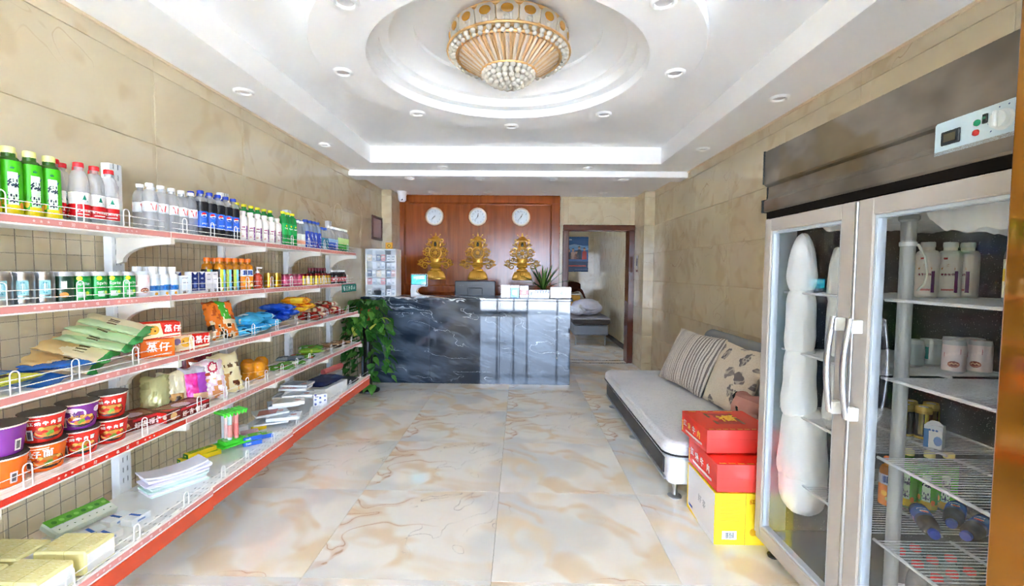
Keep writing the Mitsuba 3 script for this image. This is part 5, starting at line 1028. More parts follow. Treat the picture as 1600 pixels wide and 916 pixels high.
m.rect(0, 0.184, 0, 0.113, f, '#38c2e6'); m.rect(0.02, 0.165, 0.066, 0.1, g, '#7fe0f2'); m.disc(0.10, 0.04, 0.045, g, '#2a7fae', 0.012); m.disc(0.13, 0.05, 0.018, g, '#24648e', 0.010); m.disc(0.07, 0.035, 0.02, up(g), '#1f6f9e', 0.008)
scr = m.ply('gloss', 0); scr['emitter'] = {'type': 'area', 'radiance': {'type': 'mesh_attribute', 'name': 'vertex_color'}}
SCREEN_GLOW = 0.06
V, F, Kc = m.arr(); V2 = V[F].reshape(-1, 3)
scr = {'type': 'ply', 'filename': meshkit.write_ply((V2, np.arange(len(V2)).reshape(-1, 3)), False, None, np.repeat(Kc, 3, 0) * SCREEN_GLOW), 'face_normals': True, 'bsdf': {'type': 'ref', 'id': 'gloss'}, 'emitter': {'type': 'area', 'radiance': {'type': 'mesh_attribute', 'name': 'vertex_color'}}}
part(t, 'screen', scr, at(-1.27, 5.66, ZT))
# monitor from behind
t = thing('computer_monitor', 'black computer monitor seen from behind in the middle of the counter', 'monitor')
m = Mesh(); m.box(-0.275, 0.275, -0.018, 0.012, -0.14, 0.172, C('#23272b'), 0.006); m.box(-0.10, 0.10, -0.035, -0.018, -0.08, 0.08, C('#1d2023'), 0.006)
part(t, 'housing', m.ply('satin', 30), at(-0.605, 6.10, 1.09))
m = Mesh(); m.box(-0.02, 0.02, -0.0, 0.018, -0.30, 0.02, C('#202326'), 0.003); m.box(-0.12, 0.12, -0.09, 0.09, -0.325, -0.31, C('#202326'), 0.004); part(t, 'stand', m.ply('satin', 0), at(-0.605, 6.12, 1.09))
m = Mesh(); [m.disc(-0.2 + 0.035 * k, 0.11, 0.008, face((0, -0.0182, 0), (1, 0, 0), (0, 0, 1)), '#3b4046') for k in range(2)]; part(t, 'logo', m.ply('satin', 0), at(-0.605, 6.10, 1.09))
dsk = thing('back_desk', 'low dark wooden desk behind the reception counter', 'desk'); part(dsk, 'top', Mesh().box(-1.90, 0.58, 6.062, 6.40, 0.735, 0.764, C('#4a2a18'), .003).ply('satin', 0))
for x in (-1.88, 0.54): part(dsk, 'leg', Mesh().box(x - .02, x + .02, 6.07, 6.38, 0, 0.735, C('#3d2214')).ply('satin', 0))
# payment cards, signs and white box (codes on them are left out)
def standcard(base, lab, cat, x, w, h, bg, deco):
    t = thing(base, lab, cat); m = Mesh(); m.box(-w / 2, w / 2, -0.004, 0.004, 0, h, C(bg), 0.001); m.box(-w / 2, w / 2, 0.0, 0.04, 0, 0.004, C('#dfe5ea'))
    deco(m, face((-w / 2, -0.004, 0), (1, 0, 0), (0, 0, 1)), w, h); part(t, 'card', m.ply('gloss', 0), at(x, 5.58, ZT + .0005))
standcard('payment_card', 'white and olive payment card stand next to the monitor', 'card stand', -0.175, 0.112, 0.158, '#e9e6da', lambda m, f, w, h: (m.rect(w * .12, w * .88, h * .2, h * .78, f, '#c9c6b2'), m.rect(w * .2, w * .8, h * .84, h * .92, f, '#a8a48c')))
standcard('payment_card', 'sky blue payment card stand in the middle of three', 'card stand', -0.058, 0.110, 0.158, '#3aa6d8', lambda m, f, w, h: (m.rect(0, w, h * .80, h, f, '#dcebf3'), m.rect(w * .24, w * .76, h * .22, h * .6, f, '#e6f0f6'), m.rect(w * .36, w * .64, h * .32, h * .5, up(f), '#c9aee0')))
standcard('payment_card', 'red payment card stand next to the small striped sign', 'card stand', 0.058, 0.106, 0.152, '#d9d2c6', lambda m, f, w, h: (m.rect(0, w, h * .25, h * .66, f, '#c8453c'), m.rect(w * .28, w * .72, h * .30, h * .60, up(f), '#d8c9a6'), m.rect(w * .3, w * .7, h * .76, h * .84, f, '#8f8a84')))
standcard('counter_sign', 'small white and navy sign with pale lettering between red card and white box', 'sign', 0.245, 0.255, 0.10, '#eceef2', lambda m, f, w, h: (m.rect(w * .28, w, h * .58, h * .95, f, '#26306e'), [m.strokes(c, w * .32 + i * w * .135, h * .66, h * .2, up(f), '#dfe4f4', .16) for i, c in enumerate('好福茶吉好')], m.disc(w * .12, h * .5, h * .16, f, '#3d5148', h * .26), m.rect(w * .3, w * .95, h * .3, h * .36, f, '#b9bdd2'), m.rect(w * .3, w * .9, h * .14, h * .2, f, '#b9bdd2')))
t = thing('white_box', 'white oblong box at the free end of the counter', 'box'); m = Mesh().box(-0.13, 0.13, -0.05, 0.05, 0, 0.142, C('#eef1f4'), 0.006)
f = face((-0.13, -0.05, 0), (1, 0, 0), (0, 0, 1)); [m.rect(0.13 + .05 * k, 0.155 + .05 * k, 0.045, 0.085 - .01 * k, f, '#9aa2aa') for k in range(2)]; m.rect(0.225, 0.232, 0.03, 0.11, f, '#b9c0c6'); part(t, 'carton', m.ply('gloss', 0), at(0.51, 5.575, ZT + .0005))

# ------------------------------------------------------------------ on the wooden panel: clocks and gilt emblems
def hand(L, w, a, y): return Mesh().prism([(-w, -L * .15), (w, -L * .15), (w * .7, L), (-w * .7, L)], y, y + 0.002, C('#20242a'), (0, 2, 1)), a
CK = []
rim = Mesh(); rim.lathe([(0.115, -0.0), (0.137, 0.0), (0.139, 0.012), (0.132, 0.026), (0.120, 0.026), (0.116, 0.016), (0.115, 0.006)], 40, C('#e8d8be'), cap=False)
def yup(m):   # lathe axis z -> -y (faces the room)
    q = Mesh(); V, F, Kc = m.arr(); q.add(np.stack([V[:, 0], -V[:, 2], V[:, 1]], 1), F, Kc); return q
RIM = yup(rim).ply('gloss', 40)
fm = Mesh().lathe([(0.117, 0.0), (0.117, 0.008), (0.0, 0.008)], 36, C('#e3ebef'), cap=False); FM = yup(fm)
ff = face((0, -0.0082, 0), (1, 0, 0), (0, 0, 1))
for h in range(12):
    a = PI / 2 - (h + 1) * PI / 6; s = str(h + 1); FM.latin(s, 0.088 * math.cos(a) - 0.007 * len(s), 0.088 * math.sin(a) - 0.010, 0.020, ff, '#3b4450')
FM = FM.ply('gloss', 0); GL = yup(Mesh().lathe([(0.117, 0.0195), (0.0, 0.0205)], 30, cap=False)).ply('pane_glass', 0)
for i, (x, hh, mm) in enumerate(((-1.300, 7, 37), (-0.643, -0.35, 37), (0.012, 0.25, 37))):
    t = thing('wall_clock', 'round white wall clock above the gilt emblem ' + ['next to the security camera', 'in the middle of the panel', 'nearest the doorway'][i], 'clock')
    p = at(x, 6.838, 2.220); part(t, 'rim', RIM, p); part(t, 'dial', FM, p)
    for nm, L, w, a in (('hour_hand', 0.052, 0.0055, (hh + mm / 60) * 30), ('minute_hand', 0.082, 0.0035, mm * 6)):
        part(t, nm, Mesh().prism([(-w, -L * .18), (w, -L * .18), (w * .6, L), (-w * .6, L)], -0.013 if nm[0] == 'h' else -0.016, -0.011 if nm[0] == 'h' else -0.0145, C('#171a20'), (0, 2, 1)).ply('satin', 0), p @ T().rotate([0, 1, 0], float(a)))
    part(t, 'cover_glass', GL, p)
def emblem():
    G1, G2 = C('#c28c26'), C('#dba63a'); out = []
    def rel(m, d=0.0): # squash towards the wall
        q = Mesh(); V, F, Kc = m.arr(); q.add(np.stack([V[:, 0], np.minimum(V[:, 1] * 0.42, 0.001) - d, V[:, 2]], 1), F, Kc); return q
    m = Mesh(); m.lathe([(0.115, 0.0), (0.150, 0.004), (0.156, 0.022), (0.135, 0.040), (0.115, 0.085), (0.102, 0.125), (0.075, 0.135)], 36, G1)
    for k in range(15):
        a = PI + k * PI / 14; r = lambda z: 0.152 - 0.42 * z
        m.tube([(1.0 * r(z) * math.cos(a), r(z) * math.sin(a), z) for z in np.linspace(0.03, 0.125, 6)], [0.009, 0.014, 0.015, 0.014, 0.012, 0.008], 8, G2)
    out.append(('lotus_base', rel(m).ply('gilt', 45)))
    m = Mesh(); m.lathe([(0.075, 0.135), (0.085, 0.145), (0.080, 0.155), (0.050, 0.170), (0.060, 0.185), (0.082, 0.195), (0.085, 0.207), (0.07, 0.215), (0.085, 0.225), (0.095, 0.24), (0.075, 0.255), (0.07, 0.275), (0.092, 0.31), (0.085, 0.325)], 28, G2)
    out.append(('vase', rel(m).ply('gilt', 40)))
    w = Mesh(); c = np.array([0, -0.03, 0.40]); a = np.linspace(0, 2 * PI, 33)
    for r, th in ((0.088, 0.013), (0.060, 0.006), (0.022, 0.010)): w.tube([(r * math.cos(t), c[1], c[2] + r * math.sin(t)) for t in a], th, 8, G2, cap=False)
    for k in range(8): t = k * PI / 4; w.tube([(0.015 * math.cos(t), c[1], c[2] + 0.015 * math.sin(t)), (0.05 * math.cos(t), c[1], c[2] + 0.05 * math.sin(t)), (0.088 * math.cos(t), c[1], c[2] + 0.088 * math.sin(t))], [0.006, 0.009, 0.006], 6, G1)
    w.ball(c, 0.016, G2, 2); out.append(('wheel', w.ply('gilt', 45)))
    cp = Mesh(); cp.lathe([(0.055, 0.455), (0.062, 0.47), (0.060, 0.52), (0.052, 0.575)], 20, G1); cp.lathe([(0.092, 0.585), (0.085, 0.597), (0.062, 0.62), (0.03, 0.645), (0.012, 0.655), (0.016, 0.668), (0.005, 0.70), (0.0, 0.715)], 20, G2)
    for k in range(-2, 3): cp.ball((0.034 * k, -0.03 + 0.006 * k * k, 0.585), 0.012, G1, 1)
    for sx in (-1, 1):
        cp.ball((sx * 0.095, -0.02, 0.60), 0.017, G2, 1, (1.3, .7, .8)); cp.tube([(sx * .06, -.02, .58), (sx * .1, -.02, .56), (sx * .12, -.02, .59)], [.008, .01, .004], 6, G1); cp.tube([(sx * 0.04, -.015, .64), (sx * .065, -.015, .665)], [.006, .003], 6, G1); cp.ball((sx * .07, -.015, .672), .009, G2, 1)
    out.append(('canopy', rel(cp, -0.0).ply('gilt', 40)))
    gm = Mesh().ball((0, -0.034, 0.525), 0.034, C('#3a3226'), 2, (0.62, 0.35, 1.15)); out.append(('gem', gm.ply('gloss', 40)))
    rg = Mesh().tube([(0.024 * math.cos(t), -0.036, 0.525 + 0.043 * math.sin(t)) for t in np.linspace(0, 2 * PI, 21)], 0.006, 6, G2, cap=False); out.append(('gem_ring', rg.ply('gilt', 40)))
    for sx in (-1, 1):
        m = Mesh()
        for (px, pz), r, a0, turn, anchor, th in (((0.155, 0.205), 0.052, 150, 1.35, (0.06, 0.235), 0.012), ((0.215, 0.270), 0.030, 200, 1.3, (0.085, 0.245), 0.010), ((0.135, 0.300), 0.034, 210, 1.3, (0.075, 0.280), 0.010), ((0.125, 0.372), 0.036, 200, 1.3, (0.085, 0.335), 0.011),
                                                    ((0.118, 0.448), 0.036, 215, 1.3, (0.080, 0.420), 0.010), ((0.100, 0.520), 0.030, 215, 1.3, (0.060, 0.490), 0.009), ((0.245, 0.225), 0.020, 190, 1.2, (0.185, 0.235), 0.008), ((0.170, 0.420), 0.016, 190, 1.1, (0.14, 0.40), 0.007)):
            t = np.linspace(0, 1, 20); a = np.radians(a0) - t * turn * 2 * PI; rr = r * (1 - 0.72 * t)
            s = [(sx * anchor[0], -0.016, anchor[1])] + [(sx * (px + q * math.cos(b)), -0.022 - 0.010 * u, pz + q * math.sin(b)) for q, b, u in zip(rr, a, t)]
            m.tube(s, np.concatenate([[th * 0.8], th * (1.1 - 0.6 * t)]), 6, G2); m.ball(s[-1], th * 0.9, G1, 1)
            m.tube([(sx * (px + r * .9), -.02, pz - r * .3), (sx * (px + r * 1.45), -.022, pz + r * .1), (sx * (px + r * 1.5), -.02, pz + r * .8)], [th * .7, th * .6, th * .25], 6, G2)
        out.append(('scrollwork', m.ply('gilt', 45)))
    return out
EMB = emblem()
for i, x in enumerate((-1.285, -0.640, 0.036)): stamp(EMB, 'gilt_emblem', 'gilt relief emblem with wheel on a lotus base, ' + ['behind the white face terminal', 'in the middle of the wooden panel', 'nearest the spiky potted plant'][i], 'wall ornament', None, at(x, 6.838, 1.262, s=1.02))
# security camera
t = thing('security_camera', 'white dome security camera hanging under the ceiling at the corner of the wooden panel', 'security camera')
m = Mesh().lathe([(0.0, -0.150), (0.035, -0.146), (0.056, -0.122), (0.060, -0.095), (0.058, -0.05)], 22, C('#e9e9ea')); part(t, 'ball', m.ply('gloss', 40), at(-1.72, 6.55, ZC)); m = Mesh().lathe([(0.06, -0.055), (0.064, -0.04), (0.072, -0.012), (0.075, 0)], 24, C('#f0f0f1')); part(t, 'base', m.ply('gloss', 40), at(-1.72, 6.55, ZC))
m = Mesh(); [m.ball((0.026 * math.sin(a) * 0.9, -0.050, -0.112 + zz), r, C('#15171a'), 2, (1, .35, 1)) for a, zz, r in ((0.4, -0.005, 0.017), (-0.7, 0.012, 0.008), (1.4, 0.014, 0.008))]; part(t, 'lens', m.ply('gloss', 40), at(-1.72, 6.55, ZC))
# framed notice on the left wall, circle of faint marks is left to the tiles
t = thing('framed_notice', 'framed mauve notice with dark wooden frame on the left wall above the counter', 'picture')
m = Mesh(); fx0 = XL + 0.0005
for y0_, y1_, z0_, z1_ in ((5.94, 6.36, 2.10, 2.13), (5.94, 6.36, 1.81, 1.84), (5.94, 5.965, 1.84, 2.10), (6.335, 6.36, 1.84, 2.10)): m.box(fx0, fx0 + 0.018, y0_, y1_, z0_, z1_, C('#4a2420'), 0.002)
part(t, 'frame', m.ply('satin', 0)); part(t, 'sheet', Mesh().box(fx0, fx0 + 0.006, 5.964, 6.336, 1.839, 2.101, C('#9c7a80')).ply('satin', 0))
# switch plate on the right pilaster's side
t = thing('wall_switch', 'small grey switch plate with dark slot on the inner side of the tiled pilaster', 'switch')
m = Mesh().box(-0.006, 0, -0.045, 0.045, -0.10, 0.10, C('#b9b6b2'), 0.002); m.box(-0.008, -0.006, -0.018, 0.018, -0.05, 0.06, C('#2a2624')); m.box(-0.010, -0.0, -0.04, 0.04, -0.145, -0.11, C('#7a4a34'), 0.002); part(t, 'plate', m.ply('satin', 0), at(1.7345, 6.66, 1.55))

# ------------------------------------------------------------------ plants
def leaf_mesh(L, Wd, col, col2, droop=0.25, n=6, heart=True):
    m = Mesh(); t = np.linspace(0, 1, n + 1); w = (np.sin(PI * t ** 0.62) * (1 - 0.25 * t)) * Wd / 2 if heart else (np.sin(PI * (0.12 + 0.88 * t)) ** 0.8) * Wd / 2
    w[-1] = 0.0005; zz = -droop * L * t ** 2; k = []
    V = np.concatenate([np.stack([-w, L * t, zz + 0.12 * w], 1), np.stack([0 * w, L * t, zz - 0.08 * w], 1), np.stack([w, L * t, zz + 0.12 * w], 1)])
    j = np.arange(n); f = np.vstack([np.stack([a + j, b + j, b + j + 1, a + j + 1], 1) for a, b in ((0, n + 1), (n + 1, 2 * n + 2))])
    return m.add(V, f, np.vstack([np.tile(C(col), (n, 1)), np.tile(C(col2), (n, 1))]))
LV = [leaf_mesh(0.105, 0.088, a, b).ply('leafy', 40) for a, b in (('#24501c', '#2b5a22'), ('#30642a', '#386f2c'), ('#1d4018', '#24491d'), ('#4c7d30', '#568838'))] + [leaf_mesh(0.11, 0.09, '#b9b84a', '#a8b04a').ply('leafy', 40)]
def orient(x, y, z, yaw, pitch, roll, s): return T().translate([x, y, z]).rotate([0, 0, 1], yaw).rotate([1, 0, 0], pitch).rotate([0, 1, 0], roll).scale(s)
pt = thing('trailing_plant', 'tall trailing green pothos between the end of the shelving and the counter', 'potted plant')
part(pt, 'stand', Mesh().lathe([(0.13, 0), (0.13, 0.02), (0.05, 0.035), (0.05, 0.74), (0.12, 0.755), (0.12, 0.77)], 20, C('#1c1a18')).ply('satin', 40), at(-1.74, 5.10, 0.0))
part(pt, 'pot', Mesh().lathe([(0.085, 0.0), (0.12, 0.16), (0.125, 0.20), (0.11, 0.20), (0.10, 0.17), (0.0, 0.17)], 22, C('#9c4a2a')).ply('satin', 40), at(-1.74, 5.10, 0.7705), label='terracotta coloured pot')
rg = np.random.default_rng(8); nl = 0
for k in range(22):
    a = rg.uniform(0, 2 * PI) if k < 16 else rg.uniform(-1.2, 0.9); x0, y0 = -1.74 + 0.07 * math.cos(a), 5.10 + 0.07 * math.sin(a); drop = rg.uniform(0.5, 0.95) if k % 3 else rg.uniform(0.1, 0.3); out_ = rg.uniform(0.10, 0.20)
    ts = np.linspace(0, 1, 14); P_ = np.stack([x0 + out_ * math.cos(a) * np.minimum(ts * 3, 1) + rg.uniform(-.05, .05) * ts, y0 + out_ * 0.9 * math.sin(a) * np.minimum(ts * 3, 1) - 0.05 * ts, 0.97 + 0.09 * np.sin(np.minimum(ts * 3, 1) * PI) - drop * np.maximum(ts - 0.15, 0) / 0.85], 1)
    P_[:, 0] = np.clip(P_[:, 0], -1.93, -1.48); P_[:, 1] = np.clip(P_[:, 1], 4.64, 5.36)
    part(pt, 'vine', Mesh().tube(P_, 0.0035, 5, C('#3a4a20')).ply('leafy', 40))
    for q in range(1, 14):
        if nl >= 290: break
        b = a + rg.uniform(-1.2, 1.2) - PI / 2; p = P_[q]
        part(pt, 'leaf', LV[4 if rg.random() < 0.02 else int(rg.integers(0, 4))], orient(float(p[0]), float(p[1]), float(p[2]), math.degrees(b), float(rg.uniform(-55, -5)), float(rg.uniform(-30, 30)), float(rg.uniform(0.9, 1.35)))); nl += 1
sp = thing('spiky_plant', 'potted plant with long narrow dark green leaves standing behind the small navy sign', 'potted plant')
part(sp, 'pot', Mesh().lathe([(0.055, 0), (0.075, 0.09), (0.08, 0.10), (0.07, 0.10), (0.0, 0.085)], 18, C('#6a5a4a')).ply('satin', 40), at(0.31, 5.84, ZT + .0005))
for k in range(26):
    a = k * 2.39996; L = rg.uniform(0.30, 0.44); el = rg.uniform(0.6, 1.4); t = np.linspace(0, 1, 9); w = 0.013 * np.sin(PI * (0.15 + 0.85 * t)) ** 0.7; w[-1] = 0.0006
    hx = L * t * math.cos(el) + 0.05 * t ** 2; hz = L * t * math.sin(el) - 0.14 * (1.5 - el) * t ** 2.2
    cx, cy = math.cos(a), math.sin(a); c0 = np.stack([0.015 * cx + hx * cx, 0.015 * cy + hx * cy, 0.085 + hz], 1); s_ = np.array([-cy, cx, 0])
    V = np.concatenate([c0 - w[:, None] * s_, c0 - [0, 0, 0.004], c0 + w[:, None] * s_]); j = np.arange(8); f = np.vstack([np.stack([A + j, B + j, B + j + 1, A + j + 1], 1) for A, B in ((0, 9), (9, 18))])
    part(sp, 'leaf', Mesh().add(V, f, ('#3b5a24', '#2c4a1e', '#4f6e2c')[k % 3]).ply('leafy', 40), at(0.31, 5.84, ZT))

# ------------------------------------------------------------------ the back room
bd = thing('single_bed', 'grey bed with a dark patterned mattress cover seen through the doorway', 'bed')
part(bd, 'base', Mesh().box(1.03, 1.69, 8.46, 10.36, 0.20, 0.40, C('#7d8388'), 0.02).ply('satin', 30))
m = Mesh(); m.box(1.0, 1.72, 8.42, 10.40, 0.405, 0.52, C('#5a544f'), 0.035); part(bd, 'mattress', m.ply('matte', 40))
m = Mesh(); m.box(0.995, 1.725, 8.415, 10.0, 0.50, 0.535, C('#a9a5a6'), 0.015); part(bd, 'cover', m.ply('matte', 40))
for x in (1.08, 1.64):
    for y in (8.52, 10.28): part(bd, 'leg', Mesh().lathe([(0.014, 0), (0.014, 0.2)], 10, C('#b9bcc0')).ply('metal', 30), at(x, y, 0))
m = Mesh(); rg2 = np.random.default_rng(4)
ic = trimesh.creation.icosphere(4, 1.0); v = ic.vertices.copy(); r = 1 + 0.35 * (meshkit.fbm(v * 1.9, 3, 2) - 0.5) + 0.10 * (meshkit.fbm(v * 6, 2, 5) - 0.5)
m.add(v * r[:, None] * [0.30, 0.34, 0.16] + [1.36, 9.0, 0.70], ic.faces, '#d8d4da'); q = v * (1 + 0.4 * (meshkit.fbm(v * 2.4, 3, 9) - 0.5))[:, None] * [0.17, 0.26, 0.11] + [1.16, 8.85, 0.655]; m.add(q, ic.faces, '#e1dee2')
t = thing('bedding_heap', 'heap of crumpled white bedding lying on the bed in the back room', 'bedding'); part(t, 'blanket', m.ply('matte', 60))
t = thing('yellow_cabinet', 'yellow cabinet with pale top in the back room beyond the counter end', 'cabinet'); part(t, 'body', Mesh().box(0.55, 1.42, 10.45, 10.95, 0, 0.86, C('#c8932a'), 0.004).ply('satin', 0)); part(t, 'top', Mesh().box(0.54, 1.43, 10.44, 10.96, 0.861, 0.89, C('#d8d2c6'), 0.004).ply('satin', 0))
for k in range(2): part(t, 'door', Mesh().box(0.565 + .43 * k, 0.975 + .43 * k, 10.435, 10.449, 0.04, 0.84, C('#cf9a30'), 0.003).ply('satin', 0))
q = Mesh(); v = ic.vertices; q.add(v * (1 + 0.3 * (meshkit.fbm(v * 2, 3, 3) - 0.5))[:, None] * [0.20, 0.15, 0.13] + [1.26, 10.7, 1.045], ic.faces, '#3c1f16'); q.tube([(1.36, 10.66, 1.00), (1.46, 10.6, 0.955), (1.52, 10.42, 0.80)], [0.05, 0.035, 0.02], 8, C('#4a281a'))
t = thing('brown_bundle', 'dark brown soft bundle lying on the yellow cabinet in the back room', 'bundle'); part(t, 'cloth', q.ply('matte', 60))
t = thing('group_poster', 'blue poster with a group of people hanging in the back room', 'poster')
m = Mesh(); w, h = 0.56, 0.90; m.box(0, w, -0.002, 0.002, 0, h, C('#2a5f9e')); f = face((0, -0.002, 0), (1, 0, 0), (0, 0, 1)); g = up(f, .001); k = up(g, .001); k2 = up(k, .001)
m.rect(0, w, 0, h * .3, f, '#1d3d66'); m.rect(0, w, h * .62, h * .75, f, '#5b93c4'); m.poly2([[0, h * .72], [w * .35, h * .8], [w, h * .70], [w, h * .62], [0, h * .62]], f, '#8fb6d4')
for i, (px, py, ch, cl) in enumerate(((.12, .60, '#2a2430', '#20232c'), (.30, .62, '#2a2024', '#c9a898'), (.58, .68, '#241c1c', '#262a3c'), (.82, .64, '#2a2222', '#b8342c'), (.45, .55, '#3a2a24', '#8a5a48'))):
    m.poly2([[w * (px - .11), h * .36], [w * (px + .11), h * .36], [w * (px + .10), h * (py - .08)], [w * (px + .04), h * (py - .04)], [w * (px - .04), h * (py - .04)], [w * (px - .10), h * (py - .08)]], g, cl); m.disc(w * px, h * py, w * .055, k, '#c99a80', w * .065, 12); m.disc(w * px, h * (py + .025), w * .058, k2, ch, w * .045, 10, 0, PI)
m.rect(w * .1, w * .9, h * .15, h * .19, g, '#b9473c'); m.rect(w * .4, w * .95, h * .06, h * .09, g, '#4a5f86'); m.rect(w * .05, w * .25, h * .9, h * .93, g, '#cfe0ee')
part(t, 'print', m.ply('satin', 0), at(1.20, 11.596, 1.40))

# ------------------------------------------------------------------ sofa bed along the right wall
def rounded_slab(x0, x1, y0, y1, z0, z1, r, rv, n=8, top_bulge=0.0, nx=1):
    """a slab with round corners in plan (r) and a soft upper edge (rv)"""
    rings = []
    def ring(inset, z):
        p = []; rr = max(r - inset, 0.004)
        for cx, cy, a0 in ((x1 - r, y1 - r, 0), (x0 + r, y1 - r, PI / 2), (x0 + r, y0 + r, PI), (x1 - r, y0 + r, 1.5 * PI)):
            for a in np.linspace(a0, a0 + PI / 2, n + 1): p.append((cx + rr * math.cos(a), cy + rr * math.sin(a), z))
        return np.array(p)
    for z, i in [(z0, 0.008), (z0 + 0.008, 0.0), (z1 - rv, 0.0)] + [(z1 - rv + rv * math.sin(t), rv * (1 - math.cos(t))) for t in np.linspace(0.3, PI / 2, 5)]: rings.append(ring(i, z))
    V = np.vstack(rings); k = len(rings[0]); j = np.arange(k); m = Mesh()
    f = np.vstack([np.stack([q * k + j, q * k + (j + 1) % k, (q + 1) * k + (j + 1) % k, (q + 1) * k + j], 1) for q in range(len(rings) - 1)])
    m.add(V, f)
    c = V[-k:]; ctr = c.mean(0) + [0, 0, top_bulge]
    # inner top as shrinking rings, gently domed
    prev = c
    for s in (0.8, 0.55, 0.3):
        nxt = ctr + (c - ctr) * s; nxt[:, 2] = c[:, 2] + top_bulge * (1 - s ** 2)
        nxt[:, 2] += 0.004 * np.sin(nxt[:, 1] * 14 + nxt[:, 0] * 5)
        m.add(np.vstack([prev, nxt]), np.stack([j, (j + 1) % k, k + (j + 1) % k, k + j], 1)); prev = nxt
    m.add(np.vstack([prev, [ctr]]), np.stack([j, (j + 1) % k, np.full(k, k)], 1))
    m.add(np.vstack([V[:k], [V[:k].mean(0)]]), np.stack([(j + 1) % k, j, np.full(k, k)], 1))
    return m
SF = thing('sofa_bed', 'pale grey fabric sofa bed with white leather base and chrome feet along the right wall', 'sofa bed')
SX0, SX1, SY0, SY1 = 0.905, 1.70, 2.68, 4.72
part(SF, 'mattress', rounded_slab(SX0 - 0.005, SX1, SY0, SY1, 0.275, 0.372, 0.10, 0.035, top_bulge=0.012).ply('sofa_fabric', 50))
pp = [(SX0 + 0.10 + 0.106 * math.cos(a), SY0 + 0.10 + 0.106 * math.sin(a), 0.290) for a in np.linspace(1.5 * PI, PI, 8)]
pq = [(SX0 + 0.10 + 0.106 * math.cos(a), SY1 - 0.10 + 0.106 * math.sin(a), 0.290) for a in np.linspace(PI, PI / 2, 8)]
part(SF, 'piping', Mesh().tube([(SX1, SY0 - 0.006, 0.29)] + pp + pq + [(SX1, SY1 + 0.006, 0.29)], 0.006, 6, C('#15171a')).ply('satin', 50))
m = rounded_slab(SX0 + 0.02, SX1, SY0 + 0.01, SY1 - 0.02, 0.105, 0.272, 0.05, 0.02); V, F, Kc = m.arr(); part(SF, 'base', Mesh().add(V, F, '#dcdfe2').ply('satin', 45))
part(SF, 'front_inset', Mesh().box(SX0 + 0.008, SX0 + 0.022, SY0 + 0.10, SY1 - 0.12, 0.140, 0.252, C('#1f2226'), 0.005).ply('satin', 0))
for z in (0.124, 0.264): part(SF, 'chrome_trim', Mesh().box(SX0 + 0.004, SX0 + 0.022, SY0 + 0.06, SY1 - 0.08, z - 0.007, z + 0.007, C('#c9ccd0'), 0.003).ply('metal', 0))
FT = Mesh().lathe([(0.042, 0.0), (0.044, 0.006), (0.036, 0.013), (0.018, 0.018), (0.015, 0.05), (0.022, 0.10), (0.025, 0.106)], 20, C('#c6c9cd')).ply('metal', 40)
for x in (1.0, 1.58):
    for y in (2.76, 3.75, 4.60): part(SF, 'foot', FT, at(x if x > 1.2 else 0.985, y, 0))
part(SF, 'backrest', rounded_slab(1.71, 1.875, 2.72, 4.18, 0.12, 0.72, 0.05, 0.04).ply('sofa_fabric', 50))
part(SF, 'backrest_roll', Mesh().tube([(1.795, 2.70, 0.802), (1.795, 2.72, 0.802), (1.795, 4.16, 0.802), (1.795, 4.19, 0.802)], [0.058, 0.080, 0.080, 0.058], 22, C('#80868a')).ply('satin', 50), label='grey leather roll')
def cushion(w, h, th, n=20, seed=1, fr=0.0):
    u = np.linspace(-1, 1, n + 1); U, V = np.meshgrid(u, u, indexing='ij'); b = (np.clip(1 - U ** 2, 0, 1) * np.clip(1 - V ** 2, 0, 1)) ** 0.55
    pin = 1 - 0.07 * (1 - np.abs(U)) * np.abs(V) ** 3; pin2 = 1 - 0.07 * (1 - np.abs(V)) * np.abs(U) ** 3
    wn = (meshkit.fbm(np.stack([U * 2 + seed, V * 2, 0 * U], -1), 3, seed) - 0.5) * 0.02
    X, Y = U * w / 2 * pin2, V * h / 2 * pin; P1 = np.stack([X, Y, th / 2 * b + wn * b + 0.003], -1).reshape(-1, 3); P2 = np.stack([X, Y, -th / 2 * b - 0.003], -1).reshape(-1, 3)
    i, j = [q.reshape(-1) for q in np.meshgrid(np.arange(n), np.arange(n), indexing='ij')]; q = np.stack([i * (n + 1) + j, (i + 1) * (n + 1) + j, (i + 1) * (n + 1) + j + 1, i * (n + 1) + j + 1], 1)
    f = np.vstack([q[:, [0, 1, 2]], q[:, [0, 2, 3]]]); N = (n + 1) ** 2; rim = []
    e = np.concatenate([np.arange(n + 1) * (n + 1), n * (n + 1) + np.arange(1, n + 1), (np.arange(n)[::-1]) * (n + 1) + n, np.arange(1, n)[::-1]])
    k = len(e); jj = np.arange(k); r4 = np.stack([e[jj], e[(jj + 1) % k], N + e[(jj + 1) % k], N + e[jj]], 1)
    F = np.vstack([f, f[:, ::-1] + N, r4[:, [0, 2, 1]], r4[:, [0, 3, 2]]])
    UV = np.stack([(U + 1) / 2, (V + 1) / 2], -1).reshape(-1, 2)
    return np.vstack([P1, P2]), F, np.vstack([UV, UV])
def basis(o, ex, ey):
    ex = np.array(ex, float); ex /= np.linalg.norm(ex); ey = np.array(ey, float); ey -= ex * (ex @ ey); ey /= np.linalg.norm(ey); M = np.eye(4); M[:3, 0], M[:3, 1], M[:3, 2], M[:3, 3] = ex, ey, np.cross(ex, ey), o
    return T(M.tolist())
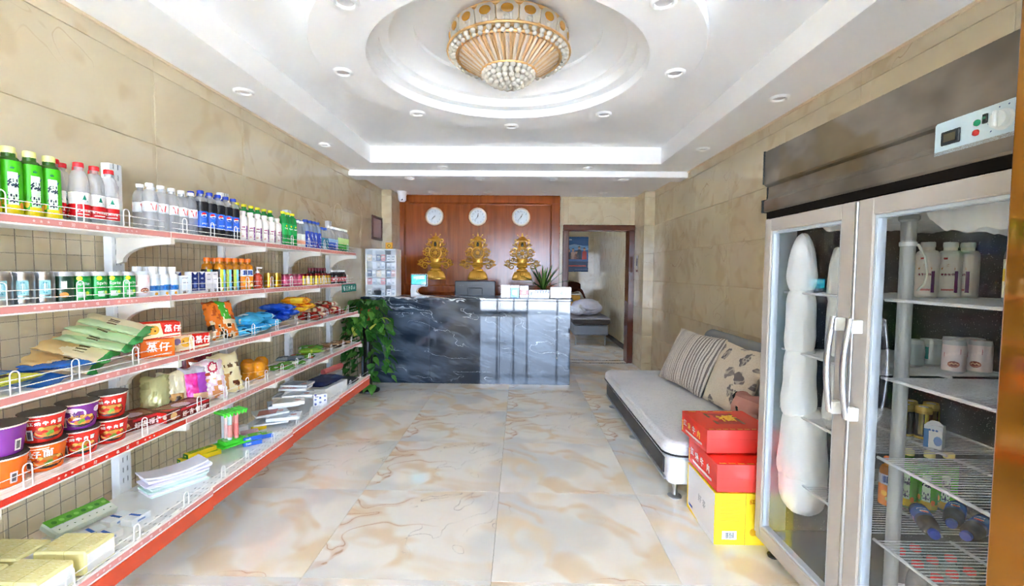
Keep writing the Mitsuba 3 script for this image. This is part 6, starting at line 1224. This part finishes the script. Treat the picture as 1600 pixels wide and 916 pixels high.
for lb, mat, o, ex, ey, w, h, sd in (('striped cushion in cream, grey and brown leaning against the sofa back', 'striped_cloth', (1.520, 3.97, 0.630), (0.14, -0.98, 0.0), (0.42, -0.02, 0.86), 0.74, 0.52, 1),
                                 ('cream cushion with dark flower print leaning beside the striped cushion', 'floral_cloth', (1.585, 3.30, 0.625), (0.03, -1.0, 0.0), (0.36, 0.0, 0.92), 0.60, 0.50, 5)):
    v, f, uv = cushion(w, h, 0.16, seed=sd)
    t = thing('cushion', lb, 'cushion'); part(t, 'cover', mikit.ply((v, f), mat, True, uv=uv), basis(o, ex, ey))
hb = thing('hand_bag', 'dusty pink soft bag lying on the sofa beside the flowered cushion, partly behind the fridge', 'bag')
part(hb, 'body', bag(0.24, 0.22, 0.12, lambda u, v: '#c9988a' if v < 0.6 else '#b07e72', 130).ply('matte', 45), basis((1.47, 2.88, 0.515), (0.1, -1, 0.05), (0.35, 0.05, 0.93)))
part(hb, 'strap', Mesh().tube([(1.47, 3.0, 0.60), (1.43, 2.96, 0.59), (1.42, 2.90, 0.54), (1.40, 2.82, 0.48), (1.40, 2.76, 0.43)], 0.010, 6, C('#1a1716')).ply('satin', 40))

# ------------------------------------------------------------------ cartons in front of the sofa
def carton_big():
    m = Mesh(); x0, x1, y0, y1, z1 = 1.015, 1.43, 2.262, 2.64, 0.272
    m.box(x0, x1, y0, y1, 0, z1, C('#f0cf2c'), 0.003)
    L = face((x0, y1, 0), (0, -1, 0), (0, 0, 1)); m.rect(0.02, y1 - y0 - 0.004, 0.03, z1 - 0.004, L, '#dcd8d6'); m.poly2([[0.02, 0.03], [0.19, 0.002], [0.376, 0.002], [0.376, 0.03]], L, '#e0ddda')
    k = up(L); m.strokes('好', 0.17, 0.13, 0.042, k, '#a9a6a6', .14); m.strokes('茶', 0.225, 0.125, 0.042, k, '#a9a6a6', .14); m.rect(0.04, 0.09, 0.035, 0.05, k, '#3a4f9a')
    Fr = face((x0, y0, 0), (1, 0, 0), (0, 0, 1)); g = up(Fr)
    m.rect(0.155, 0.158, 0.0, z1, Fr, '#b8952a'); m.rect(0.04, 0.115, 0.03, 0.075, Fr, '#f4f2ea')
    for q in range(9): m.rect(0.055 + 0.005 * q, 0.057 + 0.005 * q + 0.001 * (q % 3), 0.036, 0.068, g, '#6a6a66')
    for q in range(7): m.rect(0.025, 0.13 - 0.01 * (q % 2), 0.235 - 0.018 * q, 0.242 - 0.018 * q, Fr, '#dcb830')
    m.strokes('红', 0.175, 0.215, 0.03, Fr, '#cf7a1c', .13); m.disc(0.20, 0.07, 0.02, Fr, '#d9a41e')
    return m
t = thing('yellow_carton', 'yellow carton with a pale grey side standing on the floor under the red packs', 'carton'); part(t, 'carton', carton_big().ply('satin', 0))
def redpack(L, W, H, seed, tab):
    """film-wrapped red pack, slightly bulged"""
    n = 10; m = Mesh(); rg = np.random.default_rng(seed); g = np.linspace(-1, 1, n + 1)
    def bul(p):
        q = p / (np.array([L, W, H]) / 2); d = np.stack([(1 - q[:, 1] ** 2) * (1 - q[:, 2] ** 2) * np.sign(q[:, 0]) * (np.abs(q[:, 0]) > .999), (1 - q[:, 0] ** 2) * (1 - q[:, 2] ** 2) * np.sign(q[:, 1]) * (np.abs(q[:, 1]) > .999), (1 - q[:, 0] ** 2) * (1 - q[:, 1] ** 2) * np.sign(q[:, 2]) * (np.abs(q[:, 2]) > .999) * 0.5], 1)
        wob = meshkit.fbm(p * 14 + seed, 2, seed) - 0.5; return p + 0.007 * d + 0.004 * d * wob[:, None] * 4
    b = trimesh.creation.box((L, W, H)); 
    for _ in range(4): b = b.subdivide()
    v = bul(b.vertices); fc = b.triangles_center; col = np.tile(C('#e0301e'), (len(b.faces), 1)); col[(fc[:, 1] < -W / 2 + .001)] = C('#ee4a40')
    m.add(v, b.faces, col)
    tp = lambda u, w_: bul(np.stack([np.asarray(u) - L / 2, np.asarray(w_) - W / 2, np.full(np.shape(u), H / 2)], -1)) + [0, 0, 0.0012]
    sd = lambda u, w_: bul(np.stack([np.full(np.shape(u), -L / 2), W / 2 - np.asarray(u), np.asarray(w_) - H / 2], -1)) + [-0.0012, 0, 0]
    fr = lambda u, w_: bul(np.stack([np.asarray(u) - L / 2, np.full(np.shape(u), -W / 2), np.asarray(w_) - H / 2], -1)) + [0, -0.0012, 0]
    if tab:
        m.rect(L * .28, L * .68, W * .28, W * .80, tp, '#b81c1c', 6); t2 = lambda u, w_: tp(u, w_) + [0, 0, .001]
        m.rect(L * .26, L * .30, W * .27, W * .81, t2, '#7a4a2a', 2); m.rect(L * .66, L * .70, W * .27, W * .81, t2, '#7a4a2a', 2)
        m.strokes('福', L * .40, W * .42, W * .26, t2, '#f2c02c', .14); m.strokes('好', L * .49, W * .50, W * .22, t2, '#f2c02c', .14)
        for k in range(9): m.rect(L * (.04 + .105 * k), L * (.11 + .105 * k), W * .02, W * .05, tp, '#e8a83c')
        for k in range(4): m.rect(L * (.08 + .2 * k), L * (.2 + .2 * k), W * .92, W * .95, tp, '#e8a83c')
    else: 
        for k in range(8): m.rect(L * (.04 + .12 * k), L * (.13 + .12 * k), W * .02, W * .05, tp, '#e8a83c')
    for k, ch in enumerate('红烧牛肉'): m.strokes(ch, W * (.10 + .19 * k), H * .40, H * .34, sd, ('#f6dcd2', '#f2b83c')[k % 2 if tab else 0], .13)
    m.rect(W * .2, W * .85, H * .18, H * .28, sd, '#f0c8bc', 6); m.rect(W * .03, W * .07, H * .1, H * .6, sd, '#f0c23c', 1)
    m.rect(L * .02, L * .98, H * .62 if tab else H * .5, H * .63 if tab else H * .505, fr, '#c9241c', 10)
    return m
t = thing('red_pack', 'lower red film-wrapped pack lying on the yellow carton', 'pack'); part(t, 'pack', redpack(0.39, 0.385, 0.142, 1, False).ply('foil', 30), at(1.215, 2.452, 0.352))
t = thing('red_pack', 'upper red film-wrapped pack with yellow lettering on its top', 'pack'); part(t, 'pack', redpack(0.37, 0.34, 0.125, 4, True).ply('foil', 30), at(1.195, 2.560, 0.494, 2))

# ------------------------------------------------------------------ double-door display fridge
FX, FB, FY0, FY1 = 1.200, 1.865, 1.015, 2.235
FR = thing('display_fridge', 'tall double-door glass display fridge with stained steel header, right of the sofa', 'fridge')
labels[FR]['label'] = 'tall double-door glass display fridge with stained steel header beside the red packs'
GY = C('#8d9799')
def bx_(m, *q, col='#8d9799', b=0.0): return m.box(*q, C(col), b)
m = Mesh(); bx_(m, FX + 0.045, FB, FY1 - 0.045, FY1, 0.085, 1.70, col='#b9b2a6'); bx_(m, FX + 0.045, FB, FY0, FY0 + 0.045, 0.085, 1.70, col='#b9b2a6')
bx_(m, FX + 0.045, FB, FY0, FY1, 0.075, 0.125, col='#9aa09f'); bx_(m, FB - 0.03, FB, FY0, FY1, 0.085, 1.70, col='#a8a49c'); bx_(m, FX + 0.045, FB, FY0, FY1, 1.665, 1.71, col='#a5aaaa')
part(FR, 'body', m.ply('satin', 0))
part(FR, 'base_rail', Mesh().box(FX + 0.01, FX + 0.05, FY0, FY1, 0.07, 0.115, C('#a79f92'), .003).ply('satin', 0))
LN = 0.002
m = Mesh(); bx_(m, FB - 0.036, FB - 0.031, FY0 + 0.046, FY1 - 0.046, 0.126, 1.664); part(FR, 'back_liner', m.ply('frosted_dark', 0))
m = Mesh(); bx_(m, FX + 0.13, FB - 0.04, FY1 - 0.050, FY1 - 0.046, 0.126, 1.664); part(FR, 'side_liner', m.ply('frosted_dark', 0))
m = Mesh(); bx_(m, FX + 0.046, FX + 0.13, FY1 - 0.050, FY1 - 0.046, 0.126, 1.664, col='#8fa0a4'); bx_(m, FX + 0.046, FB - 0.04, FY0 + 0.046, FY0 + 0.050, 0.126, 1.664, col='#7f8a8c'); bx_(m, FX + 0.046, FB - 0.04, FY0 + 0.05, FY1 - 0.05, 0.126, 0.130, col='#5c6464'); part(FR, 'liner', m.ply('satin', 0))
part(FR, 'center_post', Mesh().box(FX + 0.046, FX + 0.073, 1.605, 1.645, 0.13, 1.664, C('#8fa0a5'), .004).ply('satin', 0))
for y in (FY0 + 0.06, FY1 - 0.06):
    for x in (FX + 0.07, FB - 0.07): part(FR, 'foot', Mesh().lathe([(0.025, 0), (0.028, 0.01), (0.014, 0.016), (0.014, 0.076)], 14, C('#2c2a28')).ply('satin', 40), at(x, y, 0))
# header
m = Mesh(); m.prism([(FX - 0.002, 1.835), (FX - 0.002, 1.995), (FB, 1.995), (FB, 1.715), (FX + 0.012, 1.715), (FX + 0.012, 1.76), (FX + 0.020, 1.775), (FX + 0.020, 1.822), (FX + 0.004, 1.828)], FY0 - 0.01, FY1 + 0.012, axes=(0, 2, 1)); HD = part(FR, 'header', m.ply('stained_steel', 0))
part(HD, 'lower_rail', Mesh().box(FX - 0.004, FX + 0.014, FY0 - 0.01, FY1 + 0.012, 1.700, 1.758, b=0.006).ply('stained_steel', 0))
part(HD, 'end_cap', Mesh().prism([(FX - 0.006, 1.838), (FX - 0.006, 1.998), (FX + 0.03, 1.998), (FX + 0.03, 1.698), (FX - 0.008, 1.698), (FX - 0.008, 1.760), (FX + 0.016, 1.765), (FX + 0.016, 1.835)], FY1 + 0.012, FY1 + 0.020, C('#232826'), (0, 2, 1)).ply('satin', 0))
part(HD, 'shadow_gap', Mesh().box(FX + 0.008, FX + 0.03, FY0, FY1, 1.668, 1.700, C('#1d1a18')).ply('matte', 0))
# control panel
m = Mesh(); m.prism([(1.335, 1.742), (1.335, 1.828), (1.330, 1.833), (1.065, 1.833), (1.065, 1.742)], 0, 0.016, C('#b9cdd4'), (1, 2, 0)); cp = part(FR, 'control_panel', m.ply('satin', 0), at(FX - 0.004, 0, 0))
pf = lambda y, z: None
def ctl(base, mesh, bs='satin', ang=0): return part(FR + '__control_panel', base, mesh.ply(bs, ang), at(FX - 0.004, 0, 0))
del pf
m = Mesh(); m.box(-0.006, 0.0, 1.258, 1.312, 1.765, 1.803, C('#1c2428'), .002); m.box(-0.0066, -0.006, 1.268, 1.302, 1.773, 1.795, C('#4a4630')); ctl('display', m)
for y, z, c in ((1.215, 1.800, '#1f8a5a'), (1.217, 1.775, '#b8302c')): m = Mesh(); m.lathe([(0.0085, 0), (0.008, 0.004), (0.004, 0.007), (0, 0.008)], 14, C(c)); V, F, Kc = m.arr(); q = Mesh().add(np.stack([-V[:, 2], V[:, 0] + y, V[:, 1] + z], 1), F[:, ::-1], Kc); ctl('indicator_lamp', q, 'gloss', 40)
m = Mesh(); m.box(-0.005, 0, 1.188, 1.200, 1.792, 1.816, C('#1a2220'), .001); m.box(-0.0056, -0.005, 1.190, 1.198, 1.803, 1.809, C('#2c7a5a')); ctl('switch', m)
m = Mesh().lathe([(0.026, 0), (0.026, 0.004), (0.022, 0.006), (0.021, 0.018), (0.0, 0.019)], 24, C('#c9d3d6')); V, F, Kc = m.arr(); q = Mesh().add(np.stack([-V[:, 2], V[:, 0] + 1.150, V[:, 1] + 1.788], 1), F[:, ::-1], Kc); q.box(-0.028, -0.018, 1.145, 1.155, 1.768, 1.809, C('#d6dfe2'), .003); ctl('knob', q, 'gloss', 40)
m = Mesh(); kf = face((-0.0005, 1.150, 1.788), (0, -1, 0), (0, 0, 1), 0.0006)
for a in np.linspace(-2.2, 2.2, 8): m.disc(0.036 * math.sin(a), 0.036 * math.cos(a), 0.0022, kf, '#3a4a7a', n=8)
ctl('marks', m)
# doors
def fdoor(y0, y1, hside, lab):
    d = part(FR, 'door', None or Mesh().box(0, 0.001, 0, 0.001, 0, 0.001).ply('satin', 0))
    z0, z1, w = 0.105, 1.662, 0.055; wc = 0.070
    AL = C('#a8a29a'); ya, yb = (y0 + (wc if hside == 'lo' else w)), (y1 - (wc if hside == 'hi' else w))
    m = Mesh()
    for q in ((y0, ya), (yb, y1)): m.box(FX - 0.004, FX + 0.040, q[0], q[1], z0, z1, AL, .004)
    m.box(FX - 0.004, FX + 0.040, ya - .002, yb + .002, z1 - 0.060, z1, AL, .004); m.box(FX - 0.004, FX + 0.040, ya - .002, yb + .002, z0, z0 + 0.050, AL, .004)
    scene[d] = m.ply('satin', 0); labels[d] = {'label': lab}
    g = Mesh(); e = 0.012; z2, z3 = z0 + 0.05, z1 - 0.06
    for q in ((ya, ya + e, z2, z3), (yb - e, yb, z2, z3), (ya, yb, z2, z2 + e), (ya, yb, z3 - e, z3)): g.box(FX + 0.002, FX + 0.034, *q, C('#a9b3ba'), .002)
    part(d, 'glazing_bead', g.ply('satin', 0))
    part(d, 'pane', sheet((FX + .016, ya + .004, z2 + .004), (FX + .016, yb - .004, z2 + .004), (FX + .016, yb - .004, z3 - .004), (FX + .016, ya + .004, z3 - .004)))
    hy = y0 + 0.035 if hside == 'lo' else y1 - 0.035
    zs_ = np.linspace(0.89, 1.245, 11); bow = 0.018 * np.sin((zs_ - 0.89) / 0.355 * PI)
    part(d, 'handle', Mesh().tube([(FX - 0.040 - b, hy, z) for z, b in zip(zs_, bow)], 0.0115, 10, C('#c9cbd0')).ply('metal', 50))
    for z in (0.905, 1.215): part(d, 'handle_mount', Mesh().box(FX - 0.042, FX - 0.004, hy - 0.014, hy + 0.014, z - 0.022, z + 0.026, C('#dcdcd6'), .003).ply('gloss', 0))
fdoor(1.632, 2.222, 'lo', 'far door, with the ice behind it'); fdoor(1.030, 1.618, 'hi', 'near door, with bottles and cans behind it')
part(FR, 'chrome_strip', Mesh().tube([(FX - 0.001, 1.625, 0.12), (FX - 0.001, 1.625, 1.655)], 0.007, 8, C('#c3c6ca')).ply('metal', 50))
# wire shelves
def wshelf(y0, y1):
    m = Mesh(); W = C('#c9ced0')
    m.tube([(FX + 0.080, y0, 0), (FX + 0.080, y1, 0)], 0.0055, 6, W); m.tube([(1.78, y0, 0), (1.78, y1, 0)], 0.005, 6, W); m.tube([(1.55, y0, -0.005), (1.55, y1, -0.005)], 0.005, 6, W)
    for y in np.arange(y0 + 0.008, y1, 0.0165): m.box(FX + 0.075, 1.785, y - 0.0013, y + 0.0013, -0.001, 0.002, W)
    return m.ply('satin', 40)
WA, WB_ = wshelf(1.615, 2.182), wshelf(1.07, 1.585)
SZ = [1.312, 1.038, 0.752, 0.452]
for z in SZ: part(FR, 'wire_shelf', WA, at(0, 0, z)); part(FR, 'wire_shelf', WB_, at(0, 0, z))
# insulated pipe with cable tie and cable
pm_ = Mesh().tube([(1.36, 1.600, 0.16), (1.36, 1.600, 0.6), (1.36, 1.600, 1.0), (1.36, 1.600, 1.52)], 0.0215, 16, C('#aab0b0')); part(FR, 'insulated_pipe', pm_.ply('satin', 50))
part(FR, 'lamp_socket', Mesh().lathe([(0.022, 1.52), (0.023, 1.585), (0.030, 1.592), (0.030, 1.605), (0.012, 1.61)], 16, C('#8f9594'), ctr=(1.36, 1.600)).ply('gloss', 40))
part(FR, 'cable_tie', Mesh().lathe([(0.024, 1.500), (0.025, 1.503), (0.025, 1.512), (0.024, 1.515)], 16, C('#dfe2e2'), ctr=(1.36, 1.600)).ply('satin', 40))
part(FR, 'cable', Mesh().tube([(1.37, 1.572, 1.507), (1.385, 1.558, 1.46), (1.392, 1.555, 1.41), (1.388, 1.560, 1.37), (1.375, 1.572, 1.345)], 0.004, 6, C('#cfd0c8')).ply('satin', 40))
# frost and ice
def blob(c, r, seed, amp=0.25, sub=4, floor_=None):
    ic = trimesh.creation.icosphere(sub, 1.0); v = ic.vertices
    v = v * (1 + amp * (meshkit.fbm(v * 1.6 + seed, 3, seed) - 0.5))[:, None]; v = np.sign(v) * np.abs(v) ** np.array([1, 1, 0.8]) * np.array(r) + np.array(c)
    return v, ic.faces
def lump(c, r, sd, e=3.2, taper=0.0):
    v, fc = blob((0, 0, 0), (1, 1, 1), sd, 0.12); d = v / np.linalg.norm(v, axis=1, keepdims=True); rad = np.linalg.norm(v, axis=1)
    q = np.stack([d[:, 0], d[:, 1]], 1); h = np.abs(d[:, 2]); rr = (np.hypot(d[:, 0], d[:, 1]) ** e + h ** e) ** (-1 / e)
    v = d * (rr * rad)[:, None]; v[:, :2] *= (1 - taper * v[:, 2:3])
    return Mesh().add(v * np.array(r) + np.array(c), fc).ply('ice', 60)
IC = thing('ice_column', 'thick white column of ice grown over the shelves behind the far fridge door', 'ice')
for c, r, sd, e, tp in (((1.300, 2.088, 1.445), (0.054, 0.060, 0.140), 1, 2.4, 0.30), ((1.302, 2.088, 1.180), (0.058, 0.064, 0.150), 2, 4.5, 0.05), ((1.306, 2.085, 0.900), (0.066, 0.072, 0.165), 3, 4.5, 0.10), ((1.325, 2.072, 0.610), (0.092, 0.098, 0.180), 4, 3.6, 0.14), ((1.330, 2.070, 0.420), (0.096, 0.100, 0.140), 9, 2.2, -0.05)): part(IC, 'lump', lump(c, r, sd, e, tp))
IC2 = thing('ice_column', 'thin white column of ice beside the thick one in the fridge', 'ice')
for c, r, sd, e, tp in (((1.405, 2.010, 1.39), (0.032, 0.034, 0.130), 5, 2.6, 0.25), ((1.408, 2.010, 1.15), (0.034, 0.036, 0.150), 6, 4.0, 0.05), ((1.412, 2.005, 0.88), (0.040, 0.042, 0.165), 7, 4.0, 0.08)): part(IC2, 'lump', lump(c, r, sd, e, tp))
def frost(y0, y1, x0, x1, zb, zt, sd, th=0.06):
    n, k = 40, 12; ys, xs = np.linspace(y0, y1, n), np.linspace(x0, x1, k); Yg, Xg = np.meshgrid(ys, xs, indexing='ij')
    low = zb + 0.03 * (meshkit.fbm(np.stack([Yg * 9, Xg * 9, 0 * Xg + sd], -1), 3, sd) - 0.5) + 0.02 * meshkit.noise(np.stack([Yg * 45, Xg * 45, 0 * Xg], -1), sd) + 0.10 * (np.abs((Yg - (y0 + y1) / 2) / (y1 - y0) * 2) ** 6)
    P0, P1 = np.stack([Xg, Yg, np.minimum(low, zt - .004)], -1).reshape(-1, 3), np.stack([Xg, Yg, 0 * Xg + zt], -1).reshape(-1, 3); i, j = [q.reshape(-1) for q in np.meshgrid(np.arange(n - 1), np.arange(k - 1), indexing='ij')]
    q = np.stack([i * k + j, (i + 1) * k + j, (i + 1) * k + j + 1, i * k + j + 1], 1); N = n * k; m = Mesh(); m.add(np.vstack([P0, P1]), np.vstack([q, q[:, ::-1] + N]))
    e = np.concatenate([np.arange(n) * k, (n - 1) * k + np.arange(1, k), np.arange(n - 1)[::-1] * k + k - 1, np.arange(1, k - 1)[::-1]]); jj = np.arange(len(e)); m.add(np.vstack([P0, P1]), np.stack([e[jj], N + e[jj], N + e[(jj + 1) % len(e)], e[(jj + 1) % len(e)]], 1)); return m
t = thing('frost_layer', 'thick white frost hanging under the fridge ceiling above the white bottles', 'frost'); part(t, 'frost', frost(1.075, 1.575, 1.385, 1.80, 1.525, 1.662, 3).ply('ice', 60))
t = thing('frost_layer', 'white frost hanging under the fridge ceiling above the ice columns', 'frost'); part(t, 'frost', frost(1.68, 2.10, 1.36, 1.80, 1.58, 1.662, 6).ply('ice', 60))
# goods in the fridge
P['cream2'] = bottle(0.212, 0.0345, 0.020, '#dfe3e2', 'satin', '#e9e6de', (0.06, 0.99 * 0.74, '#ece7dd'), 0.76, 0.0215, 0.020, d_cream2)
P['lemon'] = bottle(0.205, 0.0320, 0.013, '#dfe6e6', 'clear_plastic', '#ffffff', (0.10, 0.66, '#dfe0c8', [(0.2, '#e6e4d2'), (0.34, '#e8c93a'), (0.52, '#dfe3cf')]), 0.70, 0.0165, 0.020, None)
P['glassjar'] = can(0.105, 0.0370, [(0.0, '#9fb0b4'), (1.0, '#aebcc0')], lambda m, f, h, R: (m.rect(-0.03, 0.0, 0.25 * h, 0.85 * h, f, '#2f8a84', 5), m.rect(-0.02, -0.01, 0.4 * h, 0.7 * h, up(f), '#b9dcd6', 2)), '#c3cacc', 'foil')
P['herbcan'] = can(0.134, 0.0270, [(0.0, '#14150f'), (0.08, '#b8a23a'), (0.2, '#17180f'), (0.9, '#14150f'), (1.0, '#a88f3a')], lambda m, f, h, R: (m.rect(-0.014, 0.0, 0.15 * h, 0.9 * h, f, '#7a6a2c', 3), m.rect(0.004, 0.016, 0.25 * h, 0.9 * h, f, '#b9b03c', 3), m.disc(-0.006, 0.65 * h, 0.008, up(f), '#b83a3c'), m.disc(0.01, 0.4 * h, 0.006, up(f), '#4a7fb0')), '#b9a34a')
def fput(kind, base, lab, cat, grp, x, y, z, rz=40): return stamp(P[kind], base, lab, cat, grp, at(x, y, z + 0.0025, 180 + rz))
for i, (x, y) in enumerate(((1.560, 1.745), (1.645, 1.745), (1.715, 1.750))): fput('cream2', 'milk_drink_bottle', 'white milk drink bottle on the top fridge shelf, ' + ['next to the grey pipe', 'in the middle of three', 'third from the grey pipe'][i], 'bottle', None, x, y, SZ[0], [38, 40, 10][i])

fput('lemon', 'lemon_drink_bottle', 'clear bottle with yellow lemon label on the top fridge shelf, cut by the brown door', 'bottle', None, 1.480, 1.355, SZ[0], 50)
for i, (x, y) in enumerate(((1.560, 1.790), (1.640, 1.800))): fput('glassjar', 'silver_can', 'wide silver can with teal print on the second fridge shelf, ' + ['next to the grey pipe', 'beside the rice porridge cans'][i], 'can', None, x, y, SZ[1])
for i, (x, y) in enumerate(((1.613, 1.675), (1.703, 1.670), (1.690, 1.760), (1.745, 1.735))): fput('porridge', 'porridge_can', 'can with red banner on second fridge shelf, ' + ['nearest the silver cans', 'nearest the brown door', 'behind, by the silver cans', 'behind, by the brown door'][i], 'can', None, x, y, SZ[1], [36, 14, 30, 30][i])
for i, (x, y) in enumerate(((1.545, 1.790), (1.585, 1.755), (1.60, 1.835), (1.655, 1.80))): fput('herbcan', 'slim_can', 'slim black and yellow can on the third fridge shelf, ' + ['front one next to the pipe', 'front one behind the little carton', 'back one by the pipe', 'back one above the little carton'][i], 'can', None, x, y, SZ[2], 30 + 20 * i)
m = Mesh(); m.box(-0.02, 0.02, -0.026, 0.026, 0, 0.085, C('#e6ecf0'), .002); m.prism([(-0.026, 0.085), (0.026, 0.085), (0.010, 0.100), (-0.010, 0.100)], -0.002, 0.002, C('#dfe6ec'), (1, 2, 0)); f = face((-0.02, 0.026, 0), (0, -1, 0), (0, 0, 1)); m.rect(0.0, 0.052, 0.07, 0.084, f, '#d7e3ec'); m.rect(0.0, 0.014, 0.0, 0.07, f, '#3a7ab8'); [m.disc(.016 + .010 * k, .068, .004, up(f), '#3a6ab0') for k in range(3)]; m.disc(.04, .03, .012, f, '#6a94c8', .018)
t = thing('milk_carton', 'small white and blue milk carton on the third fridge shelf before the slim cans', 'carton'); part(t, 'carton', m.ply('satin', 0), at(1.563, 1.680, SZ[2] + .0025, 35))
for i, (x, y) in enumerate(((1.590, 1.815), (1.650, 1.790), (1.722, 1.785))): fput('tea', 'tea_bottle', 'green tea bottle on the fourth fridge shelf, ' + ['next to the orange bottle', 'in the middle of three', 'third from the grey pipe'][i], 'bottle', None, x, y, SZ[3], 40)
fput('orange', 'juice_bottle', 'orange juice bottle on the fourth fridge shelf by the grey pipe', 'bottle', None, 1.525, 1.830, SZ[3])
P['colalie'] = bottle(0.200, 0.0300, 0.013, '#2448b8', 'tinted_plastic', '#120a0a', (0.10, 0.55, '#15306e', [(0.18, '#1f56b8'), (0.45, '#15306e')]), 0.66, 0.0165, 0.018, d_pepsi)
def lying(lab, x, y, z, az): stamp(P['colalie'], 'lying_cola_bottle', lab, 'bottle', None, T().translate([x, y, z]).rotate([0, 0, 1], az).rotate([0, 1, 0], -90))
lying('dark cola bottle with blue cap lying with its cap towards the fridge door', 1.565, 1.735, SZ[3] + 0.033, 62)
lying('dark cola bottle with blue cap lying behind, nearest the brown door', 1.745, 1.765, SZ[3] + 0.033, 42); lying('second dark cola bottle lying at the edge of the fridge by the brown door', 1.745, 1.655, SZ[3] + 0.033, 30)
for i, (x, y) in enumerate(((1.44, 1.66), (1.44, 1.585), (1.44, 1.51), (1.515, 1.68), (1.515, 1.61), (1.515, 1.535), (1.59, 1.62), (1.59, 1.55))): fput('redwater', 'water_bottle', 'red-capped water bottle on the fridge floor', 'bottle', 'water bottles on the fridge floor', x, y, 0.1285)

# ------------------------------------------------------------------ chandelier
CH = thing('chandelier', 'round gilt crystal chandelier flush under the ceiling dome', 'chandelier')
cx, cy = -0.080, 2.81; GO, GO2 = C('#d9b074'), C('#e8cfa2')
part(CH, 'drum', Mesh().lathe([(0.296, 2.716), (0.334, 2.728), (0.338, 2.84), (0.0, 2.842)], 48, C('#dcc08e'), ctr=(cx, cy), cap=False).ply('gilt', 30))
part(CH, 'ceiling_plate', Mesh().lathe([(0.30, 2.866), (0.30, 2.85), (0.345, 2.845), (0.345, 2.835), (0.0, 2.835)], 48, GO, ctr=(cx, cy), cap=False).ply('metal', 30))
def ringb(r, z, th, n=72): return Mesh().tube([(cx + r * math.cos(a), cy + r * math.sin(a), z) for a in np.linspace(0, 2 * PI, n + 1)], th, 8, GO, cap=False).ply('gilt', 60)
for r, z, th in ((0.345, 2.842, 0.009), (0.372, 2.725, 0.007), (0.318, 2.705, 0.008), (0.165, 2.615, 0.008)): part(CH, 'gilt_ring', ringb(r, z, th))
# upper band of crystal plates, each with an amber stone
NP = 18
pm1 = Mesh(); w = 2 * 0.36 * math.sin(PI / NP) * 0.94
pm1.prism([(-w / 2, -0.03), (-w * .3, -0.052), (w * .3, -0.052), (w / 2, -0.03), (w / 2, 0.03), (w * .3, 0.052), (-w * .3, 0.052), (-w / 2, 0.03)], -0.006, 0.002, C('#efe6d6'), (1, 2, 0))
for s in (-1, 1): pm1.box(0.002, 0.007, s * w * .18 - .006, s * w * .18 + .006, -0.045, -0.005, C('#f6f0e6'), .002)
PL = pm1.ply('crystal', 0); AM = Mesh().ball((0.004, 0, 0.018), 0.036, C('#b27f2c'), 2, (0.2, 0.95, 0.62)).ply('gloss', 50); ST = Mesh().ball((0.006, 0, -0.030), 0.018, C('#f3ece0'), 1, (.5, 1, 1)).ply('crystal', 0)
for k in range(NP):
    a = 2 * PI * (k + .5) / NP; tw = T().translate([cx + 0.352 * math.cos(a), cy + 0.352 * math.sin(a), 2.785]).rotate([0, 0, 1], math.degrees(a)).rotate([0, 1, 0], 8)
    p = part(CH, 'crystal_plate', PL, tw); part(p, 'amber_stone', AM, tw); part(p, 'clear_stone', ST, tw)
BD = Mesh().ball((0, 0, 0), 1.0, C('#c4bdae'), 2).ply('gloss', 60)
def bead(r, z, a, s, nm): part(CH, nm, BD, T().translate([cx + r * math.cos(a), cy + r * math.sin(a), z]).scale(s))
for k in range(44): bead(0.352, 2.715, 2 * PI * k / 44, 0.0155, 'bead')
for k in range(48): bead(0.336, 2.700, 2 * PI * (k + .5) / 48, 0.0135, 'bead')
# flared skirt of crystal rods
RD = Mesh(); RD.prism([(-0.011, 0), (0, 0.006), (0.011, 0), (0, -0.006)], 0.0, 0.155, C('#e9d9c2'), (1, 0, 2)); RD = RD.ply('crystal', 0)
RG = Mesh(); RG.prism([(-0.010, 0), (0, 0.006), (0.010, 0), (0, -0.006)], 0.0, 0.155, C('#d9ad74'), (1, 0, 2)); RG = RG.ply('crystal', 0)
NR = 64
for k in range(NR):
    a = 2 * PI * k / NR; part(CH, 'crystal_rod', RG if k % 2 else RD, T().translate([cx + 0.172 * math.cos(a), cy + 0.172 * math.sin(a), 2.618]).rotate([0, 0, 1], math.degrees(a)).rotate([0, 1, 0], 57))
m = Mesh().lathe([(0.150, 2.626), (0.305, 2.722)], 48, C('#dcb987'), ctr=(cx, cy), cap=False); part(CH, 'skirt_frame', m.ply('gilt', 40))
# bottom dome of crystal balls
part(CH, 'dome_frame', Mesh().lathe([(0.0, 2.556), (0.06, 2.564), (0.11, 2.588), (0.140, 2.618)], 32, C('#8f8672'), ctr=(cx, cy), cap=False).ply('satin', 40))
for r, z, n in ((0.152, 2.605, 25), (0.134, 2.583, 22), (0.109, 2.564, 18), (0.080, 2.550, 13), (0.048, 2.541, 8), (0.018, 2.536, 3)):
    for k in range(n): bead(r, z, 2 * PI * (k + (0.5 if n % 2 else 0)) / n, 0.0168, 'dome_bead')
